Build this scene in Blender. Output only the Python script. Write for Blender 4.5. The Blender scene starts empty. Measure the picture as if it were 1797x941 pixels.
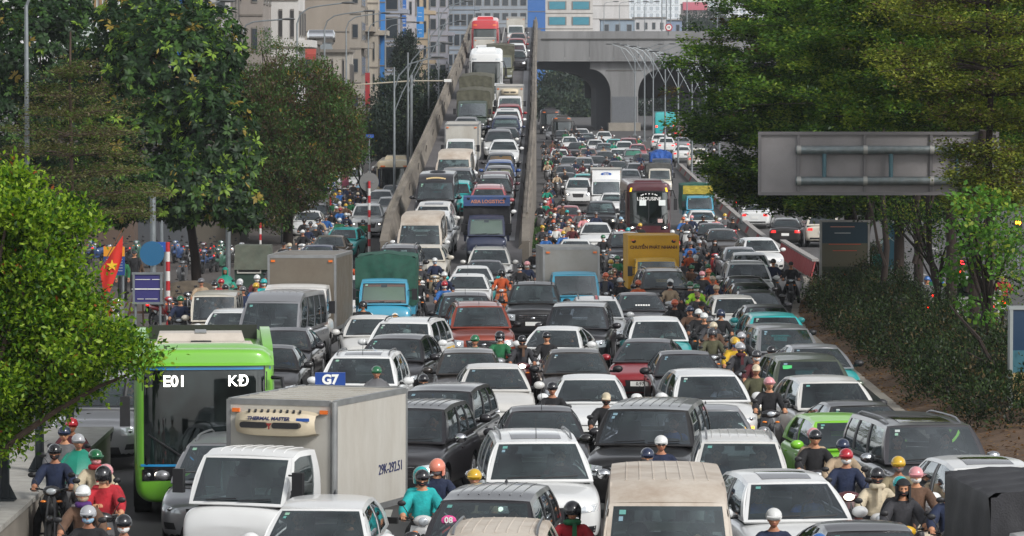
import bpy, bmesh, math, random
import numpy as np
from mathutils import Vector, Matrix
from mathutils.bvhtree import BVHTree

R = math.radians
rnd = random.Random(7)
nrng = np.random.default_rng(11)
SC = bpy.context.scene
COL = SC.collection
TMP = bpy.data.scenes.new('workbench')        # modifiers and lettering are evaluated here, away from the full scene; removed at the end
def evaluated(o):
    TMP.collection.objects.link(o); vl = TMP.view_layers[0]; vl.update()
    r = bpy.data.meshes.new_from_object(o.evaluated_get(vl.depsgraph))
    bpy.data.objects.remove(o)
    return r

# ------------------------------------------------------------------ camera, sky, light, exposure
CAMZ, FPX, CX, CY, W0, H0 = 8.0, 6800.0, 898.5, 470.5, 1797, 941
PITCH = math.atan(340.5 / FPX)
cam_d = bpy.data.cameras.new('camera')
cam_d.sensor_width = 36.0
cam_d.lens = 36.0 * FPX / W0
cam_d.clip_start = 0.5
cam_d.clip_end = 6000
cam = bpy.data.objects.new('camera', cam_d)
COL.objects.link(cam)
cam.location = (0, 0, CAMZ)
cam.rotation_euler = (R(90) - PITCH, 0, 0)
SC.camera = cam

world = bpy.data.worlds.new('World')
SC.world = world
world.use_nodes = True
wn = world.node_tree
sky = wn.nodes.new('ShaderNodeTexSky')
sky.sky_type = 'NISHITA'
sky.sun_disc = False
sky.sun_elevation = R(40)
sky.sun_rotation = R(137)
sky.air_density = 1.0
sky.dust_density = 1.0
hs = wn.nodes.new('ShaderNodeHueSaturation')      # an overcast deck: the sky's colour is almost gone
hs.inputs['Saturation'].default_value = 0.18
wn.links.new(sky.outputs[0], hs.inputs['Color'])
cn = wn.nodes.new('ShaderNodeTexNoise'); cn.inputs['Scale'].default_value = 2.6; cn.inputs['Detail'].default_value = 7    # soft cloud structure all over the deck
cr = wn.nodes.new('ShaderNodeMapRange'); cr.inputs[1].default_value = .3; cr.inputs[2].default_value = .72; cr.inputs[3].default_value = .5; cr.inputs[4].default_value = 1.45
wtc = wn.nodes.new('ShaderNodeTexCoord'); wn.links.new(wtc.outputs['Generated'], cn.inputs[0]); wn.links.new(cn.outputs[0], cr.inputs[0])
wm = wn.nodes.new('ShaderNodeMix'); wm.data_type = 'RGBA'; wm.blend_type = 'MULTIPLY'; wm.inputs[0].default_value = 1
wn.links.new(hs.outputs[0], wm.inputs[6]); wn.links.new(cr.outputs[0], wm.inputs[7])
wn.links.new(wm.outputs[2], wn.nodes['Background'].inputs['Color'])
wn.nodes['Background'].inputs['Strength'].default_value = 0.095

sun_d = bpy.data.lights.new('sun', 'SUN')
sun_d.energy = 1.5
sun_d.angle = R(14)
sun_d.color = (1.0, 0.97, 0.93)
sun = bpy.data.objects.new('sun', sun_d)
COL.objects.link(sun)
sun.rotation_euler = Vector((-.55, .60, -.60)).to_track_quat('-Z', 'Y').to_euler()

SC.view_settings.view_transform = 'Standard'
SC.view_settings.look = 'None'
SC.view_settings.gamma = 1.0
SC.view_settings.exposure = 1.05
HAZE = .00014
SC.cycles.volume_bounces = 0
SC.cycles.max_bounces = 6
SC.cycles.transparent_max_bounces = 16
SC.cycles.use_denoising = True

# ------------------------------------------------------------------ pixel <-> world
_cp, _sp = math.cos(PITCH), math.sin(PITCH)
def proj(x, y, z):
    dz = z - CAMZ
    d = y * _cp - dz * _sp
    v = y * _sp + dz * _cp
    return CX + FPX * x / d, CY - FPX * v / d
def at(px, py, Y):
    """world point on the view ray of a photograph pixel at forward distance Y"""
    a = (CY - py) / FPX
    dy = _cp + a * _sp
    dz = -_sp + a * _cp
    t = Y / dy
    return Vector((t * (px - CX) / FPX, Y, CAMZ + t * dz))

KY = FPX / 4800.0
_gy = np.array([-60, 20, 40, 77, 120, 150, 200, 250, 300, 400, 700, 3000.]) * KY
_gh = np.array([7.5, 7.5, 7.6, 8.35, 9.0, 9.15, 8.6, 7.8, 7.2, 6.9, 6.9, 6.9])
_ys = np.arange(-60, 1300, 1.0)
_k = np.exp(-0.5 * (np.arange(-30, 31) / 12.0) ** 2); _k /= _k.sum()
_gz = CAMZ - np.convolve(np.pad(np.interp(_ys, _gy, _gh), 30, mode='edge'), _k, 'valid')
def gz(Y): return float(np.interp(Y, _ys, _gz))
_ry = np.array([85, 95, 107, 120, 130, 155, 214, 240, 260, 300, 330, 360, 420, 900.]) * KY
_rr = np.array([gz(85 * KY), gz(95 * KY) + .02, -.35, .5, 1.2, 2.9, 7.2, 9.0, 10.3, 12.5, 13.6, 14.1, 14.2, 14.2])
_rys = np.arange(90, 1250, 1.0)
_rz = np.convolve(np.pad(np.interp(_rys, _ry, _rr), 12, mode='edge'),
                  np.exp(-0.5 * (np.arange(-12, 13) / 5.0) ** 2) / np.exp(-0.5 * (np.arange(-12, 13) / 5.0) ** 2).sum(), 'valid')
def rz(Y):
    g = gz(Y)
    if Y < 96 * KY: return g + .006
    return max(g + .006, float(np.interp(Y, _rys, _rz)))
def ramp_l(Y): return float(np.interp(Y / KY, [90, 120, 180, 240, 300, 420], [-5.7, -5.4, -4.75, -4.3, -4.3, -4.6]))
def ramp_r(Y): return float(np.interp(Y / KY, [90, 120, 180, 240, 300, 420], [0.2, 0.45, 1.3, 1.85, 2.5, 3.2]))
SURF = {'g': gz, 'r': rz}
def solve_y(py, h, surf):
    """forward distance at which a point h above the surface shows at image row py"""
    f = SURF[surf]
    lo, hi = 30.0, 950.0
    if surf == 'r': hi = 345.0 * KY
    for _ in range(50):
        m = (lo + hi) / 2
        if proj(0, m, f(m) + h)[1] > py: lo = m
        else: hi = m
    return (lo + hi) / 2
def ground_at(px, py):
    Y = solve_y(py, 0.0, 'g')
    return at(px, py, Y)

# ------------------------------------------------------------------ materials
def lin(c):
    if isinstance(c, str):
        c = [int(c[i:i + 2], 16) / 255 for i in (0, 2, 4)]
    return tuple((v / 12.92 if v <= .04045 else ((v + .055) / 1.055) ** 2.4) for v in c)
_mats = {}
def mat(name, col, rough=.6, metal=0., coat=0., noise=0., nscale=4., dirt=None, dirt_amt=0., bump=0., bscale=40., spec=.5, emit=None, estr=0., trans=0., stretch=None):
    if name in _mats: return _mats[name]
    m = bpy.data.materials.new(name)
    m.use_nodes = True
    nt = m.node_tree
    b = nt.nodes['Principled BSDF']
    c = lin(col) if isinstance(col, str) else tuple(col)
    b.inputs['Base Color'].default_value = (*c, 1)
    b.inputs['Roughness'].default_value = rough
    b.inputs['Metallic'].default_value = metal
    b.inputs['Specular IOR Level'].default_value = spec
    if coat:
        b.inputs['Coat Weight'].default_value = coat
        b.inputs['Coat Roughness'].default_value = .06
    if emit is not None:
        b.inputs['Emission Color'].default_value = (*lin(emit), 1)
        b.inputs['Emission Strength'].default_value = estr
    if trans: b.inputs['Transmission Weight'].default_value = trans
    m.diffuse_color = (*c, 1)
    if noise or dirt or bump:
        tc = nt.nodes.new('ShaderNodeTexCoord')
        src = tc.outputs['Object']
        if stretch:
            mp = nt.nodes.new('ShaderNodeMapping'); mp.inputs['Scale'].default_value = stretch
            nt.links.new(src, mp.inputs[0]); src = mp.outputs[0]
    if noise:
        n = nt.nodes.new('ShaderNodeTexNoise'); n.inputs['Scale'].default_value = nscale; n.inputs['Detail'].default_value = 6
        nt.links.new(src, n.inputs[0])
        rp = nt.nodes.new('ShaderNodeMapRange')
        rp.inputs[1].default_value = .3; rp.inputs[2].default_value = .7
        rp.inputs[3].default_value = 1 - noise; rp.inputs[4].default_value = 1 + noise
        nt.links.new(n.outputs[0], rp.inputs[0])
        mx = nt.nodes.new('ShaderNodeMix'); mx.data_type = 'RGBA'; mx.blend_type = 'MULTIPLY'; mx.inputs[0].default_value = 1
        mx.inputs[6].default_value = (*c, 1)
        nt.links.new(rp.outputs[0], mx.inputs[7])
        last = mx.outputs[2]
    else:
        last = None
    if dirt:
        n2 = nt.nodes.new('ShaderNodeTexNoise'); n2.inputs['Scale'].default_value = nscale * .6; n2.inputs['Detail'].default_value = 8; n2.inputs['Roughness'].default_value = .7
        nt.links.new(src, n2.inputs[0])
        rp2 = nt.nodes.new('ShaderNodeMapRange'); rp2.inputs[1].default_value = .42; rp2.inputs[2].default_value = .72
        rp2.inputs[3].default_value = dirt_amt * .25; rp2.inputs[4].default_value = dirt_amt
        nt.links.new(n2.outputs[0], rp2.inputs[0])
        mx2 = nt.nodes.new('ShaderNodeMix'); mx2.data_type = 'RGBA'
        nt.links.new(rp2.outputs[0], mx2.inputs[0])
        if last: nt.links.new(last, mx2.inputs[6])
        else: mx2.inputs[6].default_value = (*c, 1)
        mx2.inputs[7].default_value = (*lin(dirt), 1)
        last = mx2.outputs[2]
        rr = nt.nodes.new('ShaderNodeMapRange'); rr.inputs[3].default_value = rough; rr.inputs[4].default_value = min(1, rough + .45)
        nt.links.new(rp2.outputs[0], rr.inputs[0]); nt.links.new(rr.outputs[0], b.inputs['Roughness'])
    if last: nt.links.new(last, b.inputs['Base Color'])
    if bump:
        n3 = nt.nodes.new('ShaderNodeTexNoise'); n3.inputs['Scale'].default_value = bscale; n3.inputs['Detail'].default_value = 5
        nt.links.new(src, n3.inputs[0])
        bp = nt.nodes.new('ShaderNodeBump'); bp.inputs['Strength'].default_value = bump; bp.inputs['Distance'].default_value = .02
        nt.links.new(n3.outputs[0], bp.inputs['Height']); nt.links.new(bp.outputs[0], b.inputs['Normal'])
    _mats[name] = m
    return m
def glass(name, tint, refl=.10):
    """tinted car glass: see-through film under a clear, sky-reflecting face"""
    if name in _mats: return _mats[name]
    m = bpy.data.materials.new(name); m.use_nodes = True
    nt = m.node_tree; nt.nodes.clear()
    out = nt.nodes.new('ShaderNodeOutputMaterial')
    tr = nt.nodes.new('ShaderNodeBsdfTransparent'); tr.inputs[0].default_value = (*tint, 1)
    df = nt.nodes.new('ShaderNodeBsdfDiffuse'); df.inputs[0].default_value = (.14, .21, .21, 1)      # dust film
    m0 = nt.nodes.new('ShaderNodeMixShader')
    tc = nt.nodes.new('ShaderNodeTexCoord'); oi = nt.nodes.new('ShaderNodeObjectInfo'); ad = nt.nodes.new('ShaderNodeVectorMath'); ad.operation = 'ADD'
    nz = nt.nodes.new('ShaderNodeTexNoise'); nz.inputs['Scale'].default_value = 1.7; nz.inputs['Detail'].default_value = 5; nz.inputs['Distortion'].default_value = .6
    nt.links.new(tc.outputs['Object'], ad.inputs[0]); nt.links.new(oi.outputs['Location'], ad.inputs[1]); nt.links.new(ad.outputs[0], nz.inputs[0])
    nr = nt.nodes.new('ShaderNodeMapRange'); nr.inputs[1].default_value = .35; nr.inputs[2].default_value = .7; nr.inputs[3].default_value = .01; nr.inputs[4].default_value = .10
    nt.links.new(nz.outputs[0], nr.inputs[0]); nt.links.new(nr.outputs[0], m0.inputs[0])
    gl = nt.nodes.new('ShaderNodeBsdfGlossy'); gl.inputs[1].default_value = .03; gl.inputs[0].default_value = (.92, .97, 1, 1)
    fr = nt.nodes.new('ShaderNodeFresnel'); fr.inputs[0].default_value = 1.5
    mr = nt.nodes.new('ShaderNodeMapRange'); mr.inputs[3].default_value = refl; mr.inputs[4].default_value = 1
    nt.links.new(fr.outputs[0], mr.inputs[0])
    mx = nt.nodes.new('ShaderNodeMixShader')
    nt.links.new(mr.outputs[0], mx.inputs[0])
    nt.links.new(tr.outputs[0], m0.inputs[1]); nt.links.new(df.outputs[0], m0.inputs[2])
    nt.links.new(m0.outputs[0], mx.inputs[1]); nt.links.new(gl.outputs[0], mx.inputs[2])
    nt.links.new(mx.outputs[0], out.inputs[0])
    m.diffuse_color = (.1, .12, .12, 1)
    _mats[name] = m
    return m

BLACK = mat('black_plastic', '17171a', .5)
RUBBER = mat('tyre_rubber', '1a1a1b', .85, noise=.2)
CHROME = mat('chrome', 'c8c9cb', .15, 1.)
ALLOY = mat('alloy_rim', '9a9b9d', .35, .8)
INTERIOR = mat('interior_black', '1b1b1d', .8)
SEATM = mat('seat_cloth', '2b2927', .9)
LENS = mat('headlight_lens', 'b9bec2', .08, .3, 1.)
LAMPON = mat('lamp_lit', 'ffffff', .3, emit='fff2dc', estr=3.0)
TAILRED = mat('tail_lamp_red', '8c0f12', .25, coat=1., emit='ff1a10', estr=.6)
BRAKEON = mat('brake_lamp_lit', 'ff2010', .3, emit='ff2412', estr=4.0)
AMBER = mat('amber_lens', 'e07a18', .2, coat=1.)
PLATEW = mat('plate_white', 'd8d8d4', .5)
WHITEP = mat('sticker_white', 'dfe5e2', .6)
GLASSES = [glass('car_glass_grey', (.58, .65, .66), .105), glass('car_glass_green', (.48, .67, .65), .11),
           glass('car_glass_blue', (.42, .48, .58), .10), glass('car_glass_dark', (.28, .30, .31), .06)]
SIDEGLASS = glass('car_glass_side', (.34, .37, .38), .05)

# ------------------------------------------------------------------ mesh building
def nrm(v): return v / (np.linalg.norm(v) + 1e-12)
class MB:
    def __init__(s): s.v = []; s.f = []; s.m = []
    def add(s, vs, fs, m=0):
        o = len(s.v)
        s.v.extend([tuple(float(c) for c in v) for v in vs])
        s.f.extend([tuple(i + o for i in f) for f in fs])
        s.m.extend([m] * len(fs))
        return s
    def box(s, c, d, m=0, rot=None, taper=1.0):
        x, y, z = d[0] / 2, d[1] / 2, d[2] / 2
        vs = [(-x, -y, -z), (x, -y, -z), (x, y, -z), (-x, y, -z), (-x * taper, -y * taper, z), (x * taper, -y * taper, z), (x * taper, y * taper, z), (-x * taper, y * taper, z)]
        if rot is not None:
            M = Matrix.Rotation(rot[2], 3, 'Z') @ Matrix.Rotation(rot[1], 3, 'Y') @ Matrix.Rotation(rot[0], 3, 'X')
            vs = [M @ Vector(v) for v in vs]
        vs = [(v[0] + c[0], v[1] + c[1], v[2] + c[2]) for v in vs]
        return s.add(vs, [(3, 2, 1, 0), (4, 5, 6, 7), (0, 1, 5, 4), (1, 2, 6, 5), (2, 3, 7, 6), (3, 0, 4, 7)], m)
    def tube(s, path, radii, n=8, m=0, caps=True, flat=1.0):
        path = [np.array(p, float) for p in path]
        if not hasattr(radii, '__len__'): radii = [radii] * len(path)
        vs, fs = [], []
        up = None
        for i, p in enumerate(path):
            t = nrm(path[min(i + 1, len(path) - 1)] - path[max(i - 1, 0)])
            if up is None:
                ref = np.array([0, 0, 1.]) if abs(t[2]) < .9 else np.array([1., 0, 0])
                a = nrm(np.cross(t, ref))
            else:
                a = nrm(up - t * np.dot(up, t))
            up = a
            b = np.cross(t, a)
            for k in range(n):
                an = 2 * math.pi * k / n
                vs.append(p + radii[i] * (math.cos(an) * a + flat * math.sin(an) * b))
        for i in range(len(path) - 1):
            for k in range(n):
                k2 = (k + 1) % n
                fs.append((i * n + k, i * n + k2, (i + 1) * n + k2, (i + 1) * n + k))
        if caps:
            fs.append(tuple(range(n - 1, -1, -1)))
            fs.append(tuple((len(path) - 1) * n + k for k in range(n)))
        return s.add(vs, fs, m)
    def ell(s, c, r, nu=12, nv=8, m=0, zmin=None, fn=None):
        vs, fs = [], []
        for j in range(nv + 1):
            th = math.pi * j / nv
            for i in range(nu):
                ph = 2 * math.pi * i / nu
                p = np.array([math.sin(th) * math.cos(ph), math.sin(th) * math.sin(ph), math.cos(th)])
                if fn: p = fn(p)
                vs.append((c[0] + r[0] * p[0], c[1] + r[1] * p[1], c[2] + r[2] * p[2]))
        for j in range(nv):
            for i in range(nu):
                i2 = (i + 1) % nu
                f = (j * nu + i, (j + 1) * nu + i, (j + 1) * nu + i2, j * nu + i2)
                if zmin is None or min(vs[q][2] for q in f) >= zmin: fs.append(f)
        return s.add(vs, fs, m)
    def torus(s, c, R_, r, axis='X', n=20, k=8, m=0, wide=1.0):
        vs, fs = [], []
        for i in range(n):
            a = 2 * math.pi * i / n
            for j in range(k):
                b = 2 * math.pi * j / k
                q = R_ + r * math.cos(b); w = r * wide * math.sin(b)
                p = {'X': (w, q * math.cos(a), q * math.sin(a)), 'Y': (q * math.cos(a), w, q * math.sin(a)), 'Z': (q * math.cos(a), q * math.sin(a), w)}[axis]
                vs.append((c[0] + p[0], c[1] + p[1], c[2] + p[2]))
        for i in range(n):
            for j in range(k):
                fs.append((i * k + j, ((i + 1) % n) * k + j, ((i + 1) % n) * k + (j + 1) % k, i * k + (j + 1) % k))
        return s.add(vs, fs, m)
    def patch(s, fn, u0, u1, v0, v1, nu, nv, m=0, flip=False):
        vs = [fn(u0 + (u1 - u0) * i / nu, v0 + (v1 - v0) * j / nv) for j in range(nv + 1) for i in range(nu + 1)]
        fs = []
        for j in range(nv):
            for i in range(nu):
                a = j * (nu + 1) + i
                f = (a, a + 1, a + nu + 2, a + nu + 1)
                fs.append(f[::-1] if flip else f)
        return s.add(vs, fs, m)
    def prism(s, poly, y0, y1, m=0, axis='Y'):
        """polygon (a,b) extruded; axis Y: (x,z) outline"""
        n = len(poly)
        mk = {'Y': lambda p, t: (p[0], t, p[1]), 'X': lambda p, t: (t, p[0], p[1]), 'Z': lambda p, t: (p[0], p[1], t)}[axis]
        vs = [mk(p, y0) for p in poly] + [mk(p, y1) for p in poly]
        fs = [tuple(range(n)), tuple(range(2 * n - 1, n - 1, -1))] + [(i, i + n, (i + 1) % n + n, (i + 1) % n) for i in range(n)]
        return s.add(vs, fs, m)
    def mesh(s, name, mats, smooth=40, weld=False, fixn=True):
        me = bpy.data.meshes.new(name)
        me.from_pydata(s.v, [], s.f)
        for mt in mats: me.materials.append(mt)
        me.polygons.foreach_set('material_index', s.m)
        if weld or fixn:
            bm = bmesh.new(); bm.from_mesh(me)
            if weld: bmesh.ops.remove_doubles(bm, verts=bm.verts, dist=.002)
            if fixn: bmesh.ops.recalc_face_normals(bm, faces=bm.faces)
            bm.to_mesh(me); bm.free()
        if smooth:
            me.polygons.foreach_set('use_smooth', [True] * len(me.polygons))
            me.set_sharp_from_angle(angle=R(smooth))
        me.update()
        return me
def eval_mods(me, mods, extra=()):
    """apply modifiers (a function that adds them to an object) to a mesh datablock"""
    o = bpy.data.objects.new('tmp', me)
    mods(o)
    return evaluated(o)
def obj(name, me, parent=None, mats=None, loc=None, rot=None, scale=None, **props):
    o = bpy.data.objects.new(name, me)
    COL.objects.link(o)
    if parent is not None: o.parent = parent
    if loc is not None: o.location = loc
    if rot is not None: o.rotation_euler = rot
    if scale is not None: o.scale = scale
    if mats:
        for i, mt in enumerate(mats):
            if mt is not None and i < len(o.material_slots):
                o.material_slots[i].link = 'OBJECT'; o.material_slots[i].material = mt
    for k, v in props.items(): o[k] = v
    return o
def empty(name, loc=(0, 0, 0), rot=(0, 0, 0), **props):
    o = bpy.data.objects.new(name, None)
    o.empty_display_size = .3
    COL.objects.link(o)
    o.location = loc; o.rotation_euler = rot
    for k, v in props.items(): o[k] = v
    return o
_txt = {}
def text_mesh(s, size=1.0, bold=0.0, ext=.004):
    """lettering in the XZ plane, reading along +X, facing -Y, centred"""
    k = (s, size, bold, ext)
    if k in _txt: return _txt[k]
    cu = bpy.data.curves.new('lettering', 'FONT')
    cu.body = s; cu.size = size; cu.align_x = 'CENTER'; cu.align_y = 'CENTER'; cu.extrude = ext; cu.offset = bold
    cu.resolution_u = 3
    me = evaluated(bpy.data.objects.new('tmp', cu))
    me.transform(Matrix.Rotation(R(90), 4, 'X'))
    me.materials.clear(); me.materials.append(BLACK)
    _txt[k] = me
    return me
# ------------------------------------------------------------------ cars: styles
def S(**k): return k
STY = {
 'sedan':  S(L=4.6, W=1.79, H=1.46, cl=.17, hf=.72, yc=1.12, zc=.95, y0=1.98, zA=1.39, y1=3.2, zD=1.37, yg=4.02, zd=1.03, belt=.93, yf=.9, yr=3.58, Rw=.325, wt=.57, win=[(.07, .47), (.51, .93)]),
 'hatch':  S(L=3.95, W=1.72, H=1.52, cl=.18, hf=.78, yc=.95, zc=1.0, y0=1.66, zA=1.45, y1=3.5, zD=1.44, yg=3.86, zd=1.02, belt=.96, yf=.78, yr=3.25, Rw=.32, wt=.58, win=[(.07, .47), (.51, .88)]),
 'cuv':    S(L=4.35, W=1.82, H=1.63, cl=.2, hf=.86, yc=1.08, zc=1.06, y0=1.82, zA=1.55, y1=3.75, zD=1.54, yg=4.22, zd=1.1, belt=1.03, yf=.86, yr=3.48, Rw=.345, wt=.61, win=[(.07, .45), (.49, .80), (.83, .95)]),
 'suv':    S(L=4.8, W=1.91, H=1.8, cl=.24, hf=1.0, yc=1.22, zc=1.16, y0=1.92, zA=1.72, y1=4.35, zD=1.72, yg=4.68, zd=1.16, belt=1.12, yf=.92, yr=3.8, Rw=.385, wt=.66, win=[(.06, .37), (.40, .69), (.72, .95)]),
 'boxsuv': S(L=4.85, W=1.96, H=1.84, cl=.24, hf=1.08, yc=1.35, zc=1.2, y0=1.9, zA=1.78, y1=4.6, zD=1.79, yg=4.76, zd=1.2, belt=1.16, yf=.92, yr=3.85, Rw=.4, wt=.72, win=[(.05, .36), (.39, .69), (.72, .96)]),
 'mpv':    S(L=4.5, W=1.76, H=1.69, cl=.2, hf=.88, yc=.98, zc=1.07, y0=1.8, zA=1.62, y1=4.1, zD=1.62, yg=4.38, zd=1.1, belt=1.03, yf=.85, yr=3.6, Rw=.33, wt=.62, win=[(.07, .4), (.43, .70), (.73, .95)]),
 'pickup': S(L=5.35, W=1.88, H=1.82, cl=.26, hf=1.04, yc=1.3, zc=1.18, y0=2.0, zA=1.74, y1=3.45, zD=1.75, yg=3.66, zd=1.2, belt=1.14, yf=.95, yr=4.2, Rw=.39, wt=.64, win=[(.08, .5), (.54, .93)], bed=True),
 'van':    S(L=5.4, W=1.98, H=2.3, cl=.22, hf=.92, yc=.55, zc=1.2, y0=1.22, zA=1.98, y1=5.2, zD=2.2, yg=5.36, zd=1.2, belt=1.18, yf=.95, yr=4.3, Rw=.35, wt=.8, tb=.16, win=[(.04, .24), (.27, .5), (.52, .73), (.75, .97)]),
 'hiace':  S(L=5.1, W=1.88, H=2.22, cl=.2, hf=.9, yc=.36, zc=1.16, y0=1.1, zA=1.98, y1=4.9, zD=2.14, yg=5.06, zd=1.18, belt=1.14, yf=1.0, yr=3.9, Rw=.34, wt=.76, tb=.14, win=[(.05, .26), (.29, .52), (.54, .75), (.77, .97)]),
 'minivan': S(L=3.8, W=1.5, H=1.86, cl=.18, hf=.8, yc=.28, zc=1.05, y0=.78, zA=1.78, y1=3.6, zD=1.8, yg=3.76, zd=1.08, belt=1.03, yf=.62, yr=3.0, Rw=.29, wt=.64, win=[(.05, .33), (.36, .64), (.67, .95)]),
 'cab':    S(L=1.78, W=1.72, H=1.98, cl=.34, hf=.98, yc=.2, zc=1.2, y0=.66, zA=1.88, y1=1.62, zD=1.93, yg=1.74, zd=1.2, belt=1.14, yf=.72, yr=None, Rw=.33, wt=.72, win=[(.1, .8)]),
 'cabm':   S(L=1.8, W=1.98, H=2.25, cl=.4, hf=1.05, yc=.14, zc=1.3, y0=.5, zA=2.14, y1=1.66, zD=2.2, yg=1.78, zd=1.3, belt=1.24, yf=.85, yr=None, Rw=.4, wt=.88, win=[(.1, .8)]),
}
def sstep(x): x = max(0., min(1., x)); return x * x * (3 - 2 * x)
_bodies = {}
def body_mesh(st):
    if st in _bodies: return _bodies[st]
    P = STY[st]; w = P['W'] / 2; L = P['L']; zb = P['cl']; hf = P['hf']; belt = P['belt']; h2 = L / 2
    zc, zd = P['zc'], P['zd']
    snub = st in ('cab', 'cabm', 'minivan', 'hiace')
    if st in ('cab', 'cabm'):
        stn = [(0, .80, zb + .1, hf - .2, hf - .1), (.03, .92, zb + .02, hf - .06, hf), (.12, .98, zb, zc - .12, zc - .05), (.3, 1, zb, belt, zc), (1.0, 1, zb, belt, zc), (L - .15, 1, zb + .1, belt, zd), (L - .03, .98, zb + .12, belt, zd), (L, .95, zb + .14, belt - .03, zd - .02)]
    elif P.get('bed'):
        stn = [(0, .74, zb + .16, hf - .2, hf - .13), (.05, .87, zb + .03, hf - .08, hf - .01), (.24, .96, zb, hf - .01, hf + .03), (.75, .99, zb, hf + .04, hf + .09), (P['yc'] + .05, 1, zb, belt - .02, zc), (2.4, 1, zb, belt, zc - .02), (P['yg'] - .02, 1, zb, belt, zd - .02), (3.9, 1, zb, belt - .04, 1.1), (L - .25, .99, zb + .08, belt - .04, 1.1), (L - .04, .97, zb + .12, belt - .05, 1.1), (L, .93, zb + .2, belt - .08, 1.08)]
    else:
        fr = .10 if snub else .24
        stn = [(0, .70, zb + .13, hf - .21, hf - .14), (.06 if not snub else .03, .85, zb + .02, hf - .09, hf - .02), (fr, .955, zb, hf - .02, hf + .03),
               (.5 * (fr + P['yc']), .985, zb, .5 * (hf + belt), .45 * hf + .55 * zc - .01), (P['yc'] + .04, 1, zb, belt - .03, zc), (L * .5, 1, zb, belt, zc), (P['yg'] - .25, 1, zb, belt + .02, zd), (L - .22, .965, zb + .04, zd - .06, zd), (L - .05, .9, zb + .1, zd - .1, zd - .04), (L, .78, zb + .18, zd - .2, zd - .13)]
    mb = MB(); rings = []
    for (y, ws, z0, zs, zt) in stn:
        x = w * ws; hp = [(0, z0), (.8 * x, z0), (x - .015, z0 + .13), (x, z0 * .4 + zs * .6), (x - .01, zs - .09), (x - .075, zs), (.55 * x, zt - .004), (0, zt + .012)]
        ring = [(a, y - h2, b) for a, b in hp] + [(-a, y - h2, b) for a, b in hp[-2:0:-1]]
        rings.append(ring)
    n = len(rings[0])
    vs = [p for r in rings for p in r]
    fs = [(i * n + k, i * n + (k + 1) % n, (i + 1) * n + (k + 1) % n, (i + 1) * n + k) for i in range(len(rings) - 1) for k in range(n)]
    for base in (0, (len(rings) - 1) * n):
        idx = [base + k for k in range(n)]
        right = idx[:8]; left = [idx[0]] + idx[:7:-1] + [idx[7]]
        for k in range(7):
            q = [right[k], right[k + 1], left[k + 1], left[k]]
            q2 = []
            for t in q:
                if t not in q2: q2.append(t)
            fs.append(tuple(q2))
    mb.add(vs, fs)
    me = mb.mesh(st + '_cage', [BLACK, INTERIOR, BLACK], smooth=0)
    # wheel arches are cut out of the sides
    cb = MB()
    for sx in (-1, 1):
        for yy in (P['yf'], P['yr']):
            if yy is None: continue
            cb.tube([(sx * (w - .26), yy - h2, P['Rw'] + .02), (sx * (w + .2), yy - h2, P['Rw'] + .02)], P['Rw'] + .065, n=22, m=2)
    cm = cb.mesh('arch_cutter', [BLACK, BLACK, BLACK], smooth=0)
    co = bpy.data.objects.new('tmpcut', cm); TMP.collection.objects.link(co)
    def mods(o):
        s_ = o.modifiers.new('s', 'SUBSURF'); s_.levels = 2; s_.render_levels = 2
        b_ = o.modifiers.new('b', 'BOOLEAN'); b_.operation = 'DIFFERENCE'; b_.solver = 'EXACT'; b_.object = co; b_.material_mode = 'INDEX'
    r = eval_mods(me, mods)
    bpy.data.objects.remove(co)
    if len(r.polygons) < 300:
        def mods2(o):
            s_ = o.modifiers.new('s', 'SUBSURF'); s_.levels = 2; s_.render_levels = 2
        r = eval_mods(me, mods2)
    while len(r.materials) < 3: r.materials.append(BLACK)
    yg = P['yg'] - h2; yc = P['yc'] - h2
    for p in r.polygons:
        c = p.center
        if p.material_index == 2: continue
        p.material_index = 0
        if p.normal.z > .6 and yc + .1 < c.y < yg - .02 and abs(c.x) < w - .13 and c.z > belt - .15: p.material_index = 1
        elif P.get('bed') and p.normal.z > .8 and yg + .1 < c.y < h2 - .12 and abs(c.x) < w - .12: p.material_index = 2
        elif c.z < zb + (.11 if st not in ('sedan', 'hatch') else .05): p.material_index = 2
    r.polygons.foreach_set('use_smooth', [True] * len(r.polygons))
    r.set_sharp_from_angle(angle=R(38))
    bm = bmesh.new(); bm.from_mesh(r)
    bvh = BVHTree.FromBMesh(bm); bm.free()
    _bodies[st] = (r, bvh)
    return _bodies[st]
def projected(bvh, corners, nu, nv, direction, off, mb, m=0, far=6., thick=True):
    """quad patch (four 3D corners: bottom-left, bottom-right, top-right, top-left) laid onto a surface"""
    d = Vector(direction); c = [Vector(p) for p in corners]
    def fn(u, v):
        p = (c[0] * (1 - u) + c[1] * u) * (1 - v) + (c[3] * (1 - u) + c[2] * u) * v
        h = bvh.ray_cast(p - d * far, d)
        if h[0] is None:
            h = bvh.find_nearest(p)
        return h[0] - d * off
    mb.patch(fn, 0, 1, 0, 1, nu, nv, m)
    if thick:
        mb.patch(lambda u, v: fn(u, v) + d * (off + .03) if True else None, 0, 1, 0, 1, nu, nv, m, flip=True)
    return mb
FACES = 6
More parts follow.
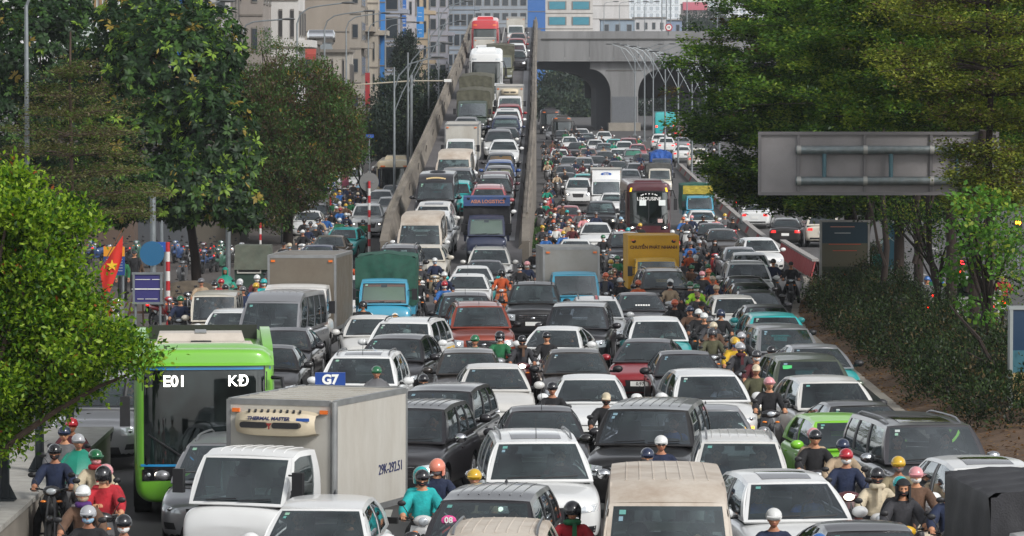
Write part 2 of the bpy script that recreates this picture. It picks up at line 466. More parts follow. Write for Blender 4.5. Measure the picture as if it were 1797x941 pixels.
def face_parts(st, kind):
    """headlights, grille, intake, plate, laid on the nose of a style; kind picks the face"""
    P = STY[st]; me, bvh = body_mesh(st); w = P['W'] / 2; hf = P['hf']; h2 = P['L'] / 2; zb = P['cl']
    out = {}
    D = (0, 1, 0)
    def q(x0, z0, x1, z1, x2, z2, x3, z3): return [(x0, 0, z0), (x1, 0, z1), (x2, 0, z2), (x3, 0, z3)]
    def pp(corners, m=None, nu=6, nv=3, off=.008, mats=None, name='p'):
        mb = MB(); projected(bvh, corners, nu, nv, D, off, mb)
        return mb.mesh(name, mats or [BLACK], smooth=50)
    cabk = st in ('cab', 'cabm')
    top = hf - (.10 if not cabk else .28)
    for s, nm in ((-1, 'L'), (1, 'R')):
        def hq(a, za, b, zb_, c, zc_, d, zd_):
            if s > 0: return q(a * w, za, b * w, zb_, c * w, zc_, d * w, zd_)
            return q(-b * w, zb_, -a * w, za, -d * w, zd_, -c * w, zc_)
        if kind == 0: hl = hq(.52, top - .13, .90, top - .10, .93, top + .02, .60, top - .04)
        elif kind == 1: hl = hq(.56, top - .20, .90, top - .17, .93, top, .54, top - .04)
        elif kind == 2: hl = hq(.50, top - .06, .93, top - .02, .94, top + .03, .50, top - .015)
        elif kind == 3: hl = hq(.60, top - .24, .88, top - .22, .91, top - .02, .60, top - .05)
        elif kind == 4: hl = hq(.48, top - .16, .88, top - .12, .93, top - .01, .66, top - .03)
        else: hl = hq(.62, top - .28, .90, top - .28, .90, top - .12, .62, top - .12)
        out['headlight' + nm] = pp(hl, mats=[LENS], nu=6, nv=3, name='headlight')
        cxx = s * w * .73; czz = sum(p[2] for p in hl) / 4
        b = MB(); h = bvh.ray_cast((cxx, -6, czz), Vector(D)); yy = h[0].y if h[0] else -h2
        b.ell((cxx, yy - .002, czz), (.05, .02, .04), 10, 6)
        out['bulb' + nm] = b.mesh('bulb', [CHROME])
        if not cabk:
            fz = zb + .24
            out['fog' + nm] = pp(hq(.62, fz - .05, .84, fz - .04, .86, fz + .07, .66, fz + .06), mats=[BLACK], nu=3, nv=2, name='fog_lamp')
    gx = {0: .44, 1: .40, 2: .30, 3: .54, 4: .42, 5: .4}[kind]
    g0, g1 = {0: (top - .27, top - .05), 1: (top - .30, top - .05), 2: (top - .13, top - .07), 3: (top - .34, top - .04), 4: (top - .4, top - .06), 5: (top - .2, top - .08)}[kind]
    mb = MB()
    projected(bvh, q(-gx * w * .86, g0, gx * w * .86, g0, gx * w, g1, -gx * w, g1), 10, 4, D, .006, mb, 0)
    if kind in (0, 1, 3, 5):
        nb = 4 if kind != 0 else 3
        for i in range(nb):
            z = g0 + (g1 - g0) * (i + .7) / (nb + .4)
            projected(bvh, q(-gx * w * .86, z, gx * w * .86, z, gx * w * .86, z + .018, -gx * w * .86, z + .018), 10, 1, D, .016, mb, 1 if kind in (1, 3) else 2)
    if kind in (3, 4):
        for i in range(-5, 6):
            x = i * gx * w / 6.2
            projected(bvh, q(x - .006, g0 + .01, x + .006, g0 + .01, x + .006, g1 - .01, x - .006, g1 - .01), 1, 4, D, .014, mb, 2)
    em = MB()
    h = bvh.ray_cast((0, -6, (g0 + g1) / 2 + .02), Vector(D)); yy = h[0].y if h[0] else -h2
    em.ell((0, yy - .012, (g0 + g1) / 2 + .02), (.07, .02, .045), 12, 6)
    out['grille'] = mb.mesh('grille', [BLACK, CHROME, mat('grille_bar', '2c2c2f', .4)], smooth=40)
    out['badge'] = em.mesh('badge', [CHROME])
    if not cabk:
        zl = zb + .1
        out['intake'] = pp(q(-.55 * w, zl, .55 * w, zl, .5 * w, zl + .14, -.5 * w, zl + .14), nu=8, nv=2, name='lower_intake')
    pz = {4: zb + .3, 3: zb + .34}.get(kind, zb + .3) if not cabk else zb + .2
    h = bvh.ray_cast((0, -6, pz), Vector(D)); yy = h[0].y if h[0] else -h2
    pl = MB().box((0, yy - .02, pz), (.48, .02, .12))
    out['plate'] = pl.mesh('number_plate', [PLATEW]); out['plate_pos'] = (0, yy - .034, pz)
    # wipe-clean lines: hood shut line
    return out
_gh = {}
def greenhouse(st):
    if st in _gh: return _gh[st]
    P = STY[st]; w = P['W'] / 2; h2 = P['L'] / 2; H = P['H']; wt = P['wt']; tb = P.get('tb', .35)
    ab = np.array([w - .09, P['yc'] - h2, P['zc'] - .015]); at_ = np.array([wt, P['y0'] - h2, P['zA']])
    db = np.array([w - .11, P['yg'] - h2, P['zd'] - .015]); dt = np.array([wt * .97, P['y1'] - h2, P['zD']])
    bow = .10 if st not in ('cab', 'cabm') else .04
    def Wd(u, v):
        p = ab * (1 - v) + at_ * v
        return np.array([u * p[0], p[1] - bow * (1 - u * u), p[2] + .02 * math.sin(math.pi * v) + .012 * (1 - u * u)])
    def Bk(u, v):
        p = db * (1 - v) + dt * v
        return np.array([u * p[0], p[1] + .07 * (1 - u * u), p[2] + .02 * math.sin(math.pi * v) + .012 * (1 - u * u)])
    def zr(t):
        z = P['zA'] + (H - .02 - P['zA']) * sstep(t / tb) 
        return z - (H - .02 - P['zD']) * t ** 4
    def Rf(u, t):
        a, b = Wd(u, 1), Bk(u, 1)
        p = a * (1 - t) + b * t
        p[2] = zr(t) + .035 * (1 - abs(u) ** 3) * min(1, .4 + 3 * t) * (1 if t < .9 else 1) + .012 * (1 - u * u) * (1 - min(1, 3 * t))
        return p
    def Sd(sx):
        def f(t, v):
            a, b = Wd(sx, v), Bk(sx, v)
            p = a * (1 - t) + b * t
            lift = zr(t) - (P['zA'] * (1 - t) + P['zD'] * t)
            p[2] += v * lift - .02 * math.sin(math.pi * v) * 0
            p[0] += sx * (.035 * math.sin(math.pi * min(1, v)) + .02 * math.sin(math.pi * t) * (1 - v))
            return p
        return f
    fr = MB(); out = {}
    a, b0, b1 = .93, .05, .95
    # windshield surround
    fr.patch(Wd, -1, 1, 0, b0, 10, 1); fr.patch(Wd, -1, 1, b1, 1, 10, 1)
    fr.patch(Wd, -1, -a, b0, b1, 1, 6); fr.patch(Wd, a, 1, b0, b1, 1, 6)
    fr.patch(Bk, -1, 1, 0, .12, 10, 1); fr.patch(Bk, -1, 1, .9, 1, 10, 1)
    fr.patch(Bk, -1, -.88, .12, .9, 1, 4); fr.patch(Bk, .88, 1, .12, .9, 1, 4)
    fr.patch(Rf, -1, 1, 0, 1, 14, 12)
    ws = MB(); ws.patch(Wd, -a, a, b0, b1, 10, 6); out['windshield'] = ws.mesh('windshield', [GLASSES[0]], smooth=60)
    # black ceramic band round the glass edge
    fb = MB()
    off = np.array([0, .012, -.006])
    g = lambda u, v: Wd(u, v) + off
    fb.patch(g, -a, a, b0, b0 + .07, 10, 1); fb.patch(g, -a, a, b1 - .06, b1, 10, 1); fb.patch(g, -.13, .13, b1 - .19, b1 - .06, 4, 1); fb.patch(g, -a, -a + .035, b0 + .07, b1 - .05, 1, 5); fb.patch(g, a - .035, a, b0 + .07, b1 - .05, 1, 5)
    out['seal'] = fb.mesh('glass_border', [BLACK], smooth=60)
    bw = MB(); bw.patch(Bk, -.88, .88, .12, .9, 8, 4); out['rear_window'] = bw.mesh('rear_window', [SIDEGLASS], smooth=60)
    v0, v1 = .08, .88
    for sx, nm in ((-1, 'L'), (1, 'R')):
        f = Sd(sx)
        fr.patch(f, 0, 1, 0, v0, 14, 1); fr.patch(f, 0, 1, v1, 1, 14, 2)
        tprev = 0.
        wins = []
        for (t0, t1) in P['win']:
            fr.patch(f, tprev, t0, v0, v1, 1, 5)
            gm = MB(); gm.patch(lambda t, v: f(t, v) - np.array([sx * .012, 0, 0]), t0, t1, v0, v1, 5, 4)
            wins.append(gm.mesh('side_window', [SIDEGLASS], smooth=60))
            tprev = t1
        fr.patch(f, tprev, 1, v0, v1, 1, 5)
        out['win' + nm] = wins
    # black pillars between the side windows
    out['pillars'] = []
    for sx in (-1, 1):
        f = Sd(sx)
        for i in range(len(P['win']) - 1):
            pb = MB()
            pb.patch(lambda t, v: f(t, v) + np.array([sx * .004, 0, 0]), P['win'][i][1] - .004, P['win'][i + 1][0] + .004, v0, v1, 1, 5); out['pillars'].append(pb.mesh('door_pillar', [BLACK], smooth=60))
    fm = fr.mesh('cabin_frame', [BLACK], smooth=35, weld=True)
    out['frame'] = fm
    # sheet-metal thickness for the shell
    def mods(o):
        s_ = o.modifiers.new('s', 'SOLIDIFY'); s_.thickness = .03; s_.offset = -1
    out['frame'] = eval_mods(fm, mods)
    out['frame'].polygons.foreach_set('use_smooth', [True] * len(out['frame'].polygons)); out['frame'].set_sharp_from_angle(angle=R(35))
    # dashboard, steering wheel, seats
    yc = P['yc'] - h2; zc = P['zc']
    ds = MB().box((0, yc + .42, zc - .005), (2 * w - .34, .62, .07), taper=.94); ds.ell((w * .42, yc + .5, zc + .03), (.2, .15, .06), 10, 6)
    out['dash'] = ds.mesh('dashboard', [INTERIOR])
    sw = MB().torus((w * .42, yc + .72, zc + .06), .18, .017, axis='Y', n=18, k=6)
    out['wheelst'] = sw.mesh('steering_wheel', [INTERIOR])
    for nm, sx in (('L', -1), ('R', 1)):
        m_ = MB(); x = sx * w * .42; y = yc + 1.32 if st not in ('cab', 'cabm') else yc + 1.05
        m_.box((x, y, zc + .1), (.46, .14, .42), rot=(-.2, 0, 0), taper=.8); m_.ell((x, y + .05, zc + .40), (.14, .06, .10), 10, 6)
        out['seat' + nm] = m_.mesh('seat', [SEATM])
    # wipers
    for i, (u0, u1) in enumerate(((-.62, .02), (.08, .72))):
        m_ = MB(); 
        pts = [Wd(u0 + (u1 - u0) * k / 5, .055 + .045 * k / 5) + np.array([0, -.03, .022]) for k in range(6)]
        m_.tube(pts, .011, n=5); out['wiper%d' % i] = m_.mesh('wiper', [BLACK])
    # mirrors
    for sx, nm in ((-1, 'L'), (1, 'R')):
        m_ = MB(); px = sx * (w + .11); py = yc + (.42 if st not in ('cab', 'cabm') else .08); pz = P['belt'] + (.1 if st not in ('cab', 'cabm') else .38)
        if st in ('cab', 'cabm'):
            m_.box((px, py, pz), (.17, .09, .36), m=1); m_.tube([(sx * (w - .04), py + .1, pz - .12), (px, py + .03, pz - .12)], .015, 6, m=1); m_.tube([(sx * (w - .1), py + .15, pz + .12), (px, py + .03, pz + .12)], .015, 6, m=1)
        else:
            m_.ell((px, py, pz), (.125, .085, .088), 12, 8, fn=lambda p: np.array([p[0], p[1] if p[1] < 0 else p[1] * .45, p[2]]), m=0)
            m_.tube([(sx * (w - .08), py + .04, pz - .05), (px - sx * .05, py + .01, pz - .06)], [.035, .03], 6, m=1)
            m_.box((px, py + .04, pz), (.19, .012, .12), m=2)
        out['mirror' + nm] = m_.mesh('side_mirror', [BLACK, BLACK, CHROME])
    # roof rails, sunroof, fin
    for sx, nm in ((-1, 'L'), (1, 'R')):
        pts = [Rf(sx * .88, t) + np.array([0, 0, .045 if .16 < t < .9 else .0]) for t in np.linspace(.12, .95, 9)]
        out['rail' + nm] = MB().tube(pts, .018, 6).mesh('roof_rail', [mat('rail_silver', '7d7e80', .4, .7)])
    sf = MB(); sf.patch(lambda u, t: Rf(u, t) + np.array([0, 0, .006]), -.62, .62, .10, .45, 8, 4); sf.patch(lambda u, t: Rf(u, t) + np.array([0, 0, -.01]), -.62, .62, .10, .45, 8, 4, flip=True)
    out['sunroof'] = sf.mesh('sunroof', [mat('sunroof_glass', '2a2426', .06, coat=1.)], smooth=60)
    p = Rf(0, .9); fn_ = MB(); fn_.add([(-.02, p[1] - .1, p[2] - .01), (.02, p[1] - .1, p[2] - .01), (.025, p[1] + .08, p[2] - .01), (-.025, p[1] + .08, p[2] - .01), (0, p[1] + .07, p[2] + .07)], [(3, 2, 1, 0), (0, 1, 4), (1, 2, 4), (2, 3, 4), (3, 0, 4)])
    out['fin'] = fn_.mesh('antenna', [BLACK])
    p = Rf(0, .12); out['whip'] = MB().tube([p, p + np.array([0, .12, .34])], [.008, .004], 5).mesh('antenna', [BLACK])
    rb = MB()
    for i in range(-3, 4):
        u = i * .24
        pts = [Rf(u, t) + np.array([0, 0, -.002]) for t in np.linspace(.16, .97, 9)]
        rb.tube(pts, .014, 6, flat=.8)
    out['ribs'] = rb.mesh('roof_rib', [BLACK])
    # sun shade behind the glass
    sh = MB(); sh.patch(lambda u, v: Wd(u, v) + np.array([0, .04, -.02]), -.88, .88, .1, .9, 8, 5); out['shade'] = sh.mesh('sun_shade', [BLACK])
    for i, (u, v, du, dv) in enumerate(((-.82, .82, .11, .07), (-.82, .72, .07, .07), (-.62, .83, .08, .07))):
        m_ = MB(); m_.patch(lambda a_, b_: Wd(a_, b_) + np.array([0, -.004, .003]), u, u + du, v, v + dv, 3, 2); out['sticker%d' % i] = m_.mesh('sticker', [WHITEP])
    out['Wd'] = Wd; out['Rf'] = Rf
    # door handles and door shut lines on the body side, by projection
    me, bvh = body_mesh(st)
    if st not in ('cab', 'cabm'):
        ln = MB()
        for sx in (-1, 1):
            D = (-sx, 0, 0)
            for t in [0.02] + [q_[1] + .02 for q_ in P['win'][:2]]:
                y = (P['yc'] + .15) * (1 - t) + (P['yg'] - .2) * t - h2
                projected(bvh, [(0, y - .005, P['cl'] + .15), (0, y + .005, P['cl'] + .15), (0, y + .005, P['belt'] - .02), (0, y - .005, P['belt'] - .02)], 1, 6, D, .003, ln, thick=False)
        out['doorline'] = ln.mesh('door_gap', [BLACK])
        hd = MB()
        for sx in (-1, 1):
            for t in (.4, .74):
                y = P['yc'] * (1 - t) + P['yg'] * t - h2
                h = bvh.ray_cast((sx * 5, y, P['belt'] - .14), Vector((-sx, 0, 0)))
                if h[0]: hd.box((h[0].x + sx * .012, y, P['belt'] - .14), (.03, .2, .03))
        out['handles'] = hd.mesh('door_handle', [BLACK])
    else:
        out['doorline'] = None; out['handles'] = None
    _gh[st] = out
    return out
_whl = {}
def wheel_meshes(Rw, wide=.21):
    k = (Rw, wide)
    if k in _whl: return _whl[k]
    ty = MB().torus((0, 0, 0), Rw - .075, .075, 'X', 22, 8, wide=wide / .15)
    rm = MB()
    for sx in (-1, 1):
        x = sx * wide * .42
        rm.tube([(x - sx * .05, 0, 0), (x, 0, 0)], Rw - .11, 20, m=1)
        for i in range(5):
            a = 2 * math.pi * i / 5
            rm.box((x + sx * .008, math.cos(a) * (Rw - .11) * .5, math.sin(a) * (Rw - .11) * .5), (.02, (Rw - .11) * 1.0, .075), rot=(a, 0, 0))
        rm.torus((x, 0, 0), Rw - .115, .018, 'X', 20, 5)
        rm.tube([(x - sx * .01, 0, 0), (x + sx * .022, 0, 0)], .05, 8)
    _whl[k] = (ty.mesh('tyre', [RUBBER]), rm.mesh('rim', [ALLOY, mat('wheel_inner', '1d1d1f', .7)]))
    return _whl[k]
_faces = {}
def get_face(st, k):
    if (st, k) not in _faces: _faces[(st, k)] = face_parts(st, k)
    return _faces[(st, k)]
_tail = {}
def tail_parts(st):
    if st in _tail: return _tail[st]
    P = STY[st]; me, bvh = body_mesh(st); w = P['W'] / 2; zd = P['zd']; out = {}
    for s, nm in ((-1, 'L'), (1, 'R')):
        x0, x1 = sorted((s * .55 * w, s * .88 * w)); mb = MB()
        projected(bvh, [(x0, 0, zd - .28), (x1, 0, zd - .28), (x1, 0, zd - .14), (x0, 0, zd - .14)], 4, 2, (0, -1, 0), .008, mb)
        out['tail' + nm] = mb.mesh('tail_lamp', [TAILRED])
    h = bvh.ray_cast((0, 8, zd - .3), Vector((0, -1, 0))); y = h[0].y if h[0] else P['L'] / 2
    out['plate'] = MB().box((0, y + .02, zd - .36), (.4, .02, .14)).mesh('number_plate', [PLATEW])
    mb = MB(); projected(bvh, [(-.7 * w, 0, P['cl'] + .12), (.7 * w, 0, P['cl'] + .12), (.7 * w, 0, P['cl'] + .28), (-.7 * w, 0, P['cl'] + .28)], 6, 2, (0, -1, 0), .008, mb)
    out['bump'] = mb.mesh('bumper_trim', [BLACK])
    _tail[st] = out
    return out
def put_wheels(root, st, L2=None):
    P = STY[st]; w = P['W'] / 2; ty, rm = wheel_meshes(P['Rw'])
    for yy in (P['yf'], P['yr']):
        if yy is None: continue
        for sx in (-1, 1):
            t = obj('wheel', ty, root, loc=(sx * (w - .125), yy - P['L'] / 2, P['Rw']))
            obj('rim', rm, t)
def dress_cab(root, st, paint, roof, face, lod, gl, tint_trim=None, opts=(), yoff=0., shade=None, lit=False, plate_text=None):
    """body, glass and fittings of one car or truck cab under root"""
    P = STY[st]; G = greenhouse(st); F = get_face(st, face); me, _ = body_mesh(st)
    loc = (0, yoff, 0) if yoff else None
    def o(nm, m, par=root, mats=None): return obj(nm, m, par, mats, loc=loc if par is root else None)
    b = o('body', me, mats=[paint])
    fr = o('cabin_frame', G['frame'], mats=[roof])
    ws = o('windshield', G['windshield'], mats=[gl])
    o('glass_border', G['seal'], ws)
    o('rear_window', G['rear_window'])
    for nm in 'LR':
        for m_ in G['win' + nm]: o('side_window', m_)
        hl = o('headlight', F['headlight' + nm])
        if lod < 2:
            o('bulb', F['bulb' + nm], hl, [LAMPON] if lit else None)
        elif lit: o('bulb', F['bulb' + nm], hl, [LAMPON])
        o('side_mirror', G['mirror' + nm], mats=[BLACK if 'blackmirror' in opts else (CHROME if 'chromemirror' in opts else paint)])
    if lod < 2:
        for pm_ in G['pillars']: o('door_pillar', pm_, fr)
    gr = o('grille', F['grille'])
    if lod < 2:
        o('badge', F['badge'], gr)
        if 'intake' in F: o('lower_intake', F['intake'])
        pl = o('number_plate', F['plate'])
        if plate_text:
            obj('plate_lettering', text_mesh(plate_text, .115, .002, .002), pl, loc=F['plate_pos'])
        o('dashboard', G['dash'])
        if 'fogL' in F: o('fog_lamp', F['fogL']); o('fog_lamp', F['fogR'])
    if lod < 1:
        o('steering_wheel', G['wheelst']); o('seat', G['seatL']); o('seat', G['seatR'])
        o('wiper', G['wiper0']); o('wiper', G['wiper1'])
        if G['doorline']: o('door_gap', G['doorline'], b); o('door_handle', G['handles'], b, [paint])
    elif lod < 2:
        o('seat', G['seatL']); o('seat', G['seatR']); o('wiper', G['wiper0']); o('wiper', G['wiper1'])
    if 'rails' in opts or 'rails_black' in opts:
        mm = [BLACK] if 'rails_black' in opts else None
        o('roof_rail', G['railL'], mats=mm); o('roof_rail', G['railR'], mats=mm)
    if 'sunroof' in opts: o('sunroof', G['sunroof'], fr)
    if 'fin' in opts: o('antenna', G['fin'], fr)
    if 'whip' in opts: o('antenna', G['whip'], fr)
    if 'ribs' in opts: o('roof_rib', G['ribs'], fr, [roof])
    if shade is not None: o('sun_shade', G['shade'], mats=[shade])
    if lod < 2 and 'nosticker' not in opts:
        o('sticker', G['sticker0'], ws, [rnd.choice(STICK)])
        if rnd.random() < .6: o('sticker', G['sticker1'], ws, [rnd.choice(STICK)])
    return b, fr, ws
STICK = [mat('sticker_teal', '5c938c', .6), mat('sticker_mint', '83a894', .6), mat('sticker_pale', 'a9b2af', .6), mat('sticker_blue', '74909c', .6)]
# ------------------------------------------------------------------ trucks
ALU = mat('aluminium_edge', '8f9090', .4, .6, noise=.15)
LAMPO = mat('marker_lamp', 'd8691c', .3, coat=1.)
CHAS = mat('chassis', '1b1b1c', .8, noise=.3)
def rrect(w, h, r, n=3):
    pts = []
    for cx, cy, a0 in ((w - r, h - r, 0), (-w + r, h - r, 90), (-w + r, -h + r, 180), (w - r, -h + r, 270)):
        for i in range(n + 1):
            a = R(a0 + 90 * i / n); pts.append((cx + r * math.cos(a), cy + r * math.sin(a)))
    return pts
def cloth_box(w, l, z0, z1, gable, seed, wr=.03, skirt=0.):
    """a tarpaulin stretched over hoops: sagging roof, wrinkled front and sides, folded hem"""
    r_ = random.Random(seed); mb = MB()
    ph = [r_.uniform(0, 6) for _ in range(8)]
    def wob(a, b): return wr * (math.sin(5.1 * a + ph[0] + 2 * b) * .5 + math.sin(11 * a - 3 * b + ph[1]) * .3 + math.sin(7 * b + 4 * a + ph[2]) * .4)
    def prof(u):   # u -1..1 across: side, shoulder, roof, shoulder, side
        t = (u + 1) / 2
        pts = [(-w / 2, z0), (-w / 2, z0 + (z1 - z0) * .5), (-w / 2, z1 - .05), (-w / 2 + .06, z1), (-w / 4, z1 + gable * .6), (0, z1 + gable), (w / 4, z1 + gable * .6), (w / 2 - .06, z1), (w / 2, z1 - .05), (w / 2, z0 + (z1 - z0) * .5), (w / 2, z0)]
        s = t * (len(pts) - 1); i = min(int(s), len(pts) - 2); f = s - i
        return pts[i][0] * (1 - f) + pts[i + 1][0] * f, pts[i][1] * (1 - f) + pts[i + 1][1] * f
    def fn(u, v):
        x, z = prof(u); y = -l / 2 + l * v
        sag = -.03 * abs(math.sin(v * 4 * math.pi)) if abs(x) < w / 2 - .02 else 0
        k = wob(x * 2 + z, v * 3)
        if abs(x) > w / 2 - .01: return np.array([x + k * .8 * (1 if x > 0 else -1), y, z])
        return np.array([x, y, z + sag + k * .5])
    mb.patch(fn, -1, 1, 0, 1, 30, 24)
    def front(u, v):
        x = u * w / 2
        top = z1 + gable * (1 - abs(u)) * 1.0 - .05 * (abs(u) > .9)
        z = z0 + (top - z0) * v
        fold = wr * 1.6 * (math.sin(3.2 * u + 6 * v + ph[3]) * .5 + math.sin(9 * u * (1 - v) + ph[4]) * .5 + math.sin(14 * (abs(u) - v * .6) + ph[5]) * .4)
        return np.array([x, -l / 2 - .03 + fold * math.sin(math.pi * min(1, max(0, v))) * (1 - abs(u) ** 4), z])
    mb.patch(front, -1, 1, 0, 1, 26, 14)
    mb.patch(lambda u, v: np.array([u * w / 2, l / 2, z0 + (z1 - z0) * v]), -1, 1, 0, 1, 2, 2, flip=True)
    return mb
_tk = {}
def truck(root, cab, paint, cargo, bw, bl, bh, zf, cmat, cmat2=None, face=5, lod=1, gl=None, shade=None, gable=.0, opts=(), lit=False, seed=1, gap=.16, roofm=None):
    P = STY[cab]; L = P['L'] + gap + bl; yo = -L / 2 + P['L'] / 2
    b, fr, ws = dress_cab(root, cab, paint, roofm or paint, face, lod, gl or GLASSES[1], opts=opts + ('blackmirror',), yoff=yo, shade=shade, lit=lit)
    ty, rm = wheel_meshes(P['Rw'])
    w = P['W'] / 2
    yb = -L / 2 + P['L'] + gap + bl / 2
    for sx in (-1, 1):
        t = obj('wheel', ty, root, loc=(sx * (w - .13), -L / 2 + P['yf'], P['Rw'])); obj('rim', rm, t)
        t = obj('wheel', ty, root, loc=(sx * (w - .16), L / 2 - .95, P['Rw'])); obj('rim', rm, t)
    ch = MB().box((0, yb - .2, zf - .14), (.75, bl + .9, .18)); ch.box((0, L / 2 - .05, .5), (1.5, .08, .1)); ch.box((0, L / 2 - .95, P['Rw']), (1.3, .12, .12)); ch.tube([(.55, yb - .5, .5), (.55, yb + .4, .5)], .2, 10)
    ch.box((-.62, yb - .3, .52), (.35, .6, .35))
    obj('chassis', ch.mesh('chassis', [CHAS]), root)
    if 'bumperb' in opts:
        bm_ = MB().box((0, -L / 2 + .02, P['cl'] + .1), (P['W'] * .96, .14, .24)); obj('bumper', bm_.mesh('bumper', [BLACK]), root)
    if cargo == 'box':
        z1 = zf + bh
        m = MB().box((0, 0, bh / 2), (bw, bl, bh))
        cb = obj('cargo_box', m.mesh('cargo_box', [cmat], smooth=0), root, loc=(0, yb, zf))
        e = .07
        tr = MB()
        for sx in (-1, 1):
            for yy in (-1, 1): tr.box((sx * (bw / 2 - e / 2 + .008), yy * (bl / 2 - e / 2 + .008), bh / 2), (e, e, bh))
            tr.box((sx * (bw / 2 - .03 + .010), 0, bh - .035 + .008), (.06, bl - 2 * e, .09)); tr.box((sx * (bw / 2 - .03 + .010), 0, .05), (.06, bl - 2 * e, .1))
        for yy in (-1, 1):
            tr.box((0, yy * (bl / 2 - .03 + .010), bh - .035 + .008), (bw - 2 * e, .06, .09)); tr.box((0, yy * (bl / 2 - .03 + .010), .05), (bw - 2 * e, .06, .1))
        obj('edge_trim', tr.mesh('edge_trim', [cmat2 or ALU], smooth=0), cb)
        for sx in (-1, 1):
            obj('marker_lamp', MB().box((sx * (bw / 2 - .16), -bl / 2 - .02, bh - .16), (.12, .05, .06)).mesh('marker_lamp', [LAMPO]), cb)
        if 'ribs' in opts:
            rb = MB()
            for i in range(1, 8): rb.box((0, -bl / 2 + bl * i / 8, bh + .006), (bw - .1, .03, .02))
            obj('roof_seam', rb.mesh('roof_seam', [cmat], smooth=0), cb)
        return L, cb, (0, yb, zf)
    if cargo == 'tarp':
        bed = MB().box((0, 0, .25), (bw - .04, bl - .04, .5)); obj('cargo_bed', bed.mesh('cargo_bed', [paint], smooth=0), root, loc=(0, yb, zf))
        cb = obj('tarpaulin', cloth_box(bw, bl, .28, bh - gable, gable, seed).mesh('tarpaulin', [cmat], smooth=60), root, loc=(0, yb, zf))
        return L, cb, (0, yb, zf)
    if cargo == 'load':
        bed = MB()
        for sx in (-1, 1): bed.box((sx * (bw / 2 - .03), 0, .3), (.05, bl, .6))
        bed.box((0, -bl / 2 + .03, .45), (bw - .12, .05, .9)); bed.box((0, bl / 2 - .03, .3), (bw - .12, .05, .6)); bed.box((0, 0, .03), (bw - .1, bl - .1, .06))
        obj('cargo_bed', bed.mesh('cargo_bed', [paint], smooth=0), root, loc=(0, yb, zf))
        cb = obj('tarpaulin', cloth_box(bw - .14, bl - .2, .08, bh - gable, gable, seed, wr=.07).mesh('tarpaulin', [cmat], smooth=60), root, loc=(0, yb, zf))
        return L, cb, (0, yb, zf)
# ------------------------------------------------------------------ buses
_bs = {}
def bus_shell(key, L, W, H, zb, bow=.22, rake=.25, r=.16, roofr=.3):
    if key in _bs: return _bs[key]
    w = W / 2; mb = MB(); rings = []
    ys = [0, .03, .12, .35, .9, L * .3, L * .5, L * .75, L - .5, L - .1, L]
    sc = [.86, .93, .97, .99, 1, 1, 1, 1, 1, .98, .92]
    for y, k in zip(ys, sc):
        ring = []
        hh = (H - zb) / 2
        for (x, z) in rrect(w * k, hh * (1 if k > .95 else k + .04), roofr if k > .9 else roofr * .8, 3):
            zz = z + zb + hh
            fr = (zz - zb) / (H - zb)
            dy = rake * max(0, fr - .25) ** 1.5 if y < 1 else 0
            dyb = -bow * (1 - (x / w) ** 2) * (1 - min(1, y / .9)) if y < 1 else 0
            ring.append((x, y - L / 2 + dy + dyb + (bow if y < 1 else 0) * (1 - min(1, y / .9)), zz))
        rings.append(ring)
    n = len(rings[0])
    vs = [p for q in rings for p in q]
    fs = [(i * n + k, i * n + (k + 1) % n, (i + 1) * n + (k + 1) % n, (i + 1) * n + k) for i in range(len(rings) - 1) for k in range(n)]
    # caps: ladder of quads between the right and the left half of the ring
    for base in (0, (len(rings) - 1) * n):
        q = list(range(base, base + n))
        a = q[:n // 2]; c = q[n // 2:][::-1]
        # ring order: right-top corner .. left-top | left-bottom .. right-bottom
        for k in range(n // 2 - 1): fs.append((a[k], a[k + 1], c[k + 1], c[k]))
    mb.add(vs, fs)
    me = mb.mesh('bus_cage', [BLACK, BLACK, BLACK], smooth=0)
    def mods(o):
        s_ = o.modifiers.new('s', 'SUBSURF'); s_.levels = 2; s_.render_levels = 2; s_.subdivision_type = 'CATMULL_CLARK'
    rme = eval_mods(me, mods)
    while len(rme.materials) < 3: rme.materials.append(BLACK)
    rme.polygons.foreach_set('use_smooth', [True] * len(rme.polygons)); rme.set_sharp_from_angle(angle=R(45))
    bm = bmesh.new(); bm.from_mesh(rme); bvh = BVHTree.FromBMesh(bm); bm.free()
    _bs[key] = (rme, bvh)
    return _bs[key]
BUSGLASS = glass('bus_glass', (.10, .11, .12), .06)
